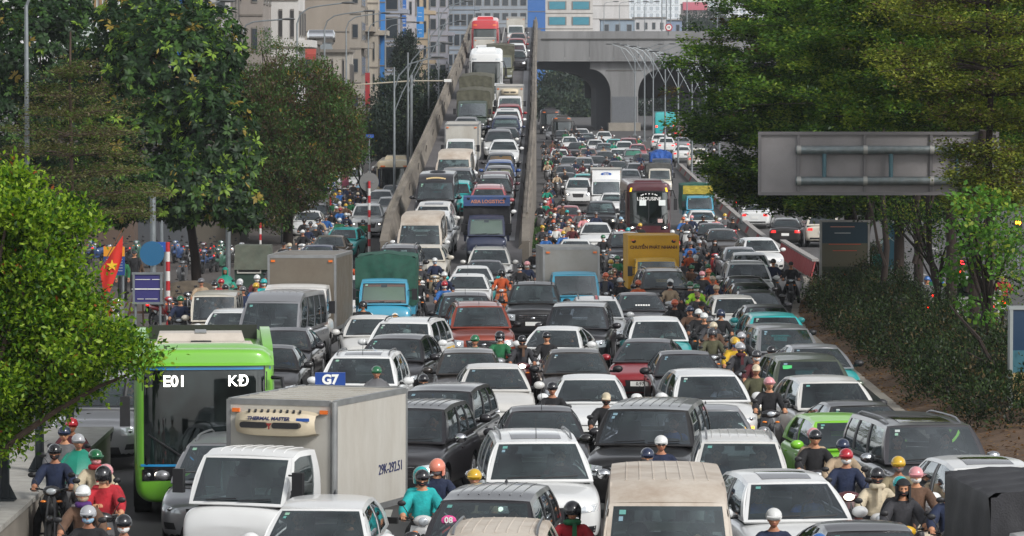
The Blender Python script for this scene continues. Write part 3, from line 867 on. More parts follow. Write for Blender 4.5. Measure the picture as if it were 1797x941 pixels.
def bus(root, key, L, W, H, paint, front, zw0, zw1, lower=None, brow=None, lod=1, wx=.9, mirrors=True, split=False, rake=.25, side=True, lights=.55, glassm=None, acbox=None):
    zb = .32; me, bvh = bus_shell(key, L, W, H, zb, rake=rake); w = W / 2
    me = me.copy()
    b = obj('body', me, root, [paint])
    D = (0, 1, 0)
    def P4(x0, x1, z0, z1, x2=None): x2 = x1 if x2 is None else x2; return [(x0, 0, z0), (x1, 0, z0), (x2, 0, z1), (x0 if x2 == x1 else -x2, 0, z1)]
    def pt(nm, c, mats, nu=12, nv=6, off=.01, par=root, d=D):
        mb = MB(); projected(bvh, c, nu, nv, d, off, mb); return obj(nm, mb.mesh(nm, mats, smooth=50), par)
    # front mask behind the glass, then the glass
    if front: pt('front_mask', P4(-wx * w, wx * w, zw0 - .12, zw1 + .1), [front], 14, 8, .006)
    # cab seen through the screen: dashboard and dark interior panel
    gl = pt('windshield', P4(-wx * w * .97, wx * w * .97, zw0, zw1), [glassm or BUSGLASS], 14, 8, .016)
    if split: pt('centre_bar', P4(-.02, .02, zw0, zw1), [BLACK], 1, 8, .024)
    if lower: pt('bumper', P4(-.93 * w, .93 * w, zb + .06, zw0 - .14), [lower], 14, 5, .005)
    if brow: pt('brow', P4(-.86 * w, .86 * w, zw1 + .08, H - .12), [brow], 12, 3, .006)
    for sx in (-1, 1):
        x0, x1 = sorted((sx * lights * w, sx * .88 * w))
        hl = pt('headlight', [(x0, 0, .72), (x1, 0, .74), (x1, 0, .94), (x0, 0, .92)], [mat('headlight_housing', '15161a', .15, coat=1.)], 5, 3, .014)
        for k in range(3):
            x = x0 + (x1 - x0) * (.22 + .28 * k); h = bvh.ray_cast((x, -12, .83), Vector(D))
            if h[0]: obj('bulb', MB().ell((x, h[0].y - .012, .83), (.05 if k == 1 else .035, .02, .05 if k == 1 else .035), 10, 6).mesh('bulb', [LAMPON if k == 1 else LENS]), hl)
    if side:
        for sx in (-1, 1):
            n = 6
            for k in range(n):
                y0 = -L / 2 + 1.2 + (L - 2) * k / n; y1 = y0 + (L - 2) / n - .08
                pt('side_window', [(0, y0, zw0 + .1), (0, y1, zw0 + .1), (0, y1, zw1 - .05), (0, y0, zw1 - .05)], [SIDEGLASS], 2, 3, .008, d=(-sx, 0, 0))
    ty, rm = wheel_meshes(.48, .28)
    for sx in (-1, 1):
        for yy in (-L / 2 + 2.3, L / 2 - 2.6):
            t = obj('wheel', ty, root, loc=(sx * (w - .12), yy, .48)); obj('rim', rm, t)
            obj('wheel_arch', MB().tube([(sx * (w - .3), yy, .5), (sx * (w + .004), yy, .5)], .56, 20).mesh('wheel_arch', [BLACK]), root)
    for u0, u1 in ((-.5, -.06), (.5, .06)):
        h0 = bvh.ray_cast((u1 * W, -12, zw0 - .02), Vector(D)); h1 = bvh.ray_cast((u0 * W * .8, -12, zw0 + (zw1 - zw0) * .33), Vector(D))
        if h0[0] and h1[0]: obj('wiper', MB().tube([h0[0] - Vector(D) * .04, h1[0] - Vector(D) * .045], .017, 5).mesh('wiper', [BLACK]), root)
    if mirrors:
        for sx in (-1, 1):
            m_ = MB().box((sx * (w + .2), -L / 2 - .12, zw1 - .62), (.2, .13, .62), taper=.9); m_.tube([(sx * (w - .12), -L / 2 + .25, zw1 + .1), (sx * (w + .08), -L / 2 - .08, zw1 + .12), (sx * (w + .2), -L / 2 - .12, zw1 - .3)], .035, 6)
            obj('side_mirror', m_.mesh('side_mirror', [BLACK]), root)
    if acbox:
        m_ = MB().box((0, .3, H + .08), (W * .62, 2.4, .26), taper=.85)
        obj('air_conditioner', m_.mesh('air_conditioner', [acbox], smooth=30), root)
    return b, gl, bvh
# ------------------------------------------------------------------ paints
def paint(nm, c, metal=0., rough=.3, dirt='7d7468', da=.10):
    return mat('paint_' + nm, c, rough, metal, coat=.6, dirt=dirt, dirt_amt=da, nscale=2.2)
PT = dict(
 white=paint('white', 'd2d3d2'), white2=paint('pearl_white', 'c9c8c4', da=.22), cream=paint('cream', 'c4beb0', da=.25),
 silver=paint('silver', '96979a', .6), grey=paint('grey', '47464a', .5), dgrey=paint('dark_grey', '27262b', .4), black=paint('black', '111114', .2),
 brown=paint('grey_brown', '37322f', .4), bronze=paint('bronze', '6b6257', .5), red=paint('red', '8c1622', .2), rust=paint('rust_orange', '8a3a28', .35),
 maroon=paint('maroon', '4a1420', .2), teal=paint('teal', '1fa3a3'), lime=paint('lime', '7cc02e'), blue=paint('blue', '2b4d86', .2), navy=paint('navy', '2a3350', .3),
 olive=paint('olive', '4b5446', .4), tblue=paint('truck_blue', '2b8fae', da=.22), yellow=paint('truck_yellow', 'd0a31c', da=.25), army=paint('army_green', '4d5137', rough=.7, da=.35),
 pink=paint('faded_red', '9c4a50'), dusty=paint('dusty_white', 'b9b2a6', rough=.6, dirt='7d6a58', da=.6), dgreen=paint('dark_green', '27392f', rough=.6),
 blush=paint('pale_rose', '9b7f7a', .3), redbus=paint('bus_red', 'b4202a'), busgreen=paint('bus_green', '6aad2c', da=.12), creambus=paint('bus_cream', 'c9bb9c'))
DUSTROOF = mat('dusty_roof', 'c2bbb0', .7, dirt='7d6650', dirt_amt=.7, nscale=1.6)
SH = dict(orange=mat('shade_orange', 'd87f32', .8), yellow=mat('shade_cream', 'b7a878', .8), mint=mat('shade_green', '6fb79a', .8), beige=mat('shade_beige', 'a89c84', .8), silver=mat('shade_silver', 'a9adb0', .5))
PANEL = mat('truck_panel', 'b2b0a9', .55, noise=.05, dirt='7a6e5c', dirt_amt=.5, nscale=1.6, stretch=(1, 1, .3), bump=.12, bscale=4)
PANELG = mat('truck_panel_grey', '8b8a86', .5, dirt='6b6459', dirt_amt=.5, nscale=1.5)
PANELB = mat('truck_panel_steel', '7a7266', .35, .5, dirt='5d5346', dirt_amt=.6, nscale=1.5)
PANELY = mat('truck_panel_yellow', 'cf9d14', .5, dirt='8f7430', dirt_amt=.35, nscale=1.5)
TARP = dict(green=mat('tarp_green', '1c4a3c', .75, noise=.25, nscale=6, bump=.3), black=mat('tarp_black', '222226', .7, noise=.3, nscale=6, bump=.3), grey=mat('tarp_grey', '4a4a48', .8, noise=.25, nscale=5, bump=.3),
            blue=mat('tarp_blue', '1d4f9a', .7, noise=.3, nscale=6, bump=.3), army=mat('tarp_army', '4f4e41', .85, noise=.25, nscale=5, bump=.3), gy=mat('tarp_green_yellow', '1f5244', .75, noise=.2, bump=.3))

VEH = []        # placed vehicles: dict with position and extent, for spacing and for wording the labels
def V(st, col, px, pyt, surf='g', yaw=0., desc=None, face=None, opts=(), gl=None, shade=None, lit=False, roof=None, rear=False, plate=None, cat='car', spec=None, L=None, W=None, H=None, top=None, name=None, Y=None, fix=False):
    VEH.append(dict(st=st, col=col, px=px, pyt=pyt, surf=surf, yaw=yaw, desc=desc, face=face, opts=tuple(opts), gl=gl, shade=shade, lit=lit, roof=roof, rear=rear, plate=plate, cat=cat, spec=spec, L=L, W=W, H=H, top=top, name=name, Y=Y, fix=fix))
def T(px, pyt, desc, surf='g', yaw=0., name='box_truck', cat='truck', Y=None, **spec):
    P = STY[spec['cab']]
    V('truck', None, px, pyt, surf, yaw, desc, cat=cat, spec=spec, L=P['L'] + spec.get('gap', .16) + spec['bl'], W=max(P['W'], spec['bw']), H=spec['zf'] + spec['bh'], name=name, Y=Y)
def B(px, pyt, desc, surf='g', yaw=0., L=9., W=2.5, H=3.2, Y=None, rear=False, **spec):
    V('bus', None, px, pyt, surf, yaw, desc, cat='bus', spec=spec, L=L, W=W, H=H, name='bus', Y=Y, rear=rear)
SR, RA, RB, FI, WH = 'sunroof', 'rails', 'rails_black', 'fin', 'whip'
# --- nearest rows
T(398, 706, 'white refrigerated box truck with roof cooling unit', yaw=-18, cab='cab', paint='white', cargo='box', bw=1.78, bl=3.2, bh=1.84, zf=.80, cmat='PANEL', face=1, lod=0, opts=('ribs', 'nosticker'), special='reefer')
V('hatch', 'white', 560, 868, desc='white hatchback with black shark fin antenna', face=2, opts=(FI,), lit=False, yaw=-4)
V('mpv', 'dgrey', 845, 862, desc='dark grey people carrier with pink round sticker', face=0, opts=(FI, 'ribs'), yaw=-7, gl=1)
V('mpv', 'dusty', 862, 912, desc='dusty white car with roof rails', face=0, opts=(RA, 'ribs'), roof=True, yaw=-4)
V('suv', 'white', 945, 753, desc='white SUV with sunroof and dark honeycomb grille', face=4, opts=(SR, RA, 'chromemirror', WH), lit=True, plate=None, yaw=3, gl=1)
V('hiace', 'white', 1172, 812, desc='white van with rust-stained ribbed roof', face=1, opts=('ribs',), roof=True, gl=1, cat='van', name='van')
V('mpv', 'white2', 1296, 752, desc='white people carrier with dusty roof and rails', face=0, opts=(RA, 'ribs'), gl=1)
V('cuv', 'white', 1392, 824, desc='white crossover with large black sunroof', face=2, opts=(SR,), gl=2, yaw=6)
V('sedan', 'dgrey', 1597, 916, desc='dark grey sedan cut off by the bottom edge', face=0, opts=(), yaw=5)
V('cuv', 'white', 1752, 800, desc='white crossover with sunroof at the far right', face=2, opts=(SR,), yaw=8)
T(1905, 822, 'truck under a dark tarpaulin in the bottom right corner', yaw=3, name='covered_truck', cab='cab', paint='white', cargo='tarp', bw=1.75, bl=2.9, bh=1.75, zf=.7, cmat='tarp_black', gable=.06, face=5, lod=1, seed=3)
V('boxsuv', 'grey', 1636, 726, desc='grey SUV with roof rails and sunroof beside the soil bank', face=3, opts=(SR, RA, 'chromemirror'), lit=True, yaw=8, gl=0)
V('hatch', 'lime', 1490, 724, desc='lime green hatchback', face=2, opts=(), yaw=6, gl=1)
V('sedan', 'black', 1516, 704, desc='black car behind the lime green hatchback', face=2, yaw=7, gl=3)
V('cuv', 'white2', 1470, 664, desc='white crossover with tree reflections on its windscreen', face=0, opts=('blackmirror', FI), yaw=6, gl=3)
V('suv', 'olive', 1443, 634, desc='olive green SUV with bright green permit sticker', face=0, yaw=5, gl=3)
V('sedan', 'teal', 1430, 600, desc='teal taxi with a silver grey roof', face=1, roof='silver', yaw=5, gl=3, opts=('blackmirror',))
V('mpv', 'silver', 1397, 580, desc='silver people carrier', face=0, yaw=4, gl=1)
V('cuv', 'teal', 1362, 548, desc='all-teal taxi near the dirt bank', face=2, yaw=4, gl=3, opts=('blackmirror',))
V('sedan', 'teal', 1343, 532, desc='teal car with dark grey roof', face=1, roof='grey', yaw=3, gl=0)
V('hatch', 'white2', 1301, 526, desc='white hatchback with a dull cream bonnet', face=0, yaw=2, gl=3)
V('sedan', 'grey', 1329, 510, desc='grey sedan in the right-hand queue', face=0, opts=(RA,), yaw=2)
V('sedan', 'black', 1321, 497, desc='black sedan in the right-hand queue', face=0, yaw=2, gl=3)
V('sedan', 'dgrey', 1310, 485, desc='dark grey sedan in the right-hand queue', face=1, yaw=2, gl=3)
V('suv', 'white', 1312, 457, desc='white SUV with silver roof rails in the right-hand queue', face=1, opts=(RA,), yaw=1, gl=3)
V('cuv', 'white', 1316, 443, desc='white crossover just ahead of the silver sedan', face=1, yaw=1)
V('sedan', 'silver', 1300, 434, desc='silver sedan ahead of the barrier end', face=0, yaw=1)
V('cuv', 'white', 1335, 417, desc='white crossover next to the red and white barrier', face=0, yaw=6, gl=0)
V('sedan', 'brown', 1268, 402, desc='grey-brown sedan right of the riders', face=0, yaw=1)
V('sedan', 'dgrey', 1250, 392, desc='dark sedan behind the crowd of riders', face=1)
V('hatch', 'white', 1232, 369, desc='white hatchback under the blue-green truck cab', face=0)
# --- centre block
V('sedan', 'dgrey', 950, 713, desc='dark grey sedan hidden behind the white SUV', face=0, opts=(WH, 'nosticker'), gl=1)
V('boxsuv', 'black', 1137, 708, desc='black SUV with a ribbed roof', face=3, opts=('ribs',), yaw=-8, gl=2)
V('sedan', 'silver', 1250, 714, desc='silver sedan mostly hidden behind the black SUV', face=0, opts=(FI,))
V('cuv', 'white', 1246, 647, desc='white electric crossover with orange indicator lit', face=2, opts=(), gl=2, yaw=5, lit=False)
V('sedan', 'white', 1035, 658, desc='white sedan with black lower nose', face=2, opts=('nosticker',), gl=0, yaw=-2)
V('sedan', 'brown', 1022, 613, desc='grey-brown sedan with black mirrors', face=0, opts=('blackmirror',), gl=0)
V('sedan', 'white', 972, 571, desc='white sedan behind the two dark-clad riders', face=1, opts=(FI,), gl=0, yaw=-7)
V('sedan', 'dgrey', 1205, 616, desc='dark sedan with round stickers beside the red sedan', face=1, gl=0, yaw=3, opts=('blackmirror',))
V('sedan', 'red', 1122, 595, desc='red sedan with black grille', face=4, roof='grey', gl=1, plate='0.97', yaw=-6)
V('cuv', 'teal', 1140, 555, desc='teal taxi with white roof', face=2, roof='white', gl=1, opts=('blackmirror',))
V('sedan', 'white2', 868, 639, desc='white sedan with chrome-edged bonnet', face=2, gl=0, yaw=3, opts=())
V('hatch', 'brown', 822, 611, desc='grey-brown hatchback with round headlights', face=3, gl=1, lit=False)
V('mpv', 'dgrey', 716, 697, desc='dark grey people carrier with angular lights', face=3, gl=0, yaw=-9, opts=('ribs', 'chromemirror'), plate='-494.04', lit=True)
V('mpv', 'dgrey', 800, 684, desc='dark blue-grey people carrier with a thin light bar', face=2, gl=0, yaw=-9, lit=False)
V('sedan', 'white', 576, 681, desc='white taxi with a blue roof sign', face=0, gl=1)
V('suv', 'white', 632, 614, desc='white SUV with brown-tinted sunroof', face=1, opts=(SR, RA, WH), gl=0, yaw=-3, lit=True)
V('cuv', 'dgrey', 692, 584, desc='dark grey crossover', face=0, gl=0, yaw=-8, opts=())
V('suv', 'white', 702, 562, desc='white SUV with black roof rails and yellow rear panel', face=0, opts=(RB,), gl=1, yaw=-9)
V('sedan', 'white2', 648, 554, desc='white sedan with cream mirror caps', face=0, gl=1, yaw=2)
V('sedan', 'dgrey', 498, 574, desc='dark sedan in front of the silver van', face=2, gl=0, yaw=-4)
V('sedan', 'black', 470, 606, desc='black car half hidden behind the green bus', face=0, yaw=-3, gl=3)
V('suv', 'rust', 843, 529, desc='rust orange SUV with C-shaped headlights', face=3, gl=1, opts=(RA, 'blackmirror', WH), lit=True, yaw=3)
V('pickup', 'dgrey', 818, 514, desc='dark grey pickup with whip antenna', face=0, gl=1, opts=(WH, 'blackmirror'), yaw=2)
V('pickup', 'black', 937, 495, desc='black pickup with black roof rails', face=3, gl=1, opts=(RB, WH, 'blackmirror'), yaw=-2)
V('boxsuv', 'dgrey', 1030, 536, desc='dark grey SUV with oval chrome badge', face=3, gl=2, opts=('nosticker',), yaw=-3)
V('cuv', 'white', 1047, 520, desc='white crossover with a red stripe on its roof', face=3, gl=0, opts=(RA,), yaw=-1, roof='white')
V('sedan', 'grey', 1124, 514, desc='grey sedan with white lettering on its windscreen', face=0, gl=0, yaw=2)
V('suv', 'brown', 1166, 470, desc='grey-brown SUV in front of the yellow truck', face=1, opts=(RA,), gl=0, yaw=2)
T(1010, 431, 'light blue truck with a pale grey box', cab='cab', paint='tblue', cargo='box', bw=1.9, bl=3.0, bh=1.95, zf=.8, cmat='PANELG', face=5, lod=1, opts=('nosticker',), yaw=4)
T(1152, 411, 'yellow courier box truck', cab='cab', paint='yellow', cargo='box', bw=1.86, bl=3.1, bh=1.95, zf=.8, cmat='PANELY', cmat2='PANELY', face=1, lod=1, yaw=1, special='courier')
V('sedan', 'white', 820, 481, desc='white sedan with a thin whip antenna', face=0, opts=(WH,), gl=0)
V('sedan', 'teal', 829, 467, desc='white-roofed teal taxi', face=0, roof='white')
V('sedan', 'grey', 852, 454, desc='grey sedan at the foot of the flyover', face=1)
V('suv', 'white2', 858, 436, desc='white SUV with roof rails at the foot of the flyover', face=1, opts=(RA,), gl=1)
V('suv', 'dgrey', 842, 421, desc='dark grey SUV with black roof rails on the ramp foot', face=1, opts=(RB, 'blackmirror'), gl=1)
# --- left lanes
B(350, None, 'lime green electric city bus', L=8.2, W=2.46, H=3.0, Y=69.5, yaw=5, key='green', special='green', paint='busgreen', zw0=1.0, zw1=2.62, rake=.12, lod=0)
V('suv', 'silver', 185, None, desc='silver white SUV beside the green bus', face=1, Y=79, yaw=-3, gl=0, lit=False)
V('mpv', 'silver', 372, 778, desc='silver car between the green bus and the box truck', face=0, opts=(RA,), gl=1, yaw=-6)
V('hiace', 'silver', 470, 511, desc='silver van with ribbed roof', face=1, opts=('ribs',), gl=0, yaw=-6, cat='van', name='van')
V('minivan', 'cream', 372, 512, desc='cream minivan with two round stickers', face=5, gl=0, cat='van', name='van', yaw=-1)
V('hatch', 'white', 402, 541, desc='white small car beside the cream minivan', face=0, yaw=-1)
T(526, 442, 'box truck with a dented bare steel box', cab='cabm', paint='white2', cargo='box', bw=2.02, bl=4.2, bh=2.2, zf=.85, cmat='PANELB', face=1, lod=1, yaw=-3)
V('cuv', 'white2', 600, 484, desc='white crossover with a black spindle grille', face=4, yaw=-5, gl=0)
T(674, 441, 'blue truck with a green tarpaulin', cab='cab', paint='tblue', cargo='tarp', bw=1.95, bl=3.0, bh=1.95, zf=.8, cmat='tarp_green', gable=.1, face=5, lod=1, seed=5, shade='beige', yaw=-1, special='greentarp', name='covered_truck')
V('suv', 'white', 645, 357, desc='white SUV with both headlights on below the flyover', face=3, lit=True, opts=(), yaw=-1)
V('hatch', 'teal', 602, 399, desc='teal taxi in the side street', face=0, yaw=-5, gl=1)
V('sedan', 'bronze', 578, 413, desc='bronze sedan in the side street', face=0, yaw=-3)
V('sedan', 'navy', 556, 430, desc='navy sedan behind the steel box truck', face=1, yaw=-3)
V('sedan', 'white', 541, 370, desc='white sedan parked by the pink banners', face=0, yaw=-2)
V('cuv', 'dgrey', 551, 357, desc='dark crossover parked by the pink banners', face=1, yaw=-2)
V('sedan', 'white', 684, 346, desc='white sedan beside the ramp wall', face=0)
V('cuv', 'white', 668, 333, desc='white crossover beside the ramp wall', face=0)
V('sedan', 'silver', 690, 325, desc='silver sedan close behind the ramp wall', face=0)
V('suv', 'white', 615, 294, desc='white SUV coming up the side street', face=1, yaw=-2)
B(692, 276, 'cream city bus in the side street', L=9.0, W=2.45, H=3.0, key='cream', paint='creambus', special='cream', zw0=1.25, zw1=2.45, rake=.15, lod=2)
# --- on the flyover ramp
V('suv', 'dgrey', 700, 425, surf='r', desc='dark grey SUV at the ramp foot', face=1, opts=(RA,), gl=1, yaw=-2)
V('sedan', 'cream', 746, 432, surf='r', desc='cream sedan at the ramp foot', face=0, yaw=-2)
V('van', 'white', 733, 382, surf='r', desc='white van with a dusty roof on the ramp', face=1, roof=True, gl=1, cat='van', name='van', yaw=-2)
V('suv', 'white', 761, 369, surf='r', desc='white SUV behind the white van', face=0, yaw=-2)
V('suv', 'white2', 760, 353, surf='r', desc='white SUV following the grey van', face=0, opts=(SR,), yaw=-2)
V('van', 'dgrey', 765, 296, surf='r', desc='dark grey van with gold lettering on its brow', face=1, gl=1, cat='van', name='van', yaw=-2)
V('hatch', 'teal', 800, 322, surf='r', desc='teal taxi tucked behind the grey van', face=0, yaw=-2)
V('suv', 'dgrey', 800, 296, surf='r', desc='dark grey SUV beside the grey van', face=0, yaw=-2)
V('van', 'white', 796, 260, surf='r', desc='white van with a beige roof on the ramp', face=1, roof=True, gl=1, cat='van', name='van', yaw=-2)
T(808, 214, 'small white box truck on the ramp', surf='r', cab='cab', paint='white', cargo='box', bw=1.85, bl=2.9, bh=1.9, zf=.8, cmat='PANEL', face=1, lod=1, yaw=-2)
V('sedan', 'silver', 818, 205, surf='r', desc='silver sedan on the ramp', face=0, yaw=-2)
T(829, 152, 'army green truck with a grey canvas cover', surf='r', cab='cabm', paint='dgreen', cargo='tarp', bw=2.1, bl=3.8, bh=2.0, zf=.9, cmat='tarp_army', gable=.12, face=1, lod=1, seed=8, yaw=-2, name='covered_truck')
T(833, 127, 'truck with a grey-green canvas roof', surf='r', cab='cabm', paint='army', cargo='tarp', bw=2.2, bl=4.2, bh=2.1, zf=.9, cmat='tarp_army', gable=.12, face=1, lod=2, seed=9, yaw=-2, name='covered_truck')
V('suv', 'white', 868, 146, surf='r', desc='white SUV beneath the black and white coach', face=1, opts=(), yaw=-1)
B(853, 85, 'black and white coach on the ramp', surf='r', L=9.5, W=2.45, H=3.4, key='coach', paint='white', special='coach', zw0=1.15, zw1=2.7, rake=.3, lod=2)
T(878, 76, 'army green military truck', surf='r', cab='cabm', paint='army', cargo='tarp', bw=2.2, bl=4.2, bh=2.0, zf=1.0, cmat='tarp_army', gable=.08, face=1, lod=2, seed=10, name='covered_truck')
T(850, 66, 'white truck below the red bus', surf='r', cab='cab', paint='white', cargo='box', bw=1.85, bl=3.0, bh=1.7, zf=.8, cmat='PANEL', face=1, lod=2)
B(851, 31, 'red coach at the top of the ramp', surf='r', L=9.5, W=2.5, H=3.4, key='coach2', paint='redbus', special='red', zw0=1.15, zw1=2.55, rake=.3, lod=2)
T(905, 30, 'white box truck near the ramp crest', surf='r', cab='cab', paint='white', cargo='box', bw=1.9, bl=3.2, bh=1.9, zf=.8, cmat='PANEL', face=1, lod=2)
V('sedan', 'silver', 909, 51, surf='r', desc='silver sedan near the ramp crest', face=0)
V('sedan', 'blush', 909, 58, surf='r', desc='pale rose sedan on the ramp', face=0)
V('cuv', 'red', 906, 67, surf='r', desc='red crossover on the upper ramp', face=0)
V('suv', 'white', 910, 76, surf='r', desc='white SUV on the upper ramp', face=0)
V('cuv', 'dgrey', 914, 88, surf='r', desc='dark crossover on the upper ramp', face=1, lit=True)
T(902, 152, 'white refrigerated truck on the ramp', surf='r', cab='cab', paint='white', cargo='box', bw=1.85, bl=2.8, bh=1.75, zf=.8, cmat='PANEL', face=1, lod=1, special='reefer_small')
V('cuv', 'red', 894, 181, surf='r', desc='red crossover on the middle of the ramp', face=0)
V('suv', 'white', 896, 190, surf='r', desc='white SUV with a sunroof on the ramp', face=1, opts=(SR,))
V('suv', 'navy', 888, 209, surf='r', desc='navy SUV on the ramp', face=1)
V('sedan', 'dgrey', 897, 222, surf='r', desc='dark sedan in the right ramp lane', face=0)
V('cuv', 'white2', 876, 226, surf='r', desc='white crossover with a grey roof and one bright headlight', face=1, roof='grey', lit=True)
V('sedan', 'white', 887, 245, surf='r', desc='white sedan in the right ramp lane', face=0)
V('hatch', 'dgrey', 879, 267, surf='r', desc='dark hatchback with an orange sun shade', face=0, shade='orange')
V('hatch', 'blue', 877, 281, surf='r', desc='blue hatchback on the ramp', face=0, gl=1)
V('hatch', 'brown', 886, 290, surf='r', desc='brown hatchback with a cream sun shade', face=0, shade='yellow')
V('suv', 'black', 871, 303, surf='r', desc='black pickup-nosed SUV with roof rails', face=3, opts=(RB, 'blackmirror'), lit=False, gl=1)
V('cuv', 'maroon', 899, 309, surf='r', desc='maroon crossover against the ramp wall', face=1)
V('suv', 'pink', 857, 331, surf='r', desc='faded red SUV on the ramp', face=0, opts=(RA,))
V('hatch', 'white', 864, 346, surf='r', desc='white hatchback on the ramp', face=0)
T(858, 366, 'blue truck with a black tarpaulin', surf='r', cab='cab', paint='navy', cargo='tarp', bw=1.95, bl=3.0, bh=1.62, zf=.8, cmat='tarp_black', gable=.08, face=5, lod=1, seed=12, shade='beige', special='logistics', name='covered_truck')
# --- at grade, right of the ramp
V('sedan', 'white', 1010, 420, desc='white sedan roof behind the light blue truck', face=0)
V('sedan', 'white', 1046, 391, desc='white sedan ahead of the dark pickup', face=0, gl=0)
V('mpv', 'dgrey', 1098, 407, desc='dark grey people carrier left of the yellow truck', face=1, opts=(RA,), gl=1)
V('pickup', 'dgrey', 1050, 353, desc='dark pickup with a rider carrying a box in front', face=3, lit=True, gl=1)
V('sedan', 'pink', 1000, 361, desc='pink sedan behind the knot of riders', face=0)
V('hatch', 'white', 1075, 338, desc='white taxi left of the maroon coach', face=0, gl=1)
B(1138, 314, 'maroon coach with white lettering on its windscreen', L=8.6, W=2.45, H=3.25, key='maroon', paint='maroon', special='maroon', zw0=1.05, zw1=2.72, rake=.2, lod=1, yaw=1)
T(1228, 320, 'blue-green truck with a green and yellow tarpaulin', cab='cab', paint='tblue', cargo='tarp', bw=1.85, bl=3.0, bh=1.85, zf=.8, cmat='tarp_gy', gable=.08, face=1, lod=1, seed=14, special='gy', name='covered_truck', yaw=1)
T(1064, 295, 'white box truck with an oval blue emblem', cab='cabm', paint='white', cargo='box', bw=2.0, bl=3.8, bh=2.0, zf=.85, cmat='PANEL', face=1, lod=1, special='oval')
V('suv', 'white', 1015, 312, desc='white SUV with a bright headlight beside the white truck', face=1, lit=True)
V('hatch', 'teal', 1025, 305, desc='teal taxi behind the white SUV', face=0)
V('hatch', 'red', 1032, 313, desc='red hatchback beside the white box truck', face=0)
V('sedan', 'grey', 994, 303, desc='grey sedan left of the white box truck', face=0)
V('sedan', 'grey', 1000, 291, desc='grey sedan further up the left lane', face=0)
V('hatch', 'silver', 1027, 288, desc='silver hatchback in the mid queue', face=0)
V('mpv', 'silver', 1025, 276, desc='silver people carrier in the far queue', face=0)
V('sedan', 'silver', 999, 275, desc='silver sedan in the far left lane', face=0)
V('sedan', 'grey', 1047, 274, desc='grey sedan in the far queue', face=0)
V('hatch', 'blush', 1032, 260, desc='pale rose hatchback in the far queue', face=0)
V('sedan', 'grey', 1084, 283, desc='dark sedan left of the blue-tarp truck', face=0)
V('hatch', 'silver', 1106, 297, desc='pale car beside the maroon coach roof', face=0)
V('cuv', 'silver', 1111, 261, desc='silver crossover with a green sun shade', face=0, shade='mint')
V('cuv', 'white', 1092, 248, desc='white crossover in the far queue', face=0)
V('hatch', 'white', 1046, 245, desc='white hatchback in the far queue', face=0)
V('hatch', 'teal', 1077, 244, desc='teal taxi in the far queue', face=0)
V('suv', 'red', 1103, 242, desc='red SUV near the bridge pier', face=0)
V('hatch', 'pink', 1119, 253, desc='pink car near the median lamps', face=0)
V('hatch', 'white', 1000, 240, desc='white hatchback far off by the ramp', face=0)
T(1152, 262, 'truck loaded under a bright blue tarpaulin', cab='cab', paint='navy', cargo='load', bw=1.8, bl=2.8, bh=1.8, zf=.8, cmat='tarp_blue', gable=.25, face=1, lod=2, seed=17, name='covered_truck')
T(1158, 286, 'beige truck with a canvas-topped bed', cab='cab', paint='cream', cargo='tarp', bw=1.85, bl=2.6, bh=1.5, zf=.8, cmat='tarp_grey', gable=.05, face=1, lod=2, seed=18, name='covered_truck')
B(966, 192, 'dark bus waiting under the bridge', L=8, W=2.4, H=2.9, key='dark', paint='dgrey', special='cream', zw0=1.15, zw1=2.4, lod=2)
B(992, 205, 'dark bus in the shade of the bridge', L=7, W=2.2, H=2.7, key='dark2', paint='brown', special='cream', zw0=1.1, zw1=2.2, lod=2)
for i, (px, py, c) in enumerate(((972, 222, 'silver'), (986, 229, 'dgrey'), (1016, 226, 'white'), (1030, 234, 'grey'), (1060, 231, 'white'), (1064, 251, 'silver'), (1012, 250, 'dgrey'), (982, 262, 'white'), (1062, 266, 'dgrey'), (1086, 262, 'white'), (1128, 270, 'grey'), (1126, 286, 'silver'))):
    V('hatch' if i % 2 else 'sedan', c, px, py, desc=f'small {dict(dgrey="dark").get(c, c)} car far up the packed lanes, {["first", "second", "third", "fourth", "fifth", "sixth", "seventh", "eighth", "ninth", "tenth", "eleventh", "twelfth"][i]} of twelve', face=i % 3)
# --- the other carriageway, driving away
V('sedan', 'white', 1330, 356, desc='white sedan driving away beyond the barrier', rear=True, yaw=-9)
V('sedan', 'black', 1393, 383, desc='black sedan driving away under the trees', rear=True, yaw=-4)
V('suv', 'cream', 1432, 372, desc='cream SUV half hidden by the advertising lightbox', rear=True, yaw=-4)
V('suv', 'cream', 1225, 260, desc='beige SUV driving away beyond the lamp posts', rear=True, yaw=-3)
V('cuv', 'white', 1168, 241, desc='white crossover driving away near the pier', rear=True, yaw=-2)
V('cuv', 'white', 1158, 235, desc='white crossover driving away nearest the pier', rear=True, yaw=-2)
V('sedan', 'silver', 1197, 241, desc='silver sedan driving away in the distance', rear=True, yaw=-3)
V('sedan', 'white', 1197, 256, desc='small white sedan driving away beside the lamp posts', rear=True, yaw=-3)
V('sedan', 'red', 1190, 222, desc='red car braking in the distance', rear=True)
V('hatch', 'white', 1212, 226, desc='white hatchback in the distance beyond the lamps', rear=True)
V('hatch', 'dgrey', 1175, 222, desc='dark hatchback in the distance by the pier', rear=True)
B(1165, 196, 'teal bus under the bridge', L=8, W=2.4, H=2.9, key='tealb', paint='teal', special='rear', zw0=1.2, zw1=2.3, lod=2, rear=True)

V('sedan', 'dgrey', 1590, 492, desc='dark sedan driving away behind the layered trunks', rear=True, yaw=-5)
V('suv', 'white2', 1700, 486, desc='white SUV driving away at the right behind the trunks', rear=True, yaw=-5)
V('sedan', 'silver', 1500, 452, desc='silver sedan driving away behind the lightbox', rear=True, yaw=-5)
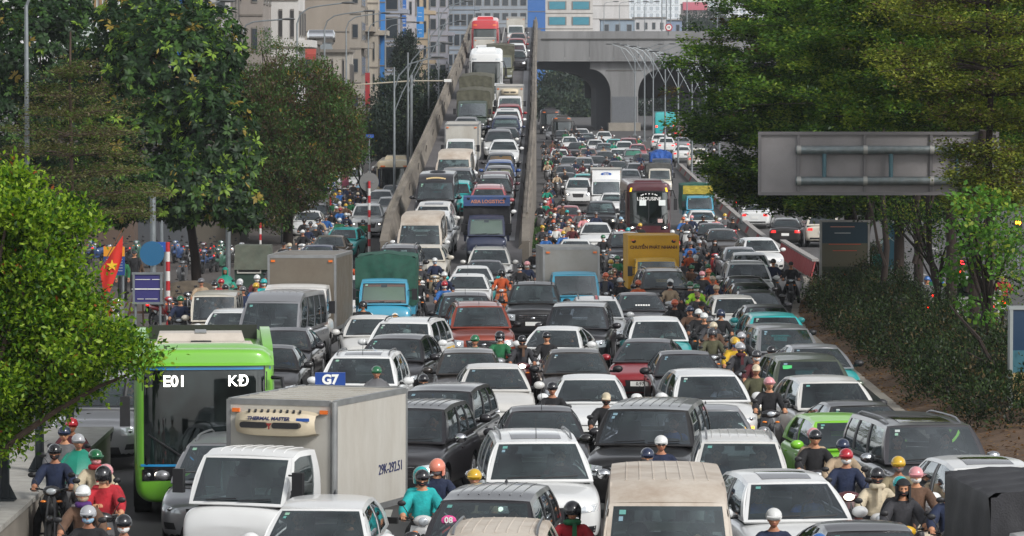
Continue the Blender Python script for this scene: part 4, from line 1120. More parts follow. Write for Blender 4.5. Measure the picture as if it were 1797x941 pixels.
# ------------------------------------------------------------------ where they stand
def extent(v):
    if v['st'] in STY:
        P = STY[v['st']]; v['L'], v['W'], v['H'] = P['L'], P['W'], P['H']
        v['oy'] = P['y1'] - P['L'] / 2 - .35; v['wy'] = (P['yc'] + P['y0']) / 2 - P['L'] / 2
    elif v['st'] == 'truck':
        v['oy'] = v['L'] / 2; v['wy'] = -v['L'] / 2 + .4
    else:
        v['oy'] = v['L'] / 2 - .4; v['wy'] = -v['L'] / 2 + .3
    if v['rear']: v['oy'], v['wy'] = (-v['wy'] if v['st'] == 'bus' else (v['L'] / 2 - 1.95 if v['st'] in STY else 0)), v['wy'] * .0 
def place(v):
    c = math.cos(R(v['yaw'])); f = SURF[v['surf']]
    if v['Y'] is None:
        v['Y'] = solve_y(v['pyt'], v['H'] - .02, v['surf']) - v['oy'] * c
    Yw = v['Y'] + v['wy'] * c
    v['X'] = (v['px'] - CX) * (Yw * _cp - (f(Yw) - CAMZ) * _sp) / FPX + v['wy'] * math.sin(R(v['yaw']))
_yj = random.Random(3)
for v in VEH:
    if v['st'] != 'bus' and v['surf'] == 'g': v['yaw'] += _yj.uniform(-1.8, 1.8)
for v in VEH: extent(v); place(v)
def corners(v, gl_=.12, gw=.12):
    c, s = math.cos(R(v['yaw'])), math.sin(R(v['yaw'])); a, b = v['L'] / 2 + gl_, v['W'] / 2 + gw
    return [(v['X'] + c * x - s * y, v['Y'] + s * x + c * y) for x, y in ((-b, -a), (b, -a), (b, a), (-b, a))]
def sat(A, B_):
    """penetration of two convex quads, 0 when apart"""
    best = 1e9
    for P_ in (A, B_):
        for i in range(4):
            ex, ey = P_[(i + 1) % 4][0] - P_[i][0], P_[(i + 1) % 4][1] - P_[i][1]
            l = math.hypot(ex, ey); nx, ny = ey / l, -ex / l
            a = [p[0] * nx + p[1] * ny for p in A]; b = [p[0] * nx + p[1] * ny for p in B_]
            o = min(max(a), max(b)) - max(min(a), min(b))
            if o <= 0: return 0.
            best = min(best, o)
    return best
V0 = [(v['X'], v['Y']) for v in VEH]
for it in range(140):
    moved = 0.
    order = sorted(range(len(VEH)), key=lambda i: VEH[i]['Y'])
    for ii, i in enumerate(order):
        a = VEH[i]
        for j in order[ii + 1:]:
            b = VEH[j]
            if b['Y'] - a['Y'] > 10: break
            if a['surf'] != b['surf'] and min(a['Y'], b['Y']) > 118 * KY: continue
            gw = min(.12, .05)
            p = sat(corners(a, .12, gw), corners(b, .12, gw))
            if p <= 0: continue
            dx, dy = b['X'] - a['X'], b['Y'] - a['Y']
            ovx = (a['W'] + b['W']) / 2 + .1 - abs(dx); ovy = (a['L'] + b['L']) / 2 + .24 - dy
            if ovx < .55 or (ovx < ovy * .33 and ovx < .9):
                d = min(p, ovx + .05) * .5 * (1 if dx >= 0 else -1)
                wa = .05 if a['Y'] < 80 else .5
                a['X'] -= d * 2 * wa; b['X'] += d * 2 * (1 - wa)
            else:
                st_ = min(max(ovy, .05), .5)
                b['Y'] += st_ * .75; a['Y'] -= st_ * (.25 if a['Y'] > 62 else .05)
            moved += p
    if moved < .02: break
for v in VEH:
    if v['surf'] == 'r' and v['Y'] > 112 * KY:
        v['X'] = min(max(v['X'], ramp_l(v['Y']) + .5 + v['W'] / 2), ramp_r(v['Y']) - .5 - v['W'] / 2)
print('vehicles', len(VEH), 'max shift', max(math.hypot(v['X'] - a, v['Y'] - b) for v, (a, b) in zip(VEH, V0)))
_sh = sorted([(round(math.hypot(v['X'] - a, v['Y'] - b), 1), round(v['X'] - a, 1), round(v['Y'] - b, 1), v['desc']) for v, (a, b) in zip(VEH, V0)], reverse=True)[:25]
for s_ in _sh: print(s_)
# ------------------------------------------------------------------ build every vehicle
def M_(k):
    if k is None: return None
    if not isinstance(k, str): return k
    if k in PT: return PT[k]
    if k.startswith('tarp_'): return TARP[k[5:]]
    return globals()[k]
RDLED = mat('led_sign', 'ffffff', .4, emit='fff8ea', estr=2.2)
BLUEP = mat('sign_blue', '1f4f9c', .45); WHITEL = mat('letter_white', 'dcdcd8', .6); NAVYL = mat('letter_navy', '1c2450', .6); BROWNL = mat('letter_brown', '4a2012', .6)
GOLDL = mat('letter_gold', 'c2ab7c', .5); ORANGEL = mat('letter_orange', 'c9876a', .6)
BUSF = mat('bus_front_black', '0b0c0e', .3, coat=.2)
def lettering(root, s, size, loc, m, name='lettering', bold=.0, rot=None, scale=None):
    me = text_mesh(s, size, bold, .004)
    return obj(name, me, root, [m], loc=loc, rot=rot, scale=scale)
def reefer_unit(par, y, zc, w, small=False):
    """the cooling unit on the front of a cargo box"""
    sh = mat('reefer_shell', 'c4b8a0', .5, dirt='8b7b62', dirt_amt=.35)
    m = MB()
    n = 12
    def fn(u, v):
        x = u * w / 2; bulge = (1 - abs(u) ** 4)
        d = [0, .30, .42, .40, .30, 0][min(5, int(v * 5 + .001))] * (0.55 + .45 * bulge)
        z = [.22, .20, .08, -.06, -.16, -.2][min(5, int(v * 5 + .001))] * (1 if u == u else 1)
        return np.array([x, y - d, zc + z * (.75 + .25 * bulge)])
    m.patch(fn, -1, 1, 0, 1, 16, 5)
    u = obj('cooling_unit', m.mesh('cooling_unit', [sh], smooth=35), par)
    if not small:
        for sx in (-1, 1):
            b = MB()
            pts = rrect(w * .17, .045, .04, 3)
            b.prism([(p[0] + sx * w * .2, p[1] + zc + .01) for p in pts], y - .46, y - .34); obj('air_vent', b.mesh('air_vent', [BLACK], smooth=0), u)
        for k in range(9):
            x = -w * .32 + k * w * .08
            obj('louvre', MB().box((x, y - .23, zc + .213), (.035, .17, .02), rot=(.12, 0, .35)).mesh('louvre', [BLACK], smooth=0), u)
        lettering(u, 'THERMAL MASTER', .085, (-.03, y - .405, zc + .11), NAVYL, bold=.002, rot=(R(-35), 0, 0))
        e = MB(); e.add([(-.05, y - .465, zc + .045), (.05, y - .465, zc + .045), (0.015, y - .465, zc - .0), (.012, y - .465, zc - .05), (-.012, y - .465, zc - .05), (-.015, y - .465, zc)], [(0, 5, 4, 3, 2, 1)])
        obj('badge', e.mesh('badge', [mat('badge_red', '7a2420', .4)], smooth=0, fixn=False), u)
        obj('label_plate', MB().box((w * .39, y - .355, zc + .1), (.2, .012, .05), rot=(.3, 0, .25)).mesh('label_plate', [BLUEP], smooth=0), u)
    else:
        for sx in (-1, 1): obj('air_vent', MB().box((sx * w * .2, y - .42, zc + .01), (w * .3, .1, .07)).mesh('air_vent', [BLACK], smooth=0), u)
def build_bus(root, v, S_):
    sp = S_['special']; pm = PT[S_['paint']]; L, W, H = v['L'], v['W'], v['H']; w = W / 2
    if sp == 'green':
        b, gl, bvh = bus(root, S_['key'], L, W, H, pm, BUSF, S_['zw0'], S_['zw1'], lower=None, lod=0, wx=.995, rake=S_['rake'], lights=.45, mirrors=False, glassm=glass('bus_screen', (.06, .065, .07), .02))
        D = Vector((0, 1, 0))
        def pt(nm, c, m, nu=12, nv=3, off=.02):
            mb = MB(); projected(bvh, c, nu, nv, (0, 1, 0), off, mb); return obj(nm, mb.mesh(nm, [m], smooth=50), root)
        bl = mat('bus_stripe_blue', '1f7fb4', .3, coat=.5)
        pt('stripe', [(-.93 * w, 0, 2.64), (.93 * w, 0, 2.64), (.93 * w, 0, 2.69), (-.93 * w, 0, 2.69)], bl)
        pt('stripe', [(-.9 * w, 0, .97), (.9 * w, 0, .97), (.9 * w, 0, 1.01), (-.9 * w, 0, 1.01)], bl)
        pt('front_skirt', [(-.62 * w, 0, .36), (.62 * w, 0, .36), (.5 * w, 0, .62), (-.5 * w, 0, .62)], BLACK, off=.012)
        y = -L / 2 - .04
        led = pt('destination_board', [(-.88 * w, 0, 2.28), (.88 * w, 0, 2.28), (.88 * w, 0, 2.6), (-.88 * w, 0, 2.6)], BLACK, off=.004)
        h = bvh.ray_cast((.52, -90, 2.44), D); lettering(root, 'K\u0110', .27, (.58, h[0].y - .06, 2.44), RDLED, 'destination_lettering', 0)
        lettering(root, 'E01', .27, (-.52, h[0].y - .06, 2.44), RDLED, 'destination_lettering', .004)
        # driver's dashboard and curtain seen through the screen
        # brow above the screen and the shroud round the roof equipment
        sh = MB()
        def brow(u, t):
            x = u * (w - .03); k = 1 - abs(u) ** 6
            return np.array([x, -L / 2 + .10 + .95 * t + .12 * (1 - k), 2.71 + .34 * math.sin(t * math.pi / 2) * (.6 + .4 * k)])
        sh.patch(brow, -1, 1, 0, 1, 20, 8)
        for sx in (-1, 1):
            sh.prism([(-L / 2 + .75, 2.78), (-L / 2 + 1.15, 3.0), (-L / 2 + 3.3, 3.2), (-L / 2 + 3.75, 3.2), (-L / 2 + 4.1, 2.8)], sx * (w - .20), sx * (w - .03), axis='X')
        obj('roof_shroud', sh.mesh('roof_shroud', [pm], smooth=40), root)
        obj('shroud_back', MB().box((0, -L / 2 + 3.62, 3.06), (W - .5, .06, .36)).mesh('shroud_back', [mat('shroud_dark', '1d2018', .6)]), root)
        ac = MB().box((-.05, -L / 2 + 2.2, 3.06), (W * .66, .9, .26), taper=.9); ac.box((-.05, -L / 2 + 1.55, 2.99), (W * .78, .45, .12), taper=.92)
        a = obj('roof_unit', ac.mesh('roof_unit', [mat('unit_white', 'bdb5ab', .5, dirt='7b7064', dirt_amt=.4)], smooth=20), root)
        obj('unit_hatch', MB().box((-.05, -L / 2 + 1.5, 3.058), (.36, .26, .02)).mesh('unit_hatch', [BLACK]), a)
        obj('unit_seam', MB().box((-.05, -L / 2 + 2.2, 3.20), (.2, .85, .02)).mesh('unit_seam', [ALU]), a)
        for sx in (-1, 1):
            m = MB().box((sx * (w + .14), -L / 2 - .1, 1.95), (.18, .12, .52), taper=.92); m.tube([(sx * (w - .06), -L / 2 + .15, 2.5), (sx * (w + .1), -L / 2 - .05, 2.5), (sx * (w + .14), -L / 2 - .1, 2.2)], .04, 6)
            obj('side_mirror', m.mesh('side_mirror', [BLACK]), root)
    elif sp == 'maroon':
        b, gl, bvh = bus(root, S_['key'], L, W, H, pm, BUSF, S_['zw0'], S_['zw1'], brow=None, lod=1, wx=.95, split=True, rake=S_['rake'])
        D = Vector((0, 1, 0)); h = bvh.ray_cast((0, -50, 2.5), D)
        lettering(root, 'LIMOUSINE', .26, (.02, h[0].y - .04, 2.38), WHITEL, 'windscreen_lettering', .004)
        for k in range(7):
            a = math.pi * (k + .5) / 7
            obj('ornament', MB().ell((.02 + .42 * math.cos(a), h[0].y - .04, 2.55 + .1 * math.sin(a)), (.05, .01, .035), 6, 4).mesh('ornament', [WHITEL]), gl)
        for x in (-.32, .72):
            h2_ = bvh.ray_cast((x, -50, 2.17), D); obj('paper_sign', MB().box((x, h2_[0].y - .04, 2.17), (.36, .012, .3)).mesh('paper_sign', [WHITEP]), gl)
        h2_ = bvh.ray_cast((.62, -50, 1.2), D); obj('paper_sign', MB().box((.62, h2_[0].y - .04, 1.2), (.26, .012, .2)).mesh('paper_sign', [mat('paper_pale_red', 'c8a9a4', .7)]), gl)
        for sx in (-1, 1):
            mb = MB(); projected(bvh, [(sx * .80 * w - .05, 0, 2.76), (sx * .80 * w + .05, 0, 2.76), (sx * .76 * w + .05, 0, 2.98), (sx * .76 * w - .05, 0, 2.98)], 2, 3, (0, 1, 0), .012, mb); obj('marker_lamp', mb.mesh('marker_lamp', [mat('lamp_yellow', 'd8a51e', .3, emit='ffc21e', estr=.6)]), root)
        obj('roof_cowl', MB().box((0, -L / 2 + 1.6, H + .02), (W * .7, 1.6, .18), taper=.8).mesh('roof_cowl', [pm], smooth=30), root)
    elif sp in ('coach', 'red'):
        b, gl, bvh = bus(root, S_['key'], L, W, H, pm, BUSF, S_['zw0'], S_['zw1'], lod=2, wx=.95, rake=S_['rake'], acbox=pm if sp == 'red' else PT['white'])
        for sx in (-1, 1):
            mb = MB(); projected(bvh, [(sx * .7 * w - .16, 0, 2.92), (sx * .7 * w + .16, 0, 2.92), (sx * .7 * w + .16, 0, 3.04), (sx * .7 * w - .16, 0, 3.04)], 3, 2, (0, 1, 0), .012, mb)
            obj('marker_lamp', mb.mesh('marker_lamp', [LENS if sp == 'coach' else LAMPO]), root)
    elif sp == 'cream':
        b, gl, bvh = bus(root, S_['key'], L, W, H, pm, BUSF, S_['zw0'], S_['zw1'], lod=2, wx=.93, rake=S_.get('rake', .2), acbox=pm)
        for sx in (-1, 1):
            mb = MB(); projected(bvh, [(sx * .62 * w - .16, 0, 2.56), (sx * .62 * w + .16, 0, 2.56), (sx * .62 * w + .16, 0, 2.66), (sx * .62 * w - .16, 0, 2.66)], 3, 2, (0, 1, 0), .012, mb); obj('marker_lamp', mb.mesh('marker_lamp', [LAMPO]), root)
    else:
        b, gl, bvh = bus(root, S_['key'], L, W, H, pm, BUSF, S_['zw0'], S_['zw1'], lod=2, wx=.9, rake=.05, mirrors=False)
        for sx in (-1, 1):
            obj('tail_lamp', MB().ell((sx * w * .8, L / 2, 1.3), (.12, .05, .12), 8, 6).mesh('tail_lamp', [BRAKEON]), root)
def wheelless_root(v, nm):
    f = SURF[v['surf']]; Y = v['Y']; d = 2.0
    pitch = math.atan((f(Y + d) - f(Y - d)) / (2 * d))
    yaw = R(v['yaw']) + (math.pi if v['rear'] else 0)
    if v['rear']: pitch = -pitch
    r = empty(nm, (v['X'], Y, f(Y) + .008), (pitch, 0, yaw))
    v['root'] = r
    return r
NAMES = dict(sedan='sedan', hatch='hatchback', cuv='crossover', suv='suv_car', boxsuv='suv_car', mpv='people_carrier', pickup='pickup_truck', van='van', hiace='van', minivan='minivan')
# wording: a thing is told apart by its looks first, then by what it stands beside
def neighbours(v):
    out = []
    for u in VEH:
        if u is v or u['surf'] != v['surf']: continue
        dx, dy = v['X'] - u['X'], v['Y'] - u['Y']
        d = math.hypot(dx * 1.6, dy)
        if d < 16: out.append((d, u, dx, dy))
    return sorted(out, key=lambda t: t[0])
def veh_label(v):
    return v['desc']
seen_desc = {}
for v in VEH:
    nm = v['name'] or NAMES[v['st']]
    root = wheelless_root(v, nm)
    root['category'] = v['cat']
    lab = v['desc']
    if len(lab.split()) < 7:
        for d, u, dx, dy in neighbours(v):
            if len(u['desc'].split()) <= 6:
                rel = ('behind' if dy > 0 else 'in front of') if abs(dy) > 3.2 else ('to the right of' if dx > 0 else 'to the left of')
                lab = v['desc'] + ' ' + rel + ' the ' + u['desc']; break
    root['label'] = ' '.join(lab.split()[:16])
    if v['st'] in STY:
        lod = 0 if v['Y'] < 125 else (1 if v['Y'] < 200 else 2)
        pm = PT[v['col']]
        rf = DUSTROOF if v['roof'] is True else (PT[v['roof']] if v['roof'] else pm)
        gi = v['gl'] if v['gl'] is not None else rnd.choice([0, 0, 1])
        b, fr, ws = dress_cab(root, v['st'], pm, rf, v['face'] or 0, lod, GLASSES[gi], opts=v['opts'], shade=SH.get(v['shade']), lit=v['lit'], plate_text=v['plate'])
        put_wheels(root, v['st'])
        if v['rear']:
            tp = tail_parts(v['st'])
            obj('tail_lamp', tp['tailL'], root, [BRAKEON] if v['col'] == 'red' else None); obj('tail_lamp', tp['tailR'], root, [BRAKEON] if v['col'] == 'red' else None); obj('number_plate', tp['plate'], root); obj('bumper_trim', tp['bump'], root)
        v['parts'] = (b, fr, ws); v['G'] = greenhouse(v['st'])
    elif v['st'] == 'truck':
        S_ = dict(v['spec']); sp = S_.pop('special', None); bl, bw, bh, zf = S_['bl'], S_['bw'], S_['bh'], S_['zf']
        S_['paint'] = M_(S_['paint']); S_['cmat'] = M_(S_['cmat']); S_['cmat2'] = M_(S_.get('cmat2')); S_['shade'] = SH.get(S_.get('shade'))
        L, cb, (bx, by, bz) = truck(root, **S_)
        yf = -bl / 2
        if sp in ('reefer', 'reefer_small'): reefer_unit(cb, yf, bh - .36, 1.32 if sp == 'reefer' else 1.1, sp != 'reefer')
        if sp == 'reefer':
            lettering(cb, '29K-292.51', .23, (bw / 2 + .006, .85, .62), NAVYL, 'plate_lettering', .0, rot=(0, 0, R(90)))
            obj('corner_post', MB().tube([(bw / 2 + .004, yf - .004, .02), (bw / 2 + .004, yf - .004, bh)], .055, 10).mesh('corner_post', [ALU]), cb)
        if sp == 'courier':
            lettering(cb, 'CHUY\u1ec2N PH\u00c1T NHANH', .16, (0, yf - .012, bh - .42), BROWNL, 'lettering', .005, rot=None)
            fr_ = MB()
            for k in range(10): fr_.ell((-.7 + k * .155, yf - .12, bh - .86), (.075, .03, .04), 8, 5)
            obj('roof_fringe', fr_.mesh('roof_fringe', [PT['yellow']]), cb)
            for sx in (-1, 1): obj('vent_cap', MB().ell((sx * (bw / 2 - .2), yf - .01, bh - .2), (.08, .03, .06), 10, 6).mesh('vent_cap', [BLACK]), cb)
        if sp == 'oval':
            df = MB()
            def dfl(u, t): return np.array([u * (bw / 2 - .12), yf - .15 - .75 * (1 - t) * (1 - .2 * u * u), .02 + 1.30 + .62 * math.sin(t * math.pi / 2)])
            df.patch(dfl, -1, 1, 0, 1, 10, 6); d_ = obj('wind_deflector', df.mesh('wind_deflector', [PT['white']], smooth=60), cb)
            o_ = MB().prism([(p[0], p[1] + bh - .28) for p in [(.34 * math.cos(2 * math.pi * k / 20), .11 * math.sin(2 * math.pi * k / 20)) for k in range(20)]], yf - .62, yf - .60); e_ = obj('oval_emblem', o_.mesh('oval_emblem', [BLUEP], smooth=0), d_)
            lettering(e_, 'HDA', .15, (0, yf - .63, bh - .28), WHITEL, 'emblem_lettering', .003)
        if sp == 'logistics':
            hb = MB().box((0, yf + .3, bh + .08), (bw, .9, .38)); hb_ = obj('blue_header', hb.mesh('blue_header', [mat('header_blue', '23477f', .6, dirt='5d5a58', dirt_amt=.5)], smooth=0), cb)
            lettering(hb_, 'ASIA LOGISTICS', .2, (.05, yf - .16, bh + .07), ORANGEL, 'lettering', .004)
            for sx in (-1, 1): obj('vent_cap', MB().ell((sx * (bw / 2 - .22), yf - .16, bh + .2), (.07, .03, .05), 10, 6).mesh('vent_cap', [BLACK]), hb_)
        if sp == 'gy':
            yb_ = MB()
            def band(u, t): return np.array([u * (bw / 2 - .05), yf - .07 - .012 * math.sin(9 * u + 5 * t), bh - .62 + .5 * t])
            yb_.patch(band, -1, 1, 0, 1, 14, 6); obj('yellow_panel', yb_.mesh('yellow_panel', [mat('tarp_yellow', '9c8a2a', .7, noise=.45, nscale=5, stretch=(1, 1, 4))], smooth=60), cb)
        if sp == 'greentarp':
            Gc = greenhouse('cab'); P = STY['cab']
            yo = -L / 2 + P['L'] / 2
            for v0_, v1_ in ((.80, .93), (.06, .2)):
                mm = MB(); mm.patch(lambda a_, b_: Gc['Wd'](a_, b_) + np.array([0, .025, -.012]), -.9, .9, v0_, v1_, 8, 2); obj('curtain', mm.mesh('curtain', [mat('curtain_coral', 'c8644a', .8)]), root, loc=(0, yo, 0))
            me_, bv_ = body_mesh('cab')
            for x, c_ in ((-.42, 'b5483a'), (.36, 'c08a4a')):
                h = bv_.ray_cast((x, -6, .84), Vector((0, 1, 0)))
                r_ = MB().tube([(x, h[0].y - .012, .84), (x, h[0].y + .02, .84)], .105, 18); q = obj('round_sticker', r_.mesh('round_sticker', [WHITEP]), root, loc=(0, yo, 0))
                r_ = MB().tube([(x, h[0].y - .018, .84), (x, h[0].y + .02, .84)], .07, 16); obj('sticker_centre', r_.mesh('sticker_centre', [mat('sticker_' + c_, c_, .6)]), q)
        v['cb'] = cb
    else:
        build_bus(root, v, v['spec'])
# ------------------------------------------------------------------ things that sit on particular vehicles
def veh(desc): return next(v for v in VEH if v['desc'] == desc)
v = veh('white taxi with a blue roof sign'); G = v['G']; p = G['Rf'](0, .35)
ts = MB().box((0, p[1], p[2] + .16), (.62, .12, .30)); s_ = obj('taxi_sign', ts.mesh('taxi_sign', [mat('taxi_blue', '1c3f86', .4)], smooth=0), v['root'])
lettering(s_, 'G7', .27, (0, p[1] - .07, p[2] + .16), WHITEL, 'sign_lettering', .012)
v = veh('dark grey people carrier with pink round sticker'); W_ = v['G']['Wd']; p = W_(-.66, .52)
q = obj('round_sticker', MB().ell((p[0], p[1] - .012, p[2] + .01), (.11, .012, .075), 16, 6).mesh('round_sticker', [mat('sticker_pink', 'd2468a', .6)]), v['root'])
lettering(q, '08', .12, (p[0], p[1] - .03, p[2] + .012), WHITEL, 'sticker_lettering', .003)
v = veh('white crossover with a red stripe on its roof'); Rf = v['G']['Rf']
for u0, u1, m_ in ((-.10, -.04, mat('stripe_black', '202022', .4)), (-.035, .075, mat('stripe_red', 'b3363a', .4)), (.08, .14, mat('stripe_black', '202022', .4))):
    mm = MB(); mm.patch(lambda u, t: Rf(u, t) + np.array([0, 0, .008]), u0, u1, .0, .98, 2, 12); obj('roof_stripe', mm.mesh('roof_stripe', [m_], smooth=60), v['root'])
v = veh('dark grey van with gold lettering on its brow'); Rf = v['G']['Rf']
mm = MB()
for k in range(9):
    u = -.5 + k * .125; p = Rf(u, .055 + .02 * (1 - (u / .6) ** 2)); mm.box((p[0], p[1], p[2] + .012), (.10, .12, .02), rot=(.5, 0, 0))
obj('gold_lettering', mm.mesh('gold_lettering', [GOLDL]), v['root'])
obj('roof_hatch', MB().ell((0, .3, 2.3), (.4, .5, .1), 12, 6).mesh('roof_hatch', [BLACK]), v['root'])
v = veh('white electric crossover with orange indicator lit'); me_, bv_ = body_mesh('cuv'); mb = MB()
projected(bv_, [(.52, 0, .50), (.74, 0, .50), (.74, 0, .60), (.52, 0, .58)], 3, 2, (0, 1, 0), .014, mb); obj('indicator', mb.mesh('indicator', [mat('indicator_lit', 'ff9a2a', .3, emit='ffa030', estr=2.5)]), v['root'])
v = veh('dark grey people carrier with angular lights'); F = get_face('mpv', 3)
e_ = MB()
for k in range(3):
    a = R(90 + 120 * k); c, s = math.cos(a) * .055, math.sin(a) * .055
    x, z = c, s; px_, pz_ = -s * .55, c * .55
    e_.add([(0, 0, 0), (x * .5 + px_ * .5, 0, z * .5 + pz_ * .5), (x, 0, z), (x * .5 - px_ * .5, 0, z * .5 - pz_ * .5)], [(0, 1, 2, 3)])
pp_ = F['plate_pos']; obj('emblem', e_.mesh('emblem', [CHROME], smooth=0, fixn=False), v['root'], loc=(0, pp_[1] - .06, .80), scale=(1.4, 1, 1.4))
v = veh('white SUV with black roof rails and yellow rear panel')
me_, bv_ = body_mesh('suv'); mb = MB(); projected(bv_, [(0, .6, .5), (0, 1.9, .5), (0, 1.9, 1.02), (0, .6, 1.02)], 6, 4, (-1, 0, 0), .008, mb); obj('yellow_panel', mb.mesh('yellow_panel', [mat('panel_yellow', 'd3a81e', .4)]), v['root'])
v = veh('grey sedan with white lettering on its windscreen'); W_ = v['G']['Wd']
for k in range(6):
    p = W_(-.22 + k * .11, .3); obj('glass_lettering', MB().box((p[0], p[1] - .01, p[2] + .008), (.06, .006, .05), rot=(-.5, 0, 0)).mesh('glass_lettering', [WHITEL]), v['parts'][2])
v = veh('olive green SUV with bright green permit sticker'); W_ = v['G']['Wd']; p = W_(-.7, .72)
obj('permit_sticker', MB().box((p[0], p[1] - .012, p[2] + .01), (.2, .006, .09), rot=(-.55, 0, 0)).mesh('permit_sticker', [mat('sticker_green', '38b060', .6)]), v['parts'][2])
# ------------------------------------------------------------------ scooters
def scooter_meshes(kind):
    """front at -Y, seat about z .77; kind 0 scooter, 1 underbone motorbike, 2 rounded retro scooter"""
    o = {}
    b = MB()
    if kind != 1:
        # leg shield, floor, tail
        def shield(u, v):
            return np.array([u * (.17 + .05 * math.sin(v * 3.0)), -.46 - .10 * (1 - u * u) - .07 * math.sin(v * 2.2) + .10 * v, .30 + .62 * v])
        b.patch(shield, -1, 1, 0, 1, 8, 8); b.patch(lambda u, v: shield(u, v) + np.array([0, .06, 0]), -1, 1, 0, 1, 8, 8, flip=True)
        b.box((0, -.20, .30), (.34, .56, .09), taper=.92)
        b.ell((0, .42, .56), (.19, .50, .20), 14, 8, fn=lambda p: np.array([p[0] * (1 - .25 * max(0, p[1])), p[1], p[2] + .18 * p[1]]))
        b.ell((0, .14, .50), (.16, .20, .22), 10, 8)
        b.ell((0, -.66, .52), (.085, .26, .10), 10, 6)                       # front mudguard
        b.ell((0, -.47, 1.0), (.20 if kind == 0 else .15, .10, .085), 12, 8)     # handlebar cowl
        if kind == 2: b.ell((0, -.50, .66), (.20, .12, .30), 12, 8)
    else:
        b.ell((0, -.42, .68), (.10, .14, .26), 10, 8); b.ell((0, -.12, .58), (.10, .34, .10), 10, 6); b.ell((0, .48, .68), (.13, .42, .10), 12, 6, fn=lambda p: np.array([p[0] * (1 - .4 * max(0, p[1])), p[1], p[2] + .3 * p[1]]))
        for sx in (-1, 1):
            def wing(u, v): return np.array([sx * (.12 + .10 * v), -.48 + .24 * u + .08 * v, .40 + .48 * u * .4 + .40 * v * (1 - .3 * u)])
            b.patch(wing, 0, 1, 0, 1, 5, 5); b.patch(lambda u, v: wing(u, v) + np.array([0, .03, 0]), 0, 1, 0, 1, 5, 5, flip=True)
        b.ell((0, -.70, .58), (.07, .24, .06), 10, 6); b.ell((0, -.44, 1.0), (.15, .11, .09), 12, 8)
    o['body'] = b.mesh('body', [BLACK], smooth=55)
    e = MB(); e.box((0, .12, .32), (.24, .50, .22), taper=.8); e.tube([(.12, .2, .3), (.16, .85, .42)], [.05, .06], 8); e.box((0, .60, .40), (.08, .4, .06)); e.tube([(-.1, .05, .2), (-.22, .02, .06)], .012, 5)
    for sx in (-1, 1): e.tube([(sx * .11, .60, .30), (sx * .13, .50, .62)], .022, 6); e.box((sx * .2, -.02, .27), (.12, .06, .03))
    e.box((0, .93, .62), (.14, .05, .16)); e.box((0, .95, .52), (.18, .02, .13))
    o['engine'] = e.mesh('engine', [mat('engine_metal', '3a3b3d', .5, .5)])
    s = MB(); s.ell((0, .34, .77), (.135, .46, .075), 12, 6, fn=lambda p: np.array([p[0], p[1], p[2] * (1 if p[2] > 0 else .6) + (.14 if p[1] > .2 else 0)])); o['seat'] = s.mesh('seat', [mat('vinyl_seat', '18181a', .55)])
    for nm, y, r in (('front_wheel', -.70, .265), ('rear_wheel', .60, .265)):
        w = MB().torus((0, 0, 0), r - .04, .045, 'X', 18, 7, m=0); w.tube([(-.045, 0, 0), (.045, 0, 0)], .06, 10, m=1); w.torus((0, 0, 0), r - .085, .018, 'X', 16, 5, m=1)
        for k in range(5):
            a = 2 * math.pi * k / 5; w.box((0, math.cos(a) * .1, math.sin(a) * .1), (.03, .17, .035), m=1, rot=(a, 0, 0))
        w.tube([(.05, 0, 0), (.056, 0, 0)], .11, 14, m=1)
        o[nm] = w.mesh(nm, [RUBBER, mat('wheel_grey', '5a5a5c', .4, .6)])
    f = MB()
    for sx in (-1, 1): f.tube([(sx * .075, -.71, .27), (sx * .065, -.58, .66), (sx * .03, -.5, .9)], .024, 7)
    o['fork'] = f.mesh('fork', [mat('fork_grey', '4c4c4e', .4, .6)])
    h = MB()
    h.tube([(-.34, -.34, 1.02), (-.2, -.42, 1.03), (0, -.46, 1.0), (.2, -.42, 1.03), (.34, -.34, 1.02)], .014, 7)
    for sx in (-1, 1): h.tube([(sx * .23, -.405, 1.03), (sx * .35, -.335, 1.02)], .021, 8); h.tube([(sx * .2, -.46, 1.0), (sx * .33, -.43, 1.01)], .008, 5)
    o['handlebar'] = h.mesh('handlebar', [BLACK])
    for sx, nm in ((-1, 'mirrorL'), (1, 'mirrorR')):
        m = MB().tube([(sx * .2, -.42, 1.04), (sx * .25, -.45, 1.15), (sx * .31, -.44, 1.24)], .008, 5); m.ell((sx * .32, -.44, 1.26), (.065, .02, .045), 10, 6); o[nm] = m.mesh('rear_view_mirror', [BLACK])
    l = MB(); l.ell((0, -.565 if kind != 1 else -.54, 1.0 if kind == 0 else (.99 if kind == 2 else 1.0)), (.085 if kind != 2 else .075, .035, .055 if kind != 2 else .075), 12, 6)
    o['headlight'] = l.mesh('headlight', [LENS])
    g = MB().box((0, -.63 if kind != 1 else -.57, .74), (.17, .012, .0 + .05)); o['front_panel'] = MB().ell((0, -.60 if kind != 1 else -.55, .72), (.06, .03, .10), 10, 6).mesh('front_panel', [BLACK])
    for sx, nm in ((-1, 'sigL'), (1, 'sigR')): o[nm] = MB().ell((sx * .13, -.58 if kind != 1 else -.52, .84), (.05, .025, .022), 8, 5).mesh('indicator', [AMBER])
    o['tail'] = MB().ell((0, .93, .74), (.09, .03, .05), 10, 6).mesh('tail_lamp', [TAILRED])
    o['plate'] = MB().box((0, .975, .54), (.17, .01, .12)).mesh('number_plate', [PLATEW])
    return o
SCOOT = [scooter_meshes(k) for k in range(3)]
